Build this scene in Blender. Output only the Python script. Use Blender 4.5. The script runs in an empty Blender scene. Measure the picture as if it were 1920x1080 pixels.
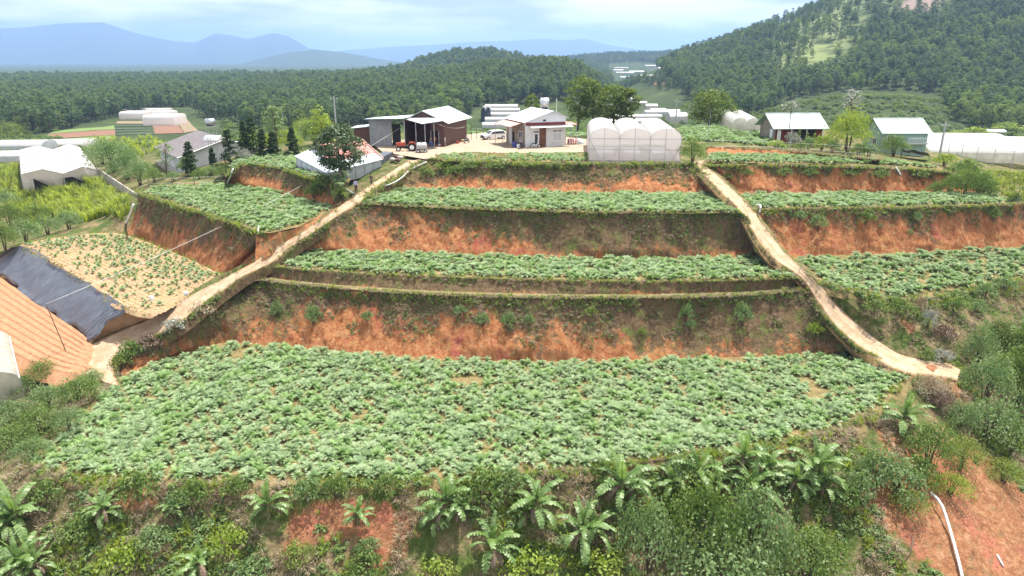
import bpy, bmesh, math, random
import numpy as np
from mathutils import Vector, Matrix
R = math.radians
SC = bpy.context.scene
COL = SC.collection
random.seed(7); RNG = np.random.default_rng(7)

# ------------------------------------------------------------------ camera
FPX, PITCH, CAMZ = 1297.0, R(18.3), 28.0
cam_d = bpy.data.cameras.new('camera'); cam = bpy.data.objects.new('camera', cam_d); COL.objects.link(cam)
cam.location = (0, 0, CAMZ); cam.rotation_euler = (R(90) - PITCH, 0, 0)
cam_d.sensor_width = 36.0; cam_d.lens = FPX / 1920 * 36.0
cam_d.clip_start = 0.5; cam_d.clip_end = 60000
SC.camera = cam

# ------------------------------------------------------------------ sky, sun, exposure
SUN_EL, SUN_AZ = R(71), R(40)          # azimuth measured from +Y (away from camera) towards +X
world = bpy.data.worlds.new('World'); SC.world = world; world.use_nodes = True
nt = world.node_tree; nt.nodes.clear()
n_out = nt.nodes.new('ShaderNodeOutputWorld'); n_bg = nt.nodes.new('ShaderNodeBackground')
n_sky = nt.nodes.new('ShaderNodeTexSky'); n_sky.sky_type = 'NISHITA'; n_sky.sun_disc = False
n_sky.sun_elevation = SUN_EL; n_sky.sun_rotation = SUN_AZ; n_sky.altitude = 1500
n_sky.air_density = 1.0; n_sky.dust_density = 1.6; n_sky.ozone_density = 1.2
n_bg.inputs['Strength'].default_value = 0.13
# clouds: noise on a flat layer high above, mixed over the clear sky
n_tc = nt.nodes.new('ShaderNodeTexCoord')
n_sep = nt.nodes.new('ShaderNodeSeparateXYZ'); nt.links.new(n_tc.outputs['Generated'], n_sep.inputs[0])
def wmath(op, a, b=None, c=None):
    n = nt.nodes.new('ShaderNodeMath'); n.operation = op
    for i, v in enumerate((a, b, c)):
        if v is None: continue
        if isinstance(v, (int, float)): n.inputs[i].default_value = v
        else: nt.links.new(v, n.inputs[i])
    return n.outputs[0]
zz = wmath('ADD', wmath('MAXIMUM', n_sep.outputs['Z'], 0.0), 0.10)
n_comb = nt.nodes.new('ShaderNodeCombineXYZ')
nt.links.new(wmath('DIVIDE', n_sep.outputs['X'], zz), n_comb.inputs[0])
nt.links.new(wmath('DIVIDE', n_sep.outputs['Y'], zz), n_comb.inputs[1])
n_no = nt.nodes.new('ShaderNodeTexNoise'); n_no.inputs['Scale'].default_value = 0.52
n_no.inputs['Detail'].default_value = 7; n_no.inputs['Roughness'].default_value = 0.55; n_no.inputs['Distortion'].default_value = 0.25
nt.links.new(n_comb.outputs[0], n_no.inputs['Vector'])
n_r1 = nt.nodes.new('ShaderNodeMapRange'); n_r1.interpolation_type = 'SMOOTHSTEP'
n_r1.inputs['From Min'].default_value = 0.10; n_r1.inputs['From Max'].default_value = 0.42
nt.links.new(n_no.outputs['Fac'], n_r1.inputs['Value'])
n_no2 = nt.nodes.new('ShaderNodeTexNoise'); n_no2.inputs['Scale'].default_value = 0.62; n_no2.inputs['Detail'].default_value = 6
n_of = nt.nodes.new('ShaderNodeVectorMath'); n_of.operation = 'ADD'; n_of.inputs[1].default_value = (3.7, 9.1, 2)
nt.links.new(n_comb.outputs[0], n_of.inputs[0]); nt.links.new(n_of.outputs[0], n_no2.inputs['Vector'])
n_cr = nt.nodes.new('ShaderNodeValToRGB')
n_cr.color_ramp.elements[0].position = 0.43; n_cr.color_ramp.elements[0].color = (2.85, 3.1, 3.55, 1)
n_cr.color_ramp.elements[1].position = 0.60; n_cr.color_ramp.elements[1].color = (6.6, 6.5, 6.3, 1)
nt.links.new(n_no2.outputs['Fac'], n_cr.inputs['Fac'])
n_mix = nt.nodes.new('ShaderNodeMix'); n_mix.data_type = 'RGBA'
nt.links.new(n_r1.outputs[0], n_mix.inputs['Factor'])
nt.links.new(n_sky.outputs[0], n_mix.inputs['A']); nt.links.new(n_cr.outputs[0], n_mix.inputs['B'])
nt.links.new(n_mix.outputs['Result'], n_bg.inputs['Color']); nt.links.new(n_bg.outputs[0], n_out.inputs['Surface'])

sun_d = bpy.data.lights.new('sun', 'SUN'); sun = bpy.data.objects.new('sun', sun_d); COL.objects.link(sun)
sun_d.energy = 5.0; sun_d.angle = R(0.6); sun_d.color = (1.0, 0.955, 0.88)
sdir = Vector((math.sin(SUN_AZ) * math.cos(SUN_EL), math.cos(SUN_AZ) * math.cos(SUN_EL), math.sin(SUN_EL)))
sun.rotation_euler = sdir.to_track_quat('Z', 'Y').to_euler(); sun.location = (60, 150, 200)
SC.view_settings.view_transform = 'Standard'; SC.view_settings.look = 'None'
SC.view_settings.gamma = 1.0; SC.view_settings.use_curve_mapping = False
SC.view_settings.exposure = 1.0
SC.render.engine = 'CYCLES'
cy = SC.cycles
cy.use_denoising = True
try: cy.denoiser = 'OPENIMAGEDENOISE'
except Exception: pass
cy.max_bounces = 6; cy.diffuse_bounces = 3; cy.glossy_bounces = 2; cy.transmission_bounces = 4
cy.transparent_max_bounces = 8; cy.volume_bounces = 1; cy.caustics_reflective = False; cy.caustics_refractive = False

# ------------------------------------------------------------------ pixel <-> world (photo pixels, 1920 wide)
CT, ST = math.cos(PITCH), math.sin(PITCH)
def ray(px, py):
    cx = (px - 960) / FPX; c = -(py - 540) / FPX
    return Vector((cx, CT + c * ST, -ST + c * CT))
def W(px, py, z):
    d = ray(px, py); t = (z - CAMZ) / d.z
    return Vector((d.x * t, d.y * t, z))
def WY(px, py, y):
    d = ray(px, py); t = y / d.y
    return Vector((d.x * t, y, CAMZ + d.z * t))
def proj(p):
    p = Vector(p) - Vector((0, 0, CAMZ)); f = p.y * CT - p.z * ST; u = p.y * ST + p.z * CT
    return 960 + FPX * p.x / f, 540 - FPX * u / f

# ------------------------------------------------------------------ numpy noise
def _h(ix, iy, iz, s):
    h = (ix.astype(np.int64) * 374761393 + iy.astype(np.int64) * 668265263 + iz.astype(np.int64) * 2147483647 + s * 974711) & 0xffffffff
    h = ((h ^ (h >> 13)) * 1274126177) & 0xffffffff
    h = ((h ^ (h >> 16)) * 2246822519) & 0xffffffff
    return ((h ^ (h >> 15)) & 0xffff) / 65535.0
def vnoise(p, s=0):
    p = np.asarray(p, float); i = np.floor(p).astype(np.int64); f = p - i; u = f * f * (3 - 2 * f)
    r = 0
    for dx in (0, 1):
        for dy in (0, 1):
            for dz in (0, 1):
                w = (u[:, 0] if dx else 1 - u[:, 0]) * (u[:, 1] if dy else 1 - u[:, 1]) * (u[:, 2] if dz else 1 - u[:, 2])
                r = r + w * _h(i[:, 0] + dx, i[:, 1] + dy, i[:, 2] + dz, s)
    return r * 2 - 1
def fbm(p, octv=4, s=0, gain=0.5):
    p = np.asarray(p, float); a = 1.0; r = 0; n = 0
    for k in range(octv):
        r = r + a * vnoise(p * (2.03 ** k) + 17.3 * k, s + k); n += a; a *= gain
    return r / n
def sstep(a, b, x):
    t = np.clip((x - a) / (b - a), 0, 1); return t * t * (3 - 2 * t)

# ------------------------------------------------------------------ mesh / object helpers
def mesh_np(name, v, f, smooth=False, mats=(), attrs=None, fmat=None):
    """v (n,3), f list/array of faces (all one size) or list of arrays of different sizes"""
    me = bpy.data.meshes.new(name)
    fs = f if isinstance(f, list) else [f]
    fs = [np.asarray(a, np.int32) for a in fs if len(a)]
    v = np.asarray(v, np.float32)
    me.vertices.add(len(v)); me.vertices.foreach_set('co', v.ravel())
    loops = np.concatenate([a.ravel() for a in fs]); sizes = np.concatenate([np.full(len(a), a.shape[1], np.int32) for a in fs])
    me.loops.add(len(loops)); me.loops.foreach_set('vertex_index', loops)
    me.polygons.add(len(sizes)); me.polygons.foreach_set('loop_start', np.concatenate([[0], np.cumsum(sizes)[:-1]]).astype(np.int32))
    if smooth: me.polygons.foreach_set('use_smooth', np.ones(len(sizes), bool))
    for m in mats: me.materials.append(m)
    if fmat is not None: me.polygons.foreach_set('material_index', np.asarray(fmat, np.int32))
    me.update(calc_edges=True)
    for k, a in (attrs or {}).items():
        at = me.attributes.new(k, 'FLOAT', 'POINT'); at.data.foreach_set('value', np.asarray(a, np.float32))
    return me
def link(name, me, parent=None, loc=None, rz=0.0, col=None):
    o = bpy.data.objects.new(name, me); (col or COL).objects.link(o)
    if parent is not None: o.parent = parent
    if loc is not None: o.location = loc
    if rz: o.rotation_euler = (0, 0, rz)
    return o
def tag(o, label=None, cat=None, group=None, kind=None):
    if label: o['label'] = label
    if cat: o['category'] = cat
    if group: o['group'] = group
    if kind: o['kind'] = kind
    return o
def thing(name, label, cat, loc=(0, 0, 0), rz=0.0, group=None):
    o = link(name, None, None, loc, rz); o.empty_display_size = 0.3
    return tag(o, label, cat, group)
def copy_tree(o, parent=None):
    c = o.copy(); COL.objects.link(c); c.parent = parent
    for ch in list(o.children): copy_tree(ch, c)
    return c
class MB:
    """collects boxes, prisms, tubes, lathes; build() links them as one mesh object"""
    def __init__(s): s.v = []; s.f = []
    def add(s, vs, fs):
        b = len(s.v); s.v += [tuple(a) for a in vs]; s.f += [tuple(i + b for i in q) for q in fs]; return s
    def hexa(s, p): return s.add(p, [(3, 2, 1, 0), (4, 5, 6, 7), (0, 1, 5, 4), (1, 2, 6, 5), (2, 3, 7, 6), (3, 0, 4, 7)])
    def box(s, x0, x1, y0, y1, z0, z1):
        return s.hexa([(x0, y0, z0), (x1, y0, z0), (x1, y1, z0), (x0, y1, z0), (x0, y0, z1), (x1, y0, z1), (x1, y1, z1), (x0, y1, z1)])
    def slab(s, q, t):
        """quad q (4 points) thickened downwards/along its normal by t"""
        q = [Vector(a) for a in q]; n = (q[1] - q[0]).cross(q[3] - q[0]).normalized() * t
        return s.hexa([a - n for a in q] + q)
    def tube(s, pts, rad, n=6, cap=True):
        pts = [Vector(p) for p in pts]
        if isinstance(rad, (int, float)): rad = [rad] * len(pts)
        vs = []
        for i, p in enumerate(pts):
            t = (pts[min(i + 1, len(pts) - 1)] - pts[max(i - 1, 0)]); t = t.normalized() if t.length > 1e-9 else Vector((0, 0, 1))
            a = t.cross(Vector((0, 0, 1)) if abs(t.z) < 0.9 else Vector((1, 0, 0))).normalized(); b = t.cross(a)
            for k in range(n):
                an = 2 * math.pi * k / n; vs.append(p + (a * math.cos(an) + b * math.sin(an)) * rad[i])
        fs = []
        for i in range(len(pts) - 1):
            for k in range(n): fs.append((i * n + k, i * n + (k + 1) % n, (i + 1) * n + (k + 1) % n, (i + 1) * n + k))
        if cap: fs += [tuple(range(n - 1, -1, -1)), tuple(range((len(pts) - 1) * n, len(pts) * n))]
        return s.add(vs, fs)
    def lathe(s, prof, n=16, axis='z', c=(0, 0, 0)):
        vs = []
        for r, h in prof:
            for k in range(n):
                a = 2 * math.pi * k / n; x, y = r * math.cos(a), r * math.sin(a)
                p = {'z': (x, y, h), 'x': (h, x, y), 'y': (x, h, y)}[axis]; vs.append((p[0] + c[0], p[1] + c[1], p[2] + c[2]))
        m = len(prof)
        fs = [(i * n + k, i * n + (k + 1) % n, (i + 1) * n + (k + 1) % n, (i + 1) * n + k) for i in range(m - 1) for k in range(n)]
        fs += [tuple(range(n - 1, -1, -1)), tuple(range((m - 1) * n, m * n))]
        return s.add(vs, fs)
    def prism(s, prof, y0, y1, axis='y'):
        n = len(prof); vs = []
        for y in (y0, y1):
            for a, b in prof: vs.append({'y': (a, y, b), 'x': (y, a, b), 'z': (a, b, y)}[axis])
        fs = [(i, (i + 1) % n, n + (i + 1) % n, n + i) for i in range(n)] + [tuple(range(n - 1, -1, -1)), tuple(range(n, 2 * n))]
        return s.add(vs, fs)
    def build(s, name, mat, parent=None, smooth=False, loc=None, rz=0.0, label=None, bevel=0):
        me = bpy.data.meshes.new(name); me.from_pydata(s.v, [], s.f); me.materials.append(mat)
        if smooth: me.polygons.foreach_set('use_smooth', [True] * len(me.polygons))
        bm = bmesh.new(); bm.from_mesh(me); bmesh.ops.recalc_face_normals(bm, faces=bm.faces)
        if bevel: bmesh.ops.bevel(bm, geom=bm.edges[:], offset=bevel, segments=1, affect='EDGES')
        bm.to_mesh(me); bm.free(); me.update()
        o = link(name, me, parent, loc, rz)
        if label: o['label'] = label
        return o

def resample(pts, n, smooth=True):
    """polyline -> n points evenly by length (Catmull-Rom first)"""
    p = np.array([tuple(a) for a in pts], float)
    if smooth and len(p) > 2:
        q = []; e = np.vstack([2 * p[0] - p[1], p, 2 * p[-1] - p[-2]])
        for i in range(1, len(e) - 2):
            for t in np.linspace(0, 1, 12, endpoint=False):
                a, b, c, d = e[i - 1], e[i], e[i + 1], e[i + 2]
                q.append(0.5 * (2 * b + (c - a) * t + (2 * a - 5 * b + 4 * c - d) * t * t + (-a + 3 * b - 3 * c + d) * t ** 3))
        q.append(p[-1]); p = np.array(q)
    s = np.concatenate([[0], np.cumsum(np.linalg.norm(np.diff(p, axis=0), axis=1))]); t = np.linspace(0, s[-1], n)
    return np.stack([np.interp(t, s, p[:, k]) for k in range(3)], 1)
def grid_faces(nu, nv):
    i = np.arange(nv - 1)[:, None] * nu + np.arange(nu - 1)[None, :]
    return np.stack([i, i + 1, i + 1 + nu, i + nu], -1).reshape(-1, 4)
def loft_pts(rows, nu, nvs, smooth=True):
    rs = [resample(r, nu, smooth) for r in rows]; out = []; vv = []
    for k in range(len(rs) - 1):
        n = nvs[k] if isinstance(nvs, (list, tuple)) else nvs
        for t in np.linspace(0, 1, n, endpoint=False): out.append(rs[k] * (1 - t) + rs[k + 1] * t); vv.append((k + t) / (len(rs) - 1))
    out.append(rs[-1]); vv.append(1.0)
    return np.array(out), np.array(vv)          # (nv, nu, 3), (nv,)
# ------------------------------------------------------------------ materials
class NT:
    def __init__(s, name):
        s.m = bpy.data.materials.new(name); s.m.use_nodes = True; s.t = s.m.node_tree; s.t.nodes.clear()
        s.out = s.t.nodes.new('ShaderNodeOutputMaterial')
    def n(s, typ, **kw):
        o = s.t.nodes.new(typ)
        for k, v in kw.items(): setattr(o, k, v)
        return o
    def set(s, sock, v):
        if v is None: return
        if isinstance(v, bpy.types.NodeSocket): s.t.links.new(v, sock)
        else:
            if isinstance(v, tuple) and len(v) == 3 and sock.type == 'RGBA': v = v + (1,)
            sock.default_value = v
    def math(s, op, a, b=None, c=None, clamp=False):
        o = s.n('ShaderNodeMath', operation=op, use_clamp=clamp)
        for i, v in enumerate((a, b, c)): s.set(o.inputs[i], v)
        return o.outputs[0]
    def pos(s): return s.n('ShaderNodeNewGeometry').outputs['Position']
    def obj(s): return s.n('ShaderNodeTexCoord').outputs['Object']
    def rand(s): return s.n('ShaderNodeObjectInfo').outputs['Random']
    def attr(s, name): return s.n('ShaderNodeAttribute', attribute_name=name).outputs['Fac']
    def scale(s, vec, sc):
        o = s.n('ShaderNodeMapping'); s.set(o.inputs['Vector'], vec); o.inputs['Scale'].default_value = sc; return o.outputs[0]
    def noise(s, vec, scale, detail=4, rough=0.55, dist=0.0, out='Fac'):
        o = s.n('ShaderNodeTexNoise'); s.set(o.inputs['Vector'], vec); s.set(o.inputs['Scale'], float(scale))
        o.inputs['Detail'].default_value = detail; o.inputs['Roughness'].default_value = rough; o.inputs['Distortion'].default_value = dist
        return o.outputs[out]
    def wave(s, vec, scale, dist=0.0, detail=2, direction='X', prof='SIN'):
        o = s.n('ShaderNodeTexWave', bands_direction=direction, wave_profile=prof); s.set(o.inputs['Vector'], vec)
        o.inputs['Scale'].default_value = scale; o.inputs['Distortion'].default_value = dist; o.inputs['Detail'].default_value = detail
        return o.outputs['Fac']
    def ramp(s, fac, stops):
        o = s.n('ShaderNodeValToRGB'); s.set(o.inputs[0], fac); e = o.color_ramp.elements
        while len(e) < len(stops): e.new(0.5)
        for k, (p, c) in enumerate(stops): e[k].position = p; e[k].color = (*c, 1) if len(c) == 3 else c
        return o.outputs[0]
    def map(s, v, a, b, c=0.0, d=1.0, smooth=True):
        o = s.n('ShaderNodeMapRange'); o.interpolation_type = 'SMOOTHSTEP' if smooth else 'LINEAR'
        s.set(o.inputs['Value'], v)
        for k, x in zip(('From Min', 'From Max', 'To Min', 'To Max'), (a, b, c, d)): s.set(o.inputs[k], x)
        return o.outputs[0]
    def mix(s, f, a, b, blend='MIX'):
        o = s.n('ShaderNodeMix', data_type='RGBA', blend_type=blend); s.set(o.inputs['Factor'], f); s.set(o.inputs['A'], a); s.set(o.inputs['B'], b)
        return o.outputs['Result']
    def bump(s, h, strength=0.5, dist=0.05):
        o = s.n('ShaderNodeBump'); o.inputs['Strength'].default_value = strength; o.inputs['Distance'].default_value = dist; s.set(o.inputs['Height'], h)
        return o.outputs[0]
    def hsv(s, col, h=0.5, sat=1.0, val=1.0):
        o = s.n('ShaderNodeHueSaturation'); s.set(o.inputs['Color'], col); s.set(o.inputs['Hue'], h); s.set(o.inputs['Saturation'], sat); s.set(o.inputs['Value'], val)
        return o.outputs[0]
    def pbr(s, col, rough=0.8, metal=0.0, normal=None, spec=0.3, alpha=None, trans=None):
        o = s.n('ShaderNodeBsdfPrincipled'); s.set(o.inputs['Base Color'], col); s.set(o.inputs['Roughness'], rough); s.set(o.inputs['Metallic'], metal)
        o.inputs['Specular IOR Level'].default_value = spec
        if normal is not None: s.set(o.inputs['Normal'], normal)
        if alpha is not None: s.set(o.inputs['Alpha'], alpha)
        s.t.links.new(o.outputs[0], s.out.inputs['Surface']); return s.m
    def leaf(s, col, tcol=None, trans=0.35, gloss=0.06, rough=0.5):
        d = s.n('ShaderNodeBsdfDiffuse'); s.set(d.inputs['Color'], col)
        t = s.n('ShaderNodeBsdfTranslucent'); s.set(t.inputs['Color'], tcol if tcol is not None else col)
        m = s.n('ShaderNodeMixShader'); s.set(m.inputs[0], trans); s.t.links.new(d.outputs[0], m.inputs[1]); s.t.links.new(t.outputs[0], m.inputs[2])
        g = s.n('ShaderNodeBsdfGlossy'); g.inputs['Roughness'].default_value = rough
        m2 = s.n('ShaderNodeMixShader'); s.set(m2.inputs[0], gloss); s.t.links.new(m.outputs[0], m2.inputs[1]); s.t.links.new(g.outputs[0], m2.inputs[2])
        s.t.links.new(m2.outputs[0], s.out.inputs['Surface']); return s.m
M = {}
def simple(name, col, rough=0.7, metal=0.0, var=0.15, scale=3.0, spec=0.3, bump=0.0):
    t = NT(name); p = t.obj(); n = t.noise(p, scale, 5)
    c = t.mix(t.map(n, 0.3, 0.7), tuple(x * (1 - var) for x in col), tuple(min(1, x * (1 + var)) for x in col))
    M[name] = t.pbr(c, rough, metal, t.bump(t.noise(p, scale * 8, 3), bump, 0.02) if bump else None, spec); return M[name]
def leafmat(name, a, b, c=None, trans=0.35, gloss=0.05, yellow=None):
    """per-object random tint between a and b, per-leaf noise towards c"""
    t = NT(name); r = t.rand()
    col = t.mix(r, a, b)
    n = t.noise(t.obj(), 2.2, 3)
    col = t.mix(t.map(n, 0.4, 0.72), col, c if c else tuple(x * 1.5 for x in b))
    M[name] = t.leaf(col, t.hsv(col, 0.485, 1.15, 1.5), trans, gloss); return M[name]

# soil shades of the cut banks
def bank_mat(name, bias):
    t = NT(name); p = t.pos(); v = t.attr('v')
    st = t.scale(p, (1.6, 1.6, 0.28))
    n1 = t.noise(p, 0.22, 5, 0.6); n2 = t.noise(st, 1.4, 6, 0.62, 0.4); n3 = t.noise(p, 3.5, 6, 0.65)
    soil = t.ramp(n2, [(0.28, (0.17, 0.055, 0.024)), (0.42, (0.31, 0.11, 0.043)), (0.56, (0.40, 0.175, 0.075)), (0.74, (0.50, 0.29, 0.15))])
    red = t.noise(t.scale(p, (1, 1, 0.6)), 0.34, 4, 0.6)
    soil = t.mix(t.map(red, 0.58, 0.72), soil, (0.34, 0.085, 0.065))
    och = t.noise(t.scale(p, (1, 1, 0.7)), 0.5, 5, 0.6)
    soil = t.mix(t.map(och, 0.60, 0.75, 0, 0.7), soil, (0.50, 0.30, 0.10))
    soil = t.mix(t.map(n3, 0.45, 0.8, 0, 0.4), soil, (0.60, 0.38, 0.22))
    dark = t.ramp(t.noise(p, 2.6, 5, 0.7), [(0.3, (0.075, 0.050, 0.028)), (0.5, (0.15, 0.10, 0.055)), (0.7, (0.25, 0.175, 0.105))])
    green = t.ramp(t.noise(p, 3.0, 4, 0.7), [(0.3, (0.07, 0.085, 0.025)), (0.7, (0.18, 0.20, 0.06))])
    dark = t.mix(t.map(t.noise(p, 0.7, 5, 0.65), 0.48, 0.66), dark, green)
    drip = t.noise(t.scale(p, (1, 1, 0.12)), 0.85, 8, 0.72, 0.2)
    m = t.math('ADD', t.math('MULTIPLY', v, 0.95), t.math('MULTIPLY', t.math('SUBTRACT', drip, 0.5), 1.9))
    m = t.math('ADD', m, t.math('MULTIPLY', t.math('SUBTRACT', n1, 0.5), 1.6))
    m = t.math('ADD', m, t.math('MULTIPLY', t.math('SUBTRACT', n3, 0.5), 1.1))
    mask = t.map(t.math('ADD', t.math('ADD', m, t.attr('moss')), bias), 0.38, 0.70)
    col = t.mix(mask, soil, dark)
    nb = t.noise(t.scale(p, (2.2, 2.2, 0.5)), 2.2, 8, 0.7)
    M[name] = t.pbr(col, 0.95, 0, t.bump(t.math('ADD', nb, t.math('MULTIPLY', t.noise(p, 9, 5, 0.7), 0.4)), 0.9, 0.35), 0.1)
bank_mat('bank_soil', 0.08); bank_mat('bank_soil_bare', -0.24); bank_mat('bank_mossy', 0.65)

def ground_mat():
    t = NT('ground_soil'); p = t.pos(); far = t.attr('far'); bare = t.attr('bare')
    n = t.noise(p, 0.35, 7, 0.62); n2 = t.noise(p, 1.7, 6, 0.65)
    soil = t.ramp(n2, [(0.3, (0.18, 0.075, 0.036)), (0.5, (0.31, 0.14, 0.066)), (0.7, (0.41, 0.235, 0.13))]); soil = t.mix(t.map(t.noise(p, .22, 4), .5, .68), soil, (0.40, 0.13, 0.085)); soil = t.mix(t.map(t.noise(p, 6, 5, .7), .5, .75, 0, .5), soil, (0.58, 0.38, 0.24))
    dry = t.ramp(t.noise(p, 2.8, 5, 0.7), [(0.3, (0.10, 0.075, 0.04)), (0.55, (0.22, 0.17, 0.09)), (0.75, (0.33, 0.28, 0.16))])
    gr = t.ramp(t.noise(p, 2.2, 5, 0.7), [(0.3, (0.035, 0.055, 0.014)), (0.55, (0.085, 0.12, 0.03)), (0.75, (0.17, 0.20, 0.06))])
    veg = t.mix(t.map(t.noise(p, 0.5, 5, 0.6), 0.42, 0.6), gr, dry)
    k = t.math('ADD', n, t.math('MULTIPLY', t.math('SUBTRACT', bare, 0.5), 0.8))
    crk = t.map(t.noise(p, 3.2, 9, .75, .5), .36, .56); soil = t.mix(crk, t.mix(.55, soil, (0.11, 0.05, 0.026)), soil); soil = t.mix(t.map(t.noise(p, 1.1, 6, .7), .52, .68, 0, .7), soil, (0.20, 0.15, 0.075))
    near = t.mix(t.map(k, 0.46, 0.60), veg, soil)
    ff = t.ramp(t.noise(p, 0.03, 6, 0.65), [(0.3, (0.030, 0.045, 0.016)), (0.55, (0.05, 0.07, 0.024)), (0.7, (0.085, 0.11, 0.04))])
    ff = t.mix(t.math('MULTIPLY', t.attr('meadow'), t.map(t.noise(p, 0.05, 4), .35, .6)), ff, (0.18, 0.215, 0.085)); ff = t.mix(t.map(t.attr('rock'), .3, .7), ff, (0.22, 0.165, 0.14))  # meadow: open grass, the sunlit patch's brightness put into its colour
    col = t.mix(far, near, ff)
    M['ground_soil'] = t.pbr(col, 0.95, 0, t.bump(t.noise(p, 2.0, 8, 0.72), 0.9, 0.35), 0.1)
ground_mat()
def field_mat(name, a, b, c, row=None):
    t = NT(name); p = t.pos(); n = t.noise(p, 1.3, 7, 0.65)
    col = t.ramp(n, [(0.3, a), (0.5, b), (0.7, c)])
    weed = t.noise(p, 0.6, 5, 0.65)
    col = t.mix(t.map(weed, 0.52, 0.68, 0, 0.75), col, t.ramp(t.noise(p, 5, 3), [(0.3, (0.07, 0.09, 0.025)), (0.7, (0.20, 0.20, 0.07))]))
    h = t.noise(p, 4.0, 7, 0.7)
    M[name] = t.pbr(col, 0.95, 0, t.bump(h, 0.7, 0.15), 0.1)
field_mat('field_soil', (0.10, 0.085, 0.035), (0.18, 0.14, 0.06), (0.28, 0.205, 0.105))
def bare_mat(name, cols):
    t = NT(name); p = t.pos(); n = t.noise(p, 2.2, 7, 0.7); n2 = t.noise(p, 0.35, 4)
    col = t.ramp(n, [(0.3, cols[0]), (0.5, cols[1]), (0.72, cols[2])])
    col = t.mix(t.map(n2, 0.45, 0.7, 0, 0.5), col, cols[3])
    M[name] = t.pbr(col, 0.95, 0, t.bump(t.noise(p, 7, 6, 0.7), 0.8, 0.08), 0.1)
bare_mat('bare_soil', ((0.27, 0.165, 0.09), (0.36, 0.235, 0.14), (0.44, 0.31, 0.20), (0.28, 0.235, 0.11)))
bare_mat('bed_soil', ((0.27, 0.135, 0.07), (0.36, 0.19, 0.105), (0.43, 0.25, 0.15), (0.37, 0.19, 0.10)))
bare_mat('dry_ledge', ((0.09, 0.085, 0.03), (0.19, 0.15, 0.075), (0.29, 0.23, 0.13), (0.12, 0.13, 0.04)))
def road_mat():
    t = NT('road_dirt'); p = t.pos(); u = t.attr('u')
    n = t.noise(p, 0.9, 8, 0.7); n3 = t.noise(p, 6, 5, 0.7)
    col = t.ramp(n, [(0.28, (0.26, 0.16, 0.09)), (0.46, (0.37, 0.255, 0.165)), (0.64, (0.45, 0.34, 0.24))])
    col = t.mix(t.map(n3, 0.5, 0.72, 0, 0.5), col, (0.55, 0.47, 0.38))
    e = t.math('ABSOLUTE', t.math('SUBTRACT', u, 0.5))
    ee = t.math('ADD', e, t.math('MULTIPLY', t.math('SUBTRACT', t.noise(p, 1.5, 6, 0.7), 0.5), 0.35))
    col = t.mix(t.map(ee, 0.40, 0.52), col, (0.27, 0.18, 0.085))
    col = t.mix(t.map(t.math('ABSOLUTE', t.math('SUBTRACT', ee, 0.02)), 0.0, 0.09, 0.5, 0.0), col, (0.25, 0.19, 0.10))
    M['road_dirt'] = t.pbr(col, 0.95, 0, t.bump(t.math('ADD', n, n3), 0.5, 0.08), 0.1)
road_mat()
bare_mat('yard_dirt', ((0.27, 0.20, 0.14), (0.35, 0.275, 0.205), (0.42, 0.35, 0.28), (0.30, 0.22, 0.15)))

leafmat('artichoke_leaf', (0.135, 0.222, 0.086), (0.242, 0.33, 0.162), (0.40, 0.48, 0.30), 0.22, 0.015)
leafmat('artichoke_fresh', (0.12, 0.22, 0.06), (0.20, 0.31, 0.105), (0.31, 0.42, 0.19), 0.22, 0.02)
leafmat('banana_leaf', (0.085, 0.165, 0.035), (0.14, 0.235, 0.05), (0.24, 0.34, 0.13), 0.36, 0.04)
leafmat('shrub_leaf', (0.085, 0.145, 0.030), (0.115, 0.18, 0.045), (0.19, 0.26, 0.075), 0.36, 0.02)
leafmat('shrub_grey', (0.105, 0.18, 0.055), (0.15, 0.23, 0.085), (0.26, 0.34, 0.16), 0.36, 0.02)
leafmat('shrub_lime', (0.17, 0.25, 0.035), (0.21, 0.29, 0.045), (0.32, 0.39, 0.09), 0.4, 0.02)
leafmat('dark_leaf', (0.04, 0.075, 0.025), (0.05, 0.09, 0.03), (0.12, 0.17, 0.075), 0.25, 0.03)
leafmat('cypress_leaf', (0.025, 0.050, 0.016), (0.032, 0.062, 0.02), (0.065, 0.105, 0.03), 0.25, 0.02)
leafmat('pine_leaf', (0.07, 0.115, 0.022), (0.085, 0.135, 0.028), (0.20, 0.26, 0.06), 0.35, 0.02)
leafmat('forest_leaf', (0.070, 0.120, 0.044), (0.11, 0.165, 0.060), (0.16, 0.215, 0.085), 0.36, 0.01); leafmat('forest_leaf_light', (0.11, 0.17, 0.045), (0.15, 0.215, 0.06), (0.21, 0.275, 0.09), 0.38, 0.01)
leafmat('forest_leaf_blue', (0.060, 0.105, 0.048), (0.095, 0.142, 0.064), (0.135, 0.18, 0.085), 0.36, 0.01)
leafmat('grass_lime', (0.23, 0.33, 0.04), (0.30, 0.38, 0.06), (0.42, 0.46, 0.12), 0.42, 0.02)
leafmat('grass_green', (0.12, 0.18, 0.035), (0.16, 0.225, 0.045), (0.26, 0.31, 0.09), 0.38, 0.02)
leafmat('grass_dry', (0.24, 0.18, 0.10), (0.40, 0.34, 0.22), (0.52, 0.47, 0.36), 0.25, 0.02)
leafmat('dead_brown', (0.12, 0.075, 0.05), (0.19, 0.13, 0.09), (0.27, 0.20, 0.15), 0.15, 0.03)
leafmat('silver_leaf', (0.20, 0.22, 0.17), (0.27, 0.28, 0.23), (0.38, 0.38, 0.34), 0.25, 0.05)
simple('bark', (0.11, 0.075, 0.05), 0.9, 0, 0.35, 4); simple('bark_pale', (0.30, 0.26, 0.21), 0.9, 0, 0.3, 3)
simple('banana_stem', (0.13, 0.13, 0.05), 0.8, 0, 0.5, 3)
simple('white_wall', (0.62, 0.635, 0.65), 0.8, 0, 0.08, 0.8); simple('cream_wall', (0.50, 0.46, 0.40), 0.85, 0, 0.12, 1.0)
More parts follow.
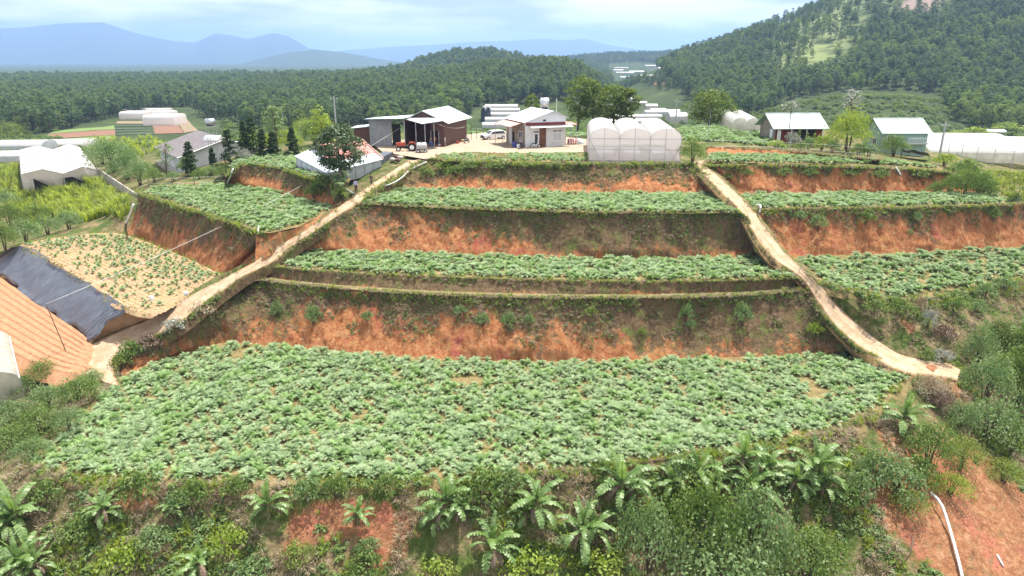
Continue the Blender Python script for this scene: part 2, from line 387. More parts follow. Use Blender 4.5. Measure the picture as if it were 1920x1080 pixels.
simple('render_wall', (0.27, 0.225, 0.18), 0.9, 0, 0.2, 0.9); simple('concrete', (0.42, 0.38, 0.33), 0.9, 0, 0.2, 0.8)
simple('concrete_grey', (0.45, 0.45, 0.44), 0.85, 0, 0.15, 1.5); simple('wood_brown', (0.16, 0.07, 0.035), 0.6, 0, 0.35, 2)
simple('pvc', (0.72, 0.73, 0.74), 0.4, 0, 0.08, 1); simple('black_rubber', (0.02, 0.02, 0.022), 0.7, 0, 0.3, 3)
simple('steel', (0.50, 0.51, 0.52), 0.35, 0.9, 0.1, 2); simple('galv', (0.45, 0.46, 0.48), 0.5, 0.6, 0.15, 1)
simple('dark_void', (0.02, 0.018, 0.016), 0.9); simple('glass_dark', (0.03, 0.04, 0.05), 0.12, 0, 0.2, 1, 0.6)
simple('red_paint', (0.42, 0.075, 0.035), 0.45, 0, 0.2, 3, 0.5); simple('cloth_white', (0.72, 0.72, 0.72), 0.9); simple('cloth_dark', (0.028, 0.03, 0.038), 0.9, 0, 0.3)
simple('cloth_blue', (0.10, 0.14, 0.34), 0.9, 0, 0.2); simple('cloth_orange', (0.60, 0.22, 0.05), 0.9, 0, 0.2); simple('cloth_brown', (0.12, 0.075, 0.07), 0.9, 0, 0.2)
simple('cloth_lilac', (0.42, 0.42, 0.58), 0.9, 0, 0.15); simple('skin', (0.40, 0.22, 0.14), 0.6, 0, 0.08); simple('hair', (0.012, 0.010, 0.009), 0.6); simple('straw', (0.55, 0.45, 0.26), 0.9)
simple('wire_white', (0.62, 0.62, 0.60), 0.6); simple('wire_dark', (0.08, 0.08, 0.08), 0.6); simple('blue_plastic', (0.05, 0.07, 0.32), 0.4, 0, 0.15, 2, 0.5)
simple('green_paint', (0.28, 0.40, 0.34), 0.7, 0, 0.12, 0.8); simple('maroon', (0.16, 0.03, 0.03), 0.7, 0, 0.25, 1); simple('white_paint', (0.80, 0.80, 0.80), 0.6, 0, 0.04)
simple('car_paint', (0.78, 0.78, 0.78), 0.25, 0, 0.03, 1, 0.6); simple('tyre', (0.02, 0.02, 0.02), 0.85); simple('lamp_glass', (0.65, 0.66, 0.68), 0.15, 0, 0.05, 1, 0.6)
simple('purple', (0.14, 0.10, 0.24), 0.7, 0, 0.2); simple('pink_net', (0.55, 0.18, 0.14), 0.8, 0, 0.3, 2); simple('bamboo_pole', (0.16, 0.12, 0.075), 0.85, 0, 0.3, 2)
def corrugated(name, col, scale=3.2, axis='X', rough=0.5, metal=0.0, var=0.1, stain=None):
    t = NT(name); p = t.obj(); w = t.wave(p, scale, 0.0, 0, axis); n = t.noise(p, 0.7, 6, 0.6)
    c = t.mix(t.map(n, 0.3, 0.7), tuple(x * (1 - var) for x in col), tuple(min(1, x * (1 + var)) for x in col))
    if stain: c = t.mix(t.map(t.noise(p, 0.5, 6, 0.7), 0.52, 0.72, 0, 0.7), c, stain)
    M[name] = t.pbr(c, rough, metal, t.bump(w, 0.6, 0.03), 0.4)
corrugated('roof_sheet', (0.46, 0.51, 0.51)); corrugated('roof_sheet_green', (0.27, 0.36, 0.33), 2.4); corrugated('roof_white', (0.60, 0.61, 0.61))
corrugated('wall_brown', (0.115, 0.055, 0.040), 4, 'X', 0.6); corrugated('wall_brown_y', (0.115, 0.055, 0.040), 4, 'Y', 0.6)
corrugated('wall_grey', (0.30, 0.31, 0.33), 4, 'X', 0.55); corrugated('wall_light', (0.50, 0.53, 0.57), 4, 'X', 0.5)
corrugated('roof_red', (0.50, 0.20, 0.17), 3, 'X', 0.6, 0, 0.12, (0.62, 0.42, 0.38)); corrugated('roof_pink', (0.52, 0.30, 0.26), 3, 'X', 0.6, 0, 0.15, (0.62, 0.45, 0.40))
def tile_mat():
    t = NT('roof_tile'); p = t.obj(); b = t.n('ShaderNodeTexBrick'); t.set(b.inputs['Vector'], p)
    b.inputs['Scale'].default_value = 1.6; b.inputs['Color1'].default_value = (0.13, 0.115, 0.12, 1); b.inputs['Color2'].default_value = (0.18, 0.16, 0.16, 1); b.inputs['Mortar'].default_value = (0.06, 0.05, 0.05, 1)
    b.inputs['Mortar Size'].default_value = 0.03
    M['roof_tile'] = t.pbr(t.mix(t.map(t.noise(p, 0.8, 6), 0.35, 0.7, 0, 0.5), b.outputs['Color'], (0.22, 0.20, 0.20)), 0.8, 0, t.bump(b.outputs['Fac'], -0.5, 0.03), 0.3)
tile_mat()
def film_mat(name, col, trans, var=0.06, streak=(0, 0, 0)):
    """greenhouse plastic: part diffuse, part see-through"""
    t = NT(name); p = t.obj(); n = t.noise(t.scale(p, (1, 1, 0.6)), 0.9, 6, 0.6)
    c = t.mix(t.map(n, 0.3, 0.7), tuple(x * (1 - var) for x in col), tuple(min(1, x * (1 + var)) for x in col))
    d = t.n('ShaderNodeBsdfDiffuse'); t.set(d.inputs['Color'], c)
    tr = t.n('ShaderNodeBsdfTranslucent'); t.set(tr.inputs['Color'], c)
    tp = t.n('ShaderNodeBsdfTransparent'); tp.inputs['Color'].default_value = (0.97, 0.94, 0.93, 1)
    a = t.n('ShaderNodeMixShader'); a.inputs[0].default_value = 0.52; t.t.links.new(d.outputs[0], a.inputs[1]); t.t.links.new(tr.outputs[0], a.inputs[2])
    b = t.n('ShaderNodeMixShader'); t.set(b.inputs[0], t.map(n, 0.3, 0.75, trans * 0.7, trans * 1.3)); t.t.links.new(a.outputs[0], b.inputs[1]); t.t.links.new(tp.outputs[0], b.inputs[2])
    g = t.n('ShaderNodeBsdfGlossy'); g.inputs['Roughness'].default_value = 0.25
    e = t.n('ShaderNodeMixShader'); e.inputs[0].default_value = 0.06; t.t.links.new(b.outputs[0], e.inputs[1]); t.t.links.new(g.outputs[0], e.inputs[2])
    t.t.links.new(e.outputs[0], t.out.inputs['Surface']); M[name] = t.m
film_mat('film_roof', (0.74, 0.73, 0.72), 0.16); film_mat('film_wall', (0.95, 0.86, 0.84), 0.28); film_mat('film_old', (0.62, 0.60, 0.52), 0.15, 0.2)
film_mat('film_grey', (0.50, 0.52, 0.54), 0.10, 0.15)
def tarp_mat():
    t = NT('black_tarp'); p = t.obj(); n = t.noise(p, 0.8, 7, 0.7); cr = t.noise(t.scale(p, (0.5, 1, 1)), 3.0, 6, 0.75, 0.6)
    col = t.ramp(n, [(0.3, (0.070, 0.078, 0.095)), (0.55, (0.10, 0.11, 0.13)), (0.75, (0.15, 0.16, 0.18))])
    M['black_tarp'] = t.pbr(col, 0.42, 0, t.bump(cr, 0.7, 0.10), 0.5)
tarp_mat()
# ------------------------------------------------------------------ terrace outlines (photo pixels -> points on each level)
Z0, ZL, Z2, Z3, ZY = 0.0, 5.25, 6.4, 11.2, 14.4
ZL1, ZL2, ZL3, ZL4 = 1.0, 4.6, 9.8, 12.8
def PL(z, *pp): return [W(x, y, z) for x, y in pp]
def PZ(*pp): return [W(x, y, z) for x, y, z in pp]
E = {}
E['f0_back'] = PL(Z0, (232, 703), (330, 668), (430, 642), (560, 652), (700, 665), (850, 674), (1000, 678), (1150, 676), (1300, 672), (1450, 667), (1600, 664), (1648, 668))
E['f0_front'] = PL(Z0, (38, 874), (150, 900), (330, 907), (520, 909), (720, 905), (900, 900), (1050, 886), (1200, 868), (1400, 842), (1585, 803), (1660, 752), (1700, 715))
E['b1_top'] = PZ((227, 664, 0.9), (284, 637, 2.0), (341, 604, 3.5), (405, 554, 4.9), (452, 522, ZL), (560, 533, ZL), (700, 545, ZL), (850, 553, ZL), (1000, 557, ZL), (1150, 558, ZL), (1300, 556, ZL), (1420, 551, ZL), (1508, 544, ZL), (1545, 592, 3.8), (1600, 647, 1.6), (1650, 676, 0.7))
E['b1_bot'] = PL(Z0, (228, 702), (262, 690), (330, 668), (385, 652), (430, 642), (560, 652), (700, 665), (850, 674), (1000, 678), (1150, 676), (1300, 672), (1420, 668), (1500, 666), (1560, 665), (1610, 667), (1655, 684))
E['led_in'] = PL(ZL, (470, 514), (560, 527), (700, 539), (850, 547), (1000, 551), (1150, 552), (1300, 550), (1420, 545), (1506, 538))
E['led_out'] = PL(ZL, (450, 521), (560, 534), (700, 546), (850, 554), (1000, 558), (1150, 559), (1300, 557), (1420, 552), (1512, 544))
E['f2_front'] = PL(Z2, (478, 497), (600, 508), (750, 516), (900, 522), (1050, 526), (1200, 528), (1350, 527), (1498, 522))
E['f2_back'] = PL(Z2, (520, 487), (575, 474), (700, 474), (850, 478), (1000, 482), (1150, 485), (1300, 484), (1432, 480))
E['b2_top'] = PZ((512, 489, 6.95), (562, 455, 8.25), (622, 414, 9.85), (652, 390, 10.8), (680, 381, Z3), (780, 387, Z3), (900, 392, Z3), (1000, 395, Z3), (1120, 398, Z3), (1250, 399, Z3), (1385, 398, Z3), (1412, 440, 9.4))
E['b2_bot'] = PL(Z2, (520, 488), (560, 476), (592, 473), (625, 473), (680, 473), (780, 475), (900, 479), (1000, 482), (1120, 485), (1250, 485), (1385, 482), (1434, 481))
E['f3_front'] = PL(Z3, (672, 382), (780, 388), (900, 393), (1000, 396), (1120, 399), (1250, 400), (1388, 399))
E['f3_back'] = PL(Z3, (738, 356), (800, 354), (900, 356), (1000, 359), (1120, 362), (1250, 364), (1345, 364))
E['b3_top'] = PZ((690, 372, 11.6), (704, 357, 12.0), (748, 329, 12.95), (800, 300, 14.2), (860, 303, ZY), (950, 307, ZY), (1050, 308, ZY), (1150, 308, ZY), (1250, 308, ZY), (1300, 309, ZY), (1322, 335, 13.2))
E['b3_bot'] = PL(Z3, (690, 376), (720, 362), (750, 356), (800, 354), (860, 355), (950, 358), (1050, 360), (1150, 362), (1250, 364), (1310, 365), (1348, 366))
# right of the right-hand track
E['r3_top'] = PZ((1322, 312, 13.9), (1345, 311, ZY), (1450, 311, ZY), (1560, 313, ZY), (1680, 317, 14.15), (1780, 325, 13.45), (1835, 345, 11.9))
E['r3_bot'] = PL(Z3, (1378, 362), (1400, 362), (1470, 362), (1560, 362), (1680, 362), (1780, 360), (1850, 364))
E['r2_back'] = PL(Z3, (1380, 366), (1470, 364), (1560, 363), (1680, 363), (1780, 362), (1872, 366))
E['r2_front'] = PL(Z3, (1408, 393), (1500, 391), (1600, 390), (1700, 388), (1800, 386), (1888, 383))
E['r2b_top'] = PZ((1414, 398, 11.0), (1430, 393, Z3), (1500, 392, Z3), (1600, 391, Z3), (1700, 389, Z3), (1800, 387, Z3), (1890, 384, Z3), (1960, 378, 11.0), (2040, 372, 10.5))
E['r2b_bot'] = PL(Z2, (1478, 482), (1510, 480), (1560, 478), (1640, 475), (1730, 472), (1820, 467), (1920, 462), (2010, 458), (2100, 455))
E['r1_back'] = PL(Z2, (1484, 484), (1560, 479), (1640, 476), (1730, 473), (1820, 468), (1920, 463), (2100, 456))
E['r1_front'] = PZ((1545, 532, 6.2), (1600, 547, 5.6), (1660, 557, 4.8), (1710, 559, 4.5), (1780, 550, 4.5), (1860, 535, 4.6), (1920, 524, 4.7), (2100, 498, 5.0))
# left of the left-hand road
E['l3_back'] = PL(ZL3, (285, 352), (350, 350), (430, 347), (520, 358), (600, 375), (640, 386))
E['l3_front'] = PL(ZL3, (270, 366), (330, 384), (400, 406), (455, 424), (500, 437), (560, 425))
E['lb_top'] = PZ((262, 358, ZL3), (272, 367, ZL3), (330, 385, ZL3), (400, 407, ZL3), (455, 425, ZL3), (486, 437, ZL3), (505, 450, 8.6))
E['lb_bot'] = PL(ZL2, (238, 434), (250, 440), (290, 455), (340, 477), (385, 497), (415, 512), (440, 512))
E['l4_edge'] = PZ((425, 330, 12.0), (448, 312, ZL4), (490, 311, ZL4), (540, 320, ZL4), (565, 330, ZL4), (610, 345, 12.3), (650, 368, 11.6))
E['l4_bot'] = PL(ZL3, (420, 348), (440, 349), (490, 356), (540, 368), (575, 378), (615, 389), (648, 396))
E['l4_back'] = PL(ZL4, (445, 300), (470, 290), (510, 287), (550, 287), (590, 289), (625, 300), (660, 318))
E['l2_back'] = PL(ZL2, (40, 458), (110, 446), (215, 437), (300, 463), (360, 488), (418, 516))
E['l2_front'] = PL(ZL2, (44, 463), (90, 488), (140, 517), (190, 548), (235, 577), (282, 590))
E['tp_bot'] = PL(ZL1, (-20, 506), (8, 524), (60, 560), (110, 594), (150, 622), (172, 638))
E['tp_top'] = PL(ZL2, (18, 466), (46, 464), (92, 490), (142, 519), (192, 550), (236, 578))
E['l1_back'] = PL(ZL1, (-160, 420), (-60, 475), (8, 524), (60, 560), (110, 594), (150, 622), (164, 634))
E['l1_front'] = PL(ZL1, (-260, 500), (-160, 560), (-60, 615), (0, 648), (60, 680), (100, 694), (128, 700))
# roads: (left edge px, right edge px, z)
ROAD_L = [((768, 300), (802, 299), 14.2), ((714, 334), (748, 330), 12.95), ((668, 366), (702, 359), 11.95), ((636, 388), (662, 386), 11.05), ((590, 420), (618, 416), 9.8), ((522, 463), (558, 457), 8.2), ((470, 496), (508, 492), 6.9), ((418, 523), (452, 520), 6.0), ((356, 556), (404, 554), 4.9), ((296, 590), (340, 603), 3.5), ((236, 615), (284, 636), 2.0), ((182, 640), (228, 664), 0.95), ((148, 662), (214, 694), 0.35), ((142, 700), (222, 724), 0.22)]
ROAD_R = [((1300, 303), (1320, 300), 14.45), ((1305, 312), (1324, 309), 14.2), ((1350, 358), (1374, 356), 12.6), ((1390, 398), (1413, 397), 11.1), ((1438, 472), (1468, 470), 8.2), ((1506, 524), (1532, 530), 6.3), ((1550, 591), (1582, 584), 3.8), ((1606, 646), (1642, 634), 1.6), ((1682, 694), (1694, 664), 0.45), ((1752, 704), (1762, 676), 0.12), ((1795, 712), (1800, 694), -0.2)]
def road_pts(R_):
    l = [W(a[0], a[1], z) for a, b, z in R_]; r = [W(b[0], b[1], z) for a, b, z in R_]; return l, r

# ------------------------------------------------------------------ near ground: linear radial basis through control points
CP = []
def cp(p, dz=0.0): CP.append((p[0], p[1], p[2] + dz))
def line(name, n, dz): [cp(p, dz) for p in resample(E[name], n)]
def in_poly(x, y, poly):
    px = np.array([p[0] for p in poly]); py = np.array([p[1] for p in poly]); c = np.zeros(len(x), bool); j = len(poly) - 1
    for i in range(len(poly)):
        with np.errstate(divide='ignore', invalid='ignore'):
            t = ((py[i] > y) != (py[j] > y)) & (x < (px[j] - px[i]) * (y - py[i]) / (py[j] - py[i]) + px[i])
        c ^= t; j = i
    return c
# lower field rim and what falls away from it
rim = resample([W(150, 705, 0.2), W(95, 780, 0)] + E['f0_front'], 40, True)
for i in range(len(rim)):
    a, b = rim[max(i - 1, 0)], rim[min(i + 1, len(rim) - 1)]; t = b - a; n = np.array([t[1], -t[0], 0]); n /= np.linalg.norm(n)
    k = i / (len(rim) - 1)
    if k < 0.18: prof = [(0.3, -.10), (2, -0.9), (5, -1.6), (9, -2.6), (18, -5)]
    elif k < 0.80: prof = [(0.35, -.12), (1.3, -1.6), (2.9, -2.7), (5.2, -4.6), (9, -7.6), (17, -13)]
    else: prof = [(0.35, -.12), (1.6, -1.1), (4, -2.4), (8, -4.8), (15, -9), (24, -14)]
    if k > 0.965: prof = prof[:2]
    for o, dz in prof: cp(rim[i] + n * o, dz)
for p in resample(E['f0_back'], 10): cp(p, -0.5)
for (x, y, z) in [(1850, 715, -1.8), (1900, 800, -5.0), (1960, 900, -7.5), (2050, 760, -5), (2150, 900, -9), (1800, 690, -0.6), (1760, 715, -0.3),
                  (1640, 600, 3.2), (1700, 590, 3.2), (1700, 640, 1.3), (1800, 590, 2.8), (1800, 640, 1.2), (1900, 560, 3.4), (1900, 620, 1.0), (1920, 690, -2.2), (2050, 560, 2.8), (2050, 640, -.6), (2200, 560, 2), (2200, 650, -2),
                  (1960, 420, 8.2), (1950, 400, 9.0), (2060, 420, 7.5), (2200, 430, 6.5), (1900, 372, 9.6), (1990, 360, 9.0), (1870, 340, 10.4), (1920, 330, 9.4), (1850, 310, 10.2), (1920, 300, 9), (2050, 330, 8), (1800, 290, 11.6), (1760, 300, 12.8), (2200, 330, 7),
                  (1440, 268, 14.6), (1550, 276, 14.2), (1680, 296, 13.2), (1380, 245, 15.0), (1300, 240, 15.0),
                  (230, 345, 6.5), (105, 340, 5.0), (30, 350, 4.0), (-100, 380, 2.5), (100, 400, 3.2), (180, 410, 4.0), (30, 452, 1.6), (100, 440, 3.2), (-60, 470, 0.2), (-150, 430, 0.5), (0, 300, 3.5), (-120, 300, 2.5), (180, 300, 6.5), (250, 310, 8.2), (300, 335, 8.9), (350, 322, 9.2), (420, 335, 9.4), (420, 300, 9.6), (330, 285, 8.6), (260, 275, 6.0),
                  (470, 283, 12.4), (560, 280, 12.8), (620, 285, 13.0), (650, 300, 12.8), (700, 285, 14.0), (740, 289, 14.1), (770, 296, 14.15),
                  (-20, 690, -0.6), (0, 740, -1.2), (-150, 700, -1.2), (-120, 820, -4.0), (20, 800, -1.8), (60, 720, -0.3)]: cp(W(x, y, z))
for nm in ('f2_front', 'f3_front', 'b3_top', 'r3_top', 'r2_front', 'l3_front', 'l4_edge', 'l2_front', 'l1_front', 'l1_back'):
    pass
for nm, dz in (('l1_front', -0.15), ('l2_back', -0.25), ('r1_front', -0.2), ('l3_back', -0.4), ('l4_back', -0.3), ('r2_back', -0.5), ('r1_back', -0.5)): line(nm, 8, dz)
for x in (820, 900, 1000, 1100, 1200, 1300, 1400, 1500, 1600, 1700):
    cp(W(x, 297 if x > 800 else 290, ZY - 0.05), -0.1 if x < 1600 else -.3)
for x, y in ((720, 272), (800, 268), (880, 262), (960, 258), (1050, 262), (1150, 268), (860, 280), (1000, 284)): cp(W(x, y, ZY - 0.05), -0.02)
def colx(px, y): return (px - 960) / FPX * CT * y
for px in (-300, 0, 250, 480): 
    for y, z in ((215, 0.5), (270, -4), (340, -7)): cp((colx(px, y), y, z))
for px in (700, 850, 1000, 1150):
    for y, z in ((136, 14.0), (150, 12.8), (185, 7.0), (230, 0), (300, -5), (360, -6)): cp((colx(px, y), y, z))
for px in (1300, 1420, 1560):
    for y, z in ((150, 14.2), (170, 11), (210, 5), (260, 0), (320, -4)): cp((colx(px, y), y, z))
for px in (1720, 1900, 2100, 2400):
    for y, z in ((150, 9.0), (190, 6.5), (240, 2), (300, -2), (350, -4)): cp((colx(px, y), y, z))
l, r = road_pts(ROAD_L)
for a, b in zip(l, r): cp(a, -0.35); cp(b, -0.35)
l, r = road_pts(ROAD_R)
for a, b in zip(l, r): cp(a, -0.35); cp(b, -0.35)
CPA = np.array(CP); CPA = CPA[np.unique(np.round(CPA[:, :2], 1), axis=0, return_index=True)[1]]
_n = len(CPA); _A = np.linalg.norm(CPA[:, None, :2] - CPA[None, :, :2], axis=2); _A[np.arange(_n), np.arange(_n)] -= 0.25
_S = np.zeros((_n + 1, _n + 1)); _S[:_n, :_n] = _A; _S[:_n, _n] = 1; _S[_n, :_n] = 1
_w = np.linalg.solve(_S, np.concatenate([CPA[:, 2], [0]]))
def near_z(x, y):
    out = np.empty(len(x))
    for i in range(0, len(x), 20000):
        d = np.sqrt((x[i:i + 20000, None] - CPA[None, :, 0]) ** 2 + (y[i:i + 20000, None] - CPA[None, :, 1]) ** 2); out[i:i + 20000] = d @ _w[:_n] + _w[_n]
    return out
# ------------------------------------------------------------------ far hills: ridges given by their skyline, distance and breadth
def skyline(Y, tree, *pp):
    return np.array([p[0] for p in pp], float), np.array([WY(p[0], p[1], Y).z - tree for p in pp])
RIDGES = [  # skyline(distance, tree height, ...)
  # (distance, front breadth, back breadth, base z, skyline, noise amp)
  (640, 300, 520, -8, skyline(640, 21, (-700, 172), (-300, 172), (0, 170), (150, 168), (300, 162), (400, 152), (500, 142), (600, 130), (700, 122), (800, 114), (900, 100), (980, 92), (1040, 88), (1090, 100), (1130, 135), (1170, 195), (1230, 230), (3000, 240)), 7.0),
  (1150, 420, 500, -30, skyline(1150, 20, (-700, 175), (500, 150), (620, 130), (740, 116), (800, 98), (860, 84), (920, 84), (1000, 100), (1100, 130), (1250, 200), (3000, 240)), 5.0),
  (900, 560, 800, -6, skyline(900, 10, (-700, 260), (1000, 260), (1130, 178), (1200, 132), (1280, 92), (1350, 70), (1420, 44), (1500, 8), (1560, -16), (1640, -44), (1760, -80), (1920, -120), (2150, -150), (2500, -160)), 5.0),
  (400, 110, 120, -7, skyline(400, 0, (-700, 300), (1280, 300), (1380, 235), (1440, 212), (1520, 194), (1600, 182), (1700, 182), (1800, 194), (1900, 212), (2000, 226), (3000, 260)), 1.5),
  (2300, 1250, 900, -30, skyline(2300, 12, (-700, 190), (900, 150), (1000, 112), (1090, 103), (1160, 99), (1230, 98), (1300, 92), (1400, 98), (1600, 110), (3000, 150)), 10.0),
  (3300, 900, 900, -60, skyline(3300, 10, (-800, 70), (-400, 80), (-150, 95), (-40, 112), (0, 124), (60, 144), (120, 158), (200, 168), (400, 175), (3000, 200)), 14.0),
  (5200, 1500, 1500, -60, skyline(5200, 0, (-700, 160), (380, 140), (480, 112), (540, 98), (590, 92), (640, 97), (720, 112), (800, 122), (3000, 150)), 20.0),
  (8600, 2600, 2500, -60, skyline(8600, 0, (-800, 80), (-400, 66), (-100, 58), (0, 54), (60, 52), (130, 43), (205, 41), (270, 64), (330, 77), (370, 80), (410, 63), (440, 66), (470, 74), (500, 66), (520, 62), (545, 68), (580, 90), (640, 106), (760, 120), (3000, 140)), 26.0),
  (12500, 3500, 2500, -60, skyline(12500, 0, (-700, 120), (560, 104), (640, 95), (720, 89), (800, 85), (900, 78), (960, 76), (1010, 72), (1060, 76), (1095, 73), (1140, 84), (1200, 93), (1270, 97), (1500, 104), (2500, 90)), 30.0),
]
def far_z(x, y):
    px = 960 + FPX * x / np.maximum(y, 1) / CT
    z = np.full(len(x), -7.0) - 25 * sstep(700, 1500, y) - 30 * sstep(1500, 4000, y)
    P = np.stack([x, y, np.zeros_like(x)], 1)
    for k, (D, wf, wb, base, (sx, sz), amp) in enumerate(RIDGES):
        c = np.interp(px, sx, sz); d = y - D
        prof = np.where(d < 0, sstep(-wf, 0.25 * wf, d) / sstep(-wf, 0.25 * wf, np.array([0.0])), 1 - 0.85 * sstep(0, wb, d))
        n = fbm(P / (D * 0.075), 5, 3 + k) * amp * (0.35 + prof * (d < 0) * (1 - np.exp(-np.abs(d) / (0.15 * wf + 1))))
        z = np.maximum(z, base + (c - base) * prof + n)
    return z
def ground_z(x, y):
    x = np.asarray(x, float); y = np.asarray(y, float); r = np.hypot(x * 0.6, y); w = sstep(260, 350, r)
    z = np.zeros(len(x)); a = w < 1; b = w > 0
    if a.any(): z[a] += (1 - w[a]) * near_z(x[a], y[a])
    if b.any(): z[b] += w[b] * far_z(x[b], y[b])
    P = np.stack([x, y, np.zeros_like(x)], 1); 
    z += fbm(P / 3.1, 4, 21) * 0.30 * sstep(400, 40, y)
    return z
# everything already covered by terraces, banks and roads is sunk below them
SINK = []
def sink(a, b, cap): SINK.append(([tuple(p) for p in E[a]] + [tuple(p) for p in reversed(E[b])], cap))
sink('f0_front', 'f0_back', Z0 - .12); sink('b1_bot', 'b1_top', -0.5); sink('led_out', 'f2_front', 4.6); sink('f2_front', 'f2_back', Z2 - .6); sink('b2_bot', 'b2_top', Z2 - .7)
sink('f3_front', 'f3_back', Z3 - .6); sink('b3_bot', 'b3_top', Z3 - .6); sink('r3_bot', 'r3_top', Z3 - .6); sink('r2_front', 'r2_back', Z3 - .6)
sink('r2b_bot', 'r2b_top', Z2 - .6); sink('r1_front', 'r1_back', 4.1); sink('lb_bot', 'lb_top', ZL2 - .6); sink('l3_front', 'l3_back', ZL3 - .3)
sink('l4_bot', 'l4_edge', ZL3 - .5); sink('l4_edge', 'l4_back', ZL4 - .3); sink('l2_front', 'l2_back', ZL2 - .3); sink('tp_bot', 'tp_top', ZL1 - .5); sink('l1_front', 'l1_back', ZL1 - .5)
def sinkq(a, b, cap, back=1.2):
    A, B = resample(E[a], 70), resample(E[b], 70); d = B - A; d[:, 2] = 0; d /= np.maximum(np.linalg.norm(d, axis=1, keepdims=True), .3)
    A = A - d * .15; B = B + d * back
    for i in range(69): SINK.append(([tuple(A[i]), tuple(A[i + 1]), tuple(B[i + 1]), tuple(B[i])], cap))
sinkq('b1_bot', 'b1_top', -.4); sinkq('b2_bot', 'b2_top', Z2 - .4); sinkq('b3_bot', 'b3_top', Z3 - .4); sinkq('lb_bot', 'lb_top', ZL2 - .4); sinkq('l4_bot', 'l4_edge', ZL3 - .4); sinkq('r3_bot', 'r3_top', Z3 - .4); sinkq('r2b_bot', 'r2b_top', Z2 - .4)
from mathutils import kdtree
_bk = []
for a_, b_, zl_ in (('b1_bot', 'b1_top', Z0), ('b2_bot', 'b2_top', Z2), ('b3_bot', 'b3_top', Z3), ('r3_bot', 'r3_top', Z3), ('r2b_bot', 'r2b_top', Z2), ('lb_bot', 'lb_top', ZL2), ('l4_bot', 'l4_edge', ZL3), ('tp_bot', 'tp_top', ZL1)):
    A_, B_ = resample(E[a_], 260), resample(E[b_], 260)
    for t_ in (0, .25, .5, .75, 1): _bk += [(*(p_[:2]), zl_) for p_ in A_ * (1 - t_) + B_ * t_]
KD = kdtree.KDTree(len(_bk))
for i_, q_ in enumerate(_bk): KD.insert((q_[0], q_[1], 0), i_)
KD.balance()
def ground_final(x, y):
    z = ground_z(x, y)
    for i in np.nonzero((y > 55) & (y < 112) & (np.abs(x) < 75))[0]:
        c_, j, d_ = KD.find((x[i], y[i], 0))
        if d_ < .9: z[i] = min(z[i], _bk[j][2] - .35)
    for poly, cap in SINK:
        m = in_poly(x, y, poly); z[m] = np.minimum(z[m], cap)
    for R_ in (ROAD_L, ROAD_R):
        l, r = road_pts(R_); l = [p + (p - q) * 0.25 for p, q in zip(l, r)]; r = [q + (q - p) * 0.0 for p, q in zip(l, r)]
        for i in range(len(l) - 1):
            m = in_poly(x, y, [l[i], l[i + 1], r[i + 1], r[i]])
            if m.any(): z[m] = np.minimum(z[m], min(l[i].z, l[i + 1].z) - 0.25)
    return z
def G(px, py, tmin=20, tmax=3000):
    """where the line of sight through a photo pixel meets the open ground"""
    d = ray(px, py); t = np.concatenate([np.arange(tmin, 260, 0.25), np.geomspace(260, tmax, 900)])
    x, y, z = d.x * t, d.y * t, CAMZ + d.z * t
    g = ground_z(x, y); k = np.argmax(z < g)
    if not (z < g).any(): k = len(t) - 1
    return Vector((x[k], y[k], g[k]))

yy = [12.0]
while yy[-1] < 20000: yy.append(yy[-1] + max(0.5, yy[-1] * 0.0125 - 0.9) if yy[-1] > 24 else yy[-1] + 1.0)
yy = np.array(yy); ss = np.linspace(-1.45, 1.45, 560)
gx = ss[None, :] * (yy[:, None] + 25); gy = np.broadcast_to(yy[:, None], gx.shape)
x, y = gx.ravel().copy(), gy.ravel().copy(); z = ground_final(x, y)
far = sstep(120, 240, np.hypot(x * .7, y))
bare = 0.26 + 0 * x; _f = y * CT - (z - CAMZ) * ST; gpx = 960 + FPX * x / _f; gpy = 540 - FPX * (y * ST + (z - CAMZ) * CT) / _f
meadow = np.where((y > 380) & (y < 1000), np.exp(-((gpx - (1560 - (gpy - 20) * .55)) / 80) ** 2) * sstep(165, 120, gpy), 0); rock = np.where((y > 380) & (y < 1000), np.exp(-((gpx - 1735 + gpy) / 45) ** 2 - ((gpy - 8) / 20) ** 2), 0)  # meadow mask: thinly wooded grass slope, also painting in sun between cloud shadows
def blob(px, py, zz, rx, ry, a):
    global bare
    c = W(px, py, zz); bare = bare + a * np.exp(-((x - c.x) / rx) ** 2 - ((y - c.y) / ry) ** 2)
blob(1830, 980, -7, 5.5, 5, 0.7); blob(1720, 1040, -7, 4, 3, 0.55); blob(1900, 1060, -9, 7, 5, 0.9); blob(1780, 700, 0, 3.5, 2.5, 0.6); blob(1700, 640, 2.5, 4, 3, 0.5); blob(1850, 560, 5, 5, 3, 0.6); blob(1900, 640, 2, 4, 3, 0.35)
blob(780, 1040, -4, 4, 2, 0.45); blob(600, 1020, -3.5, 3, 1.5, 0.5); blob(270, 990, -3, 3, 1.3, 0.4); blob(900, 960, -2, 3, 1, 0.3); blob(1500, 760, 0, 3, 2, .1)
blob(1850, 350, 9.5, 10, 14, -0.5); blob(120, 380, 3, 14, 16, -0.3); blob(90, 690, 0.6, 3, 3, 0.5); blob(1000, 1070, -5, 7, 2, -0.4); blob(330, 1060, -4.5, 8, 1.5, -.2)
rough = np.clip(bare - .45, 0, .6) * sstep(75, 60, y); z = z + rough * (fbm(np.stack([x, y, 0 * x], 1) / 1.1, 4, 91) * .9 + fbm(np.stack([x * 1.2, y * .25, 0 * x], 1), 3, 92) * .5)
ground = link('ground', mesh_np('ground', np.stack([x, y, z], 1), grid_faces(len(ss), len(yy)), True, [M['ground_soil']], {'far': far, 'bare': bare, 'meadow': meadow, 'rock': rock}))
tag(ground, kind='structure')

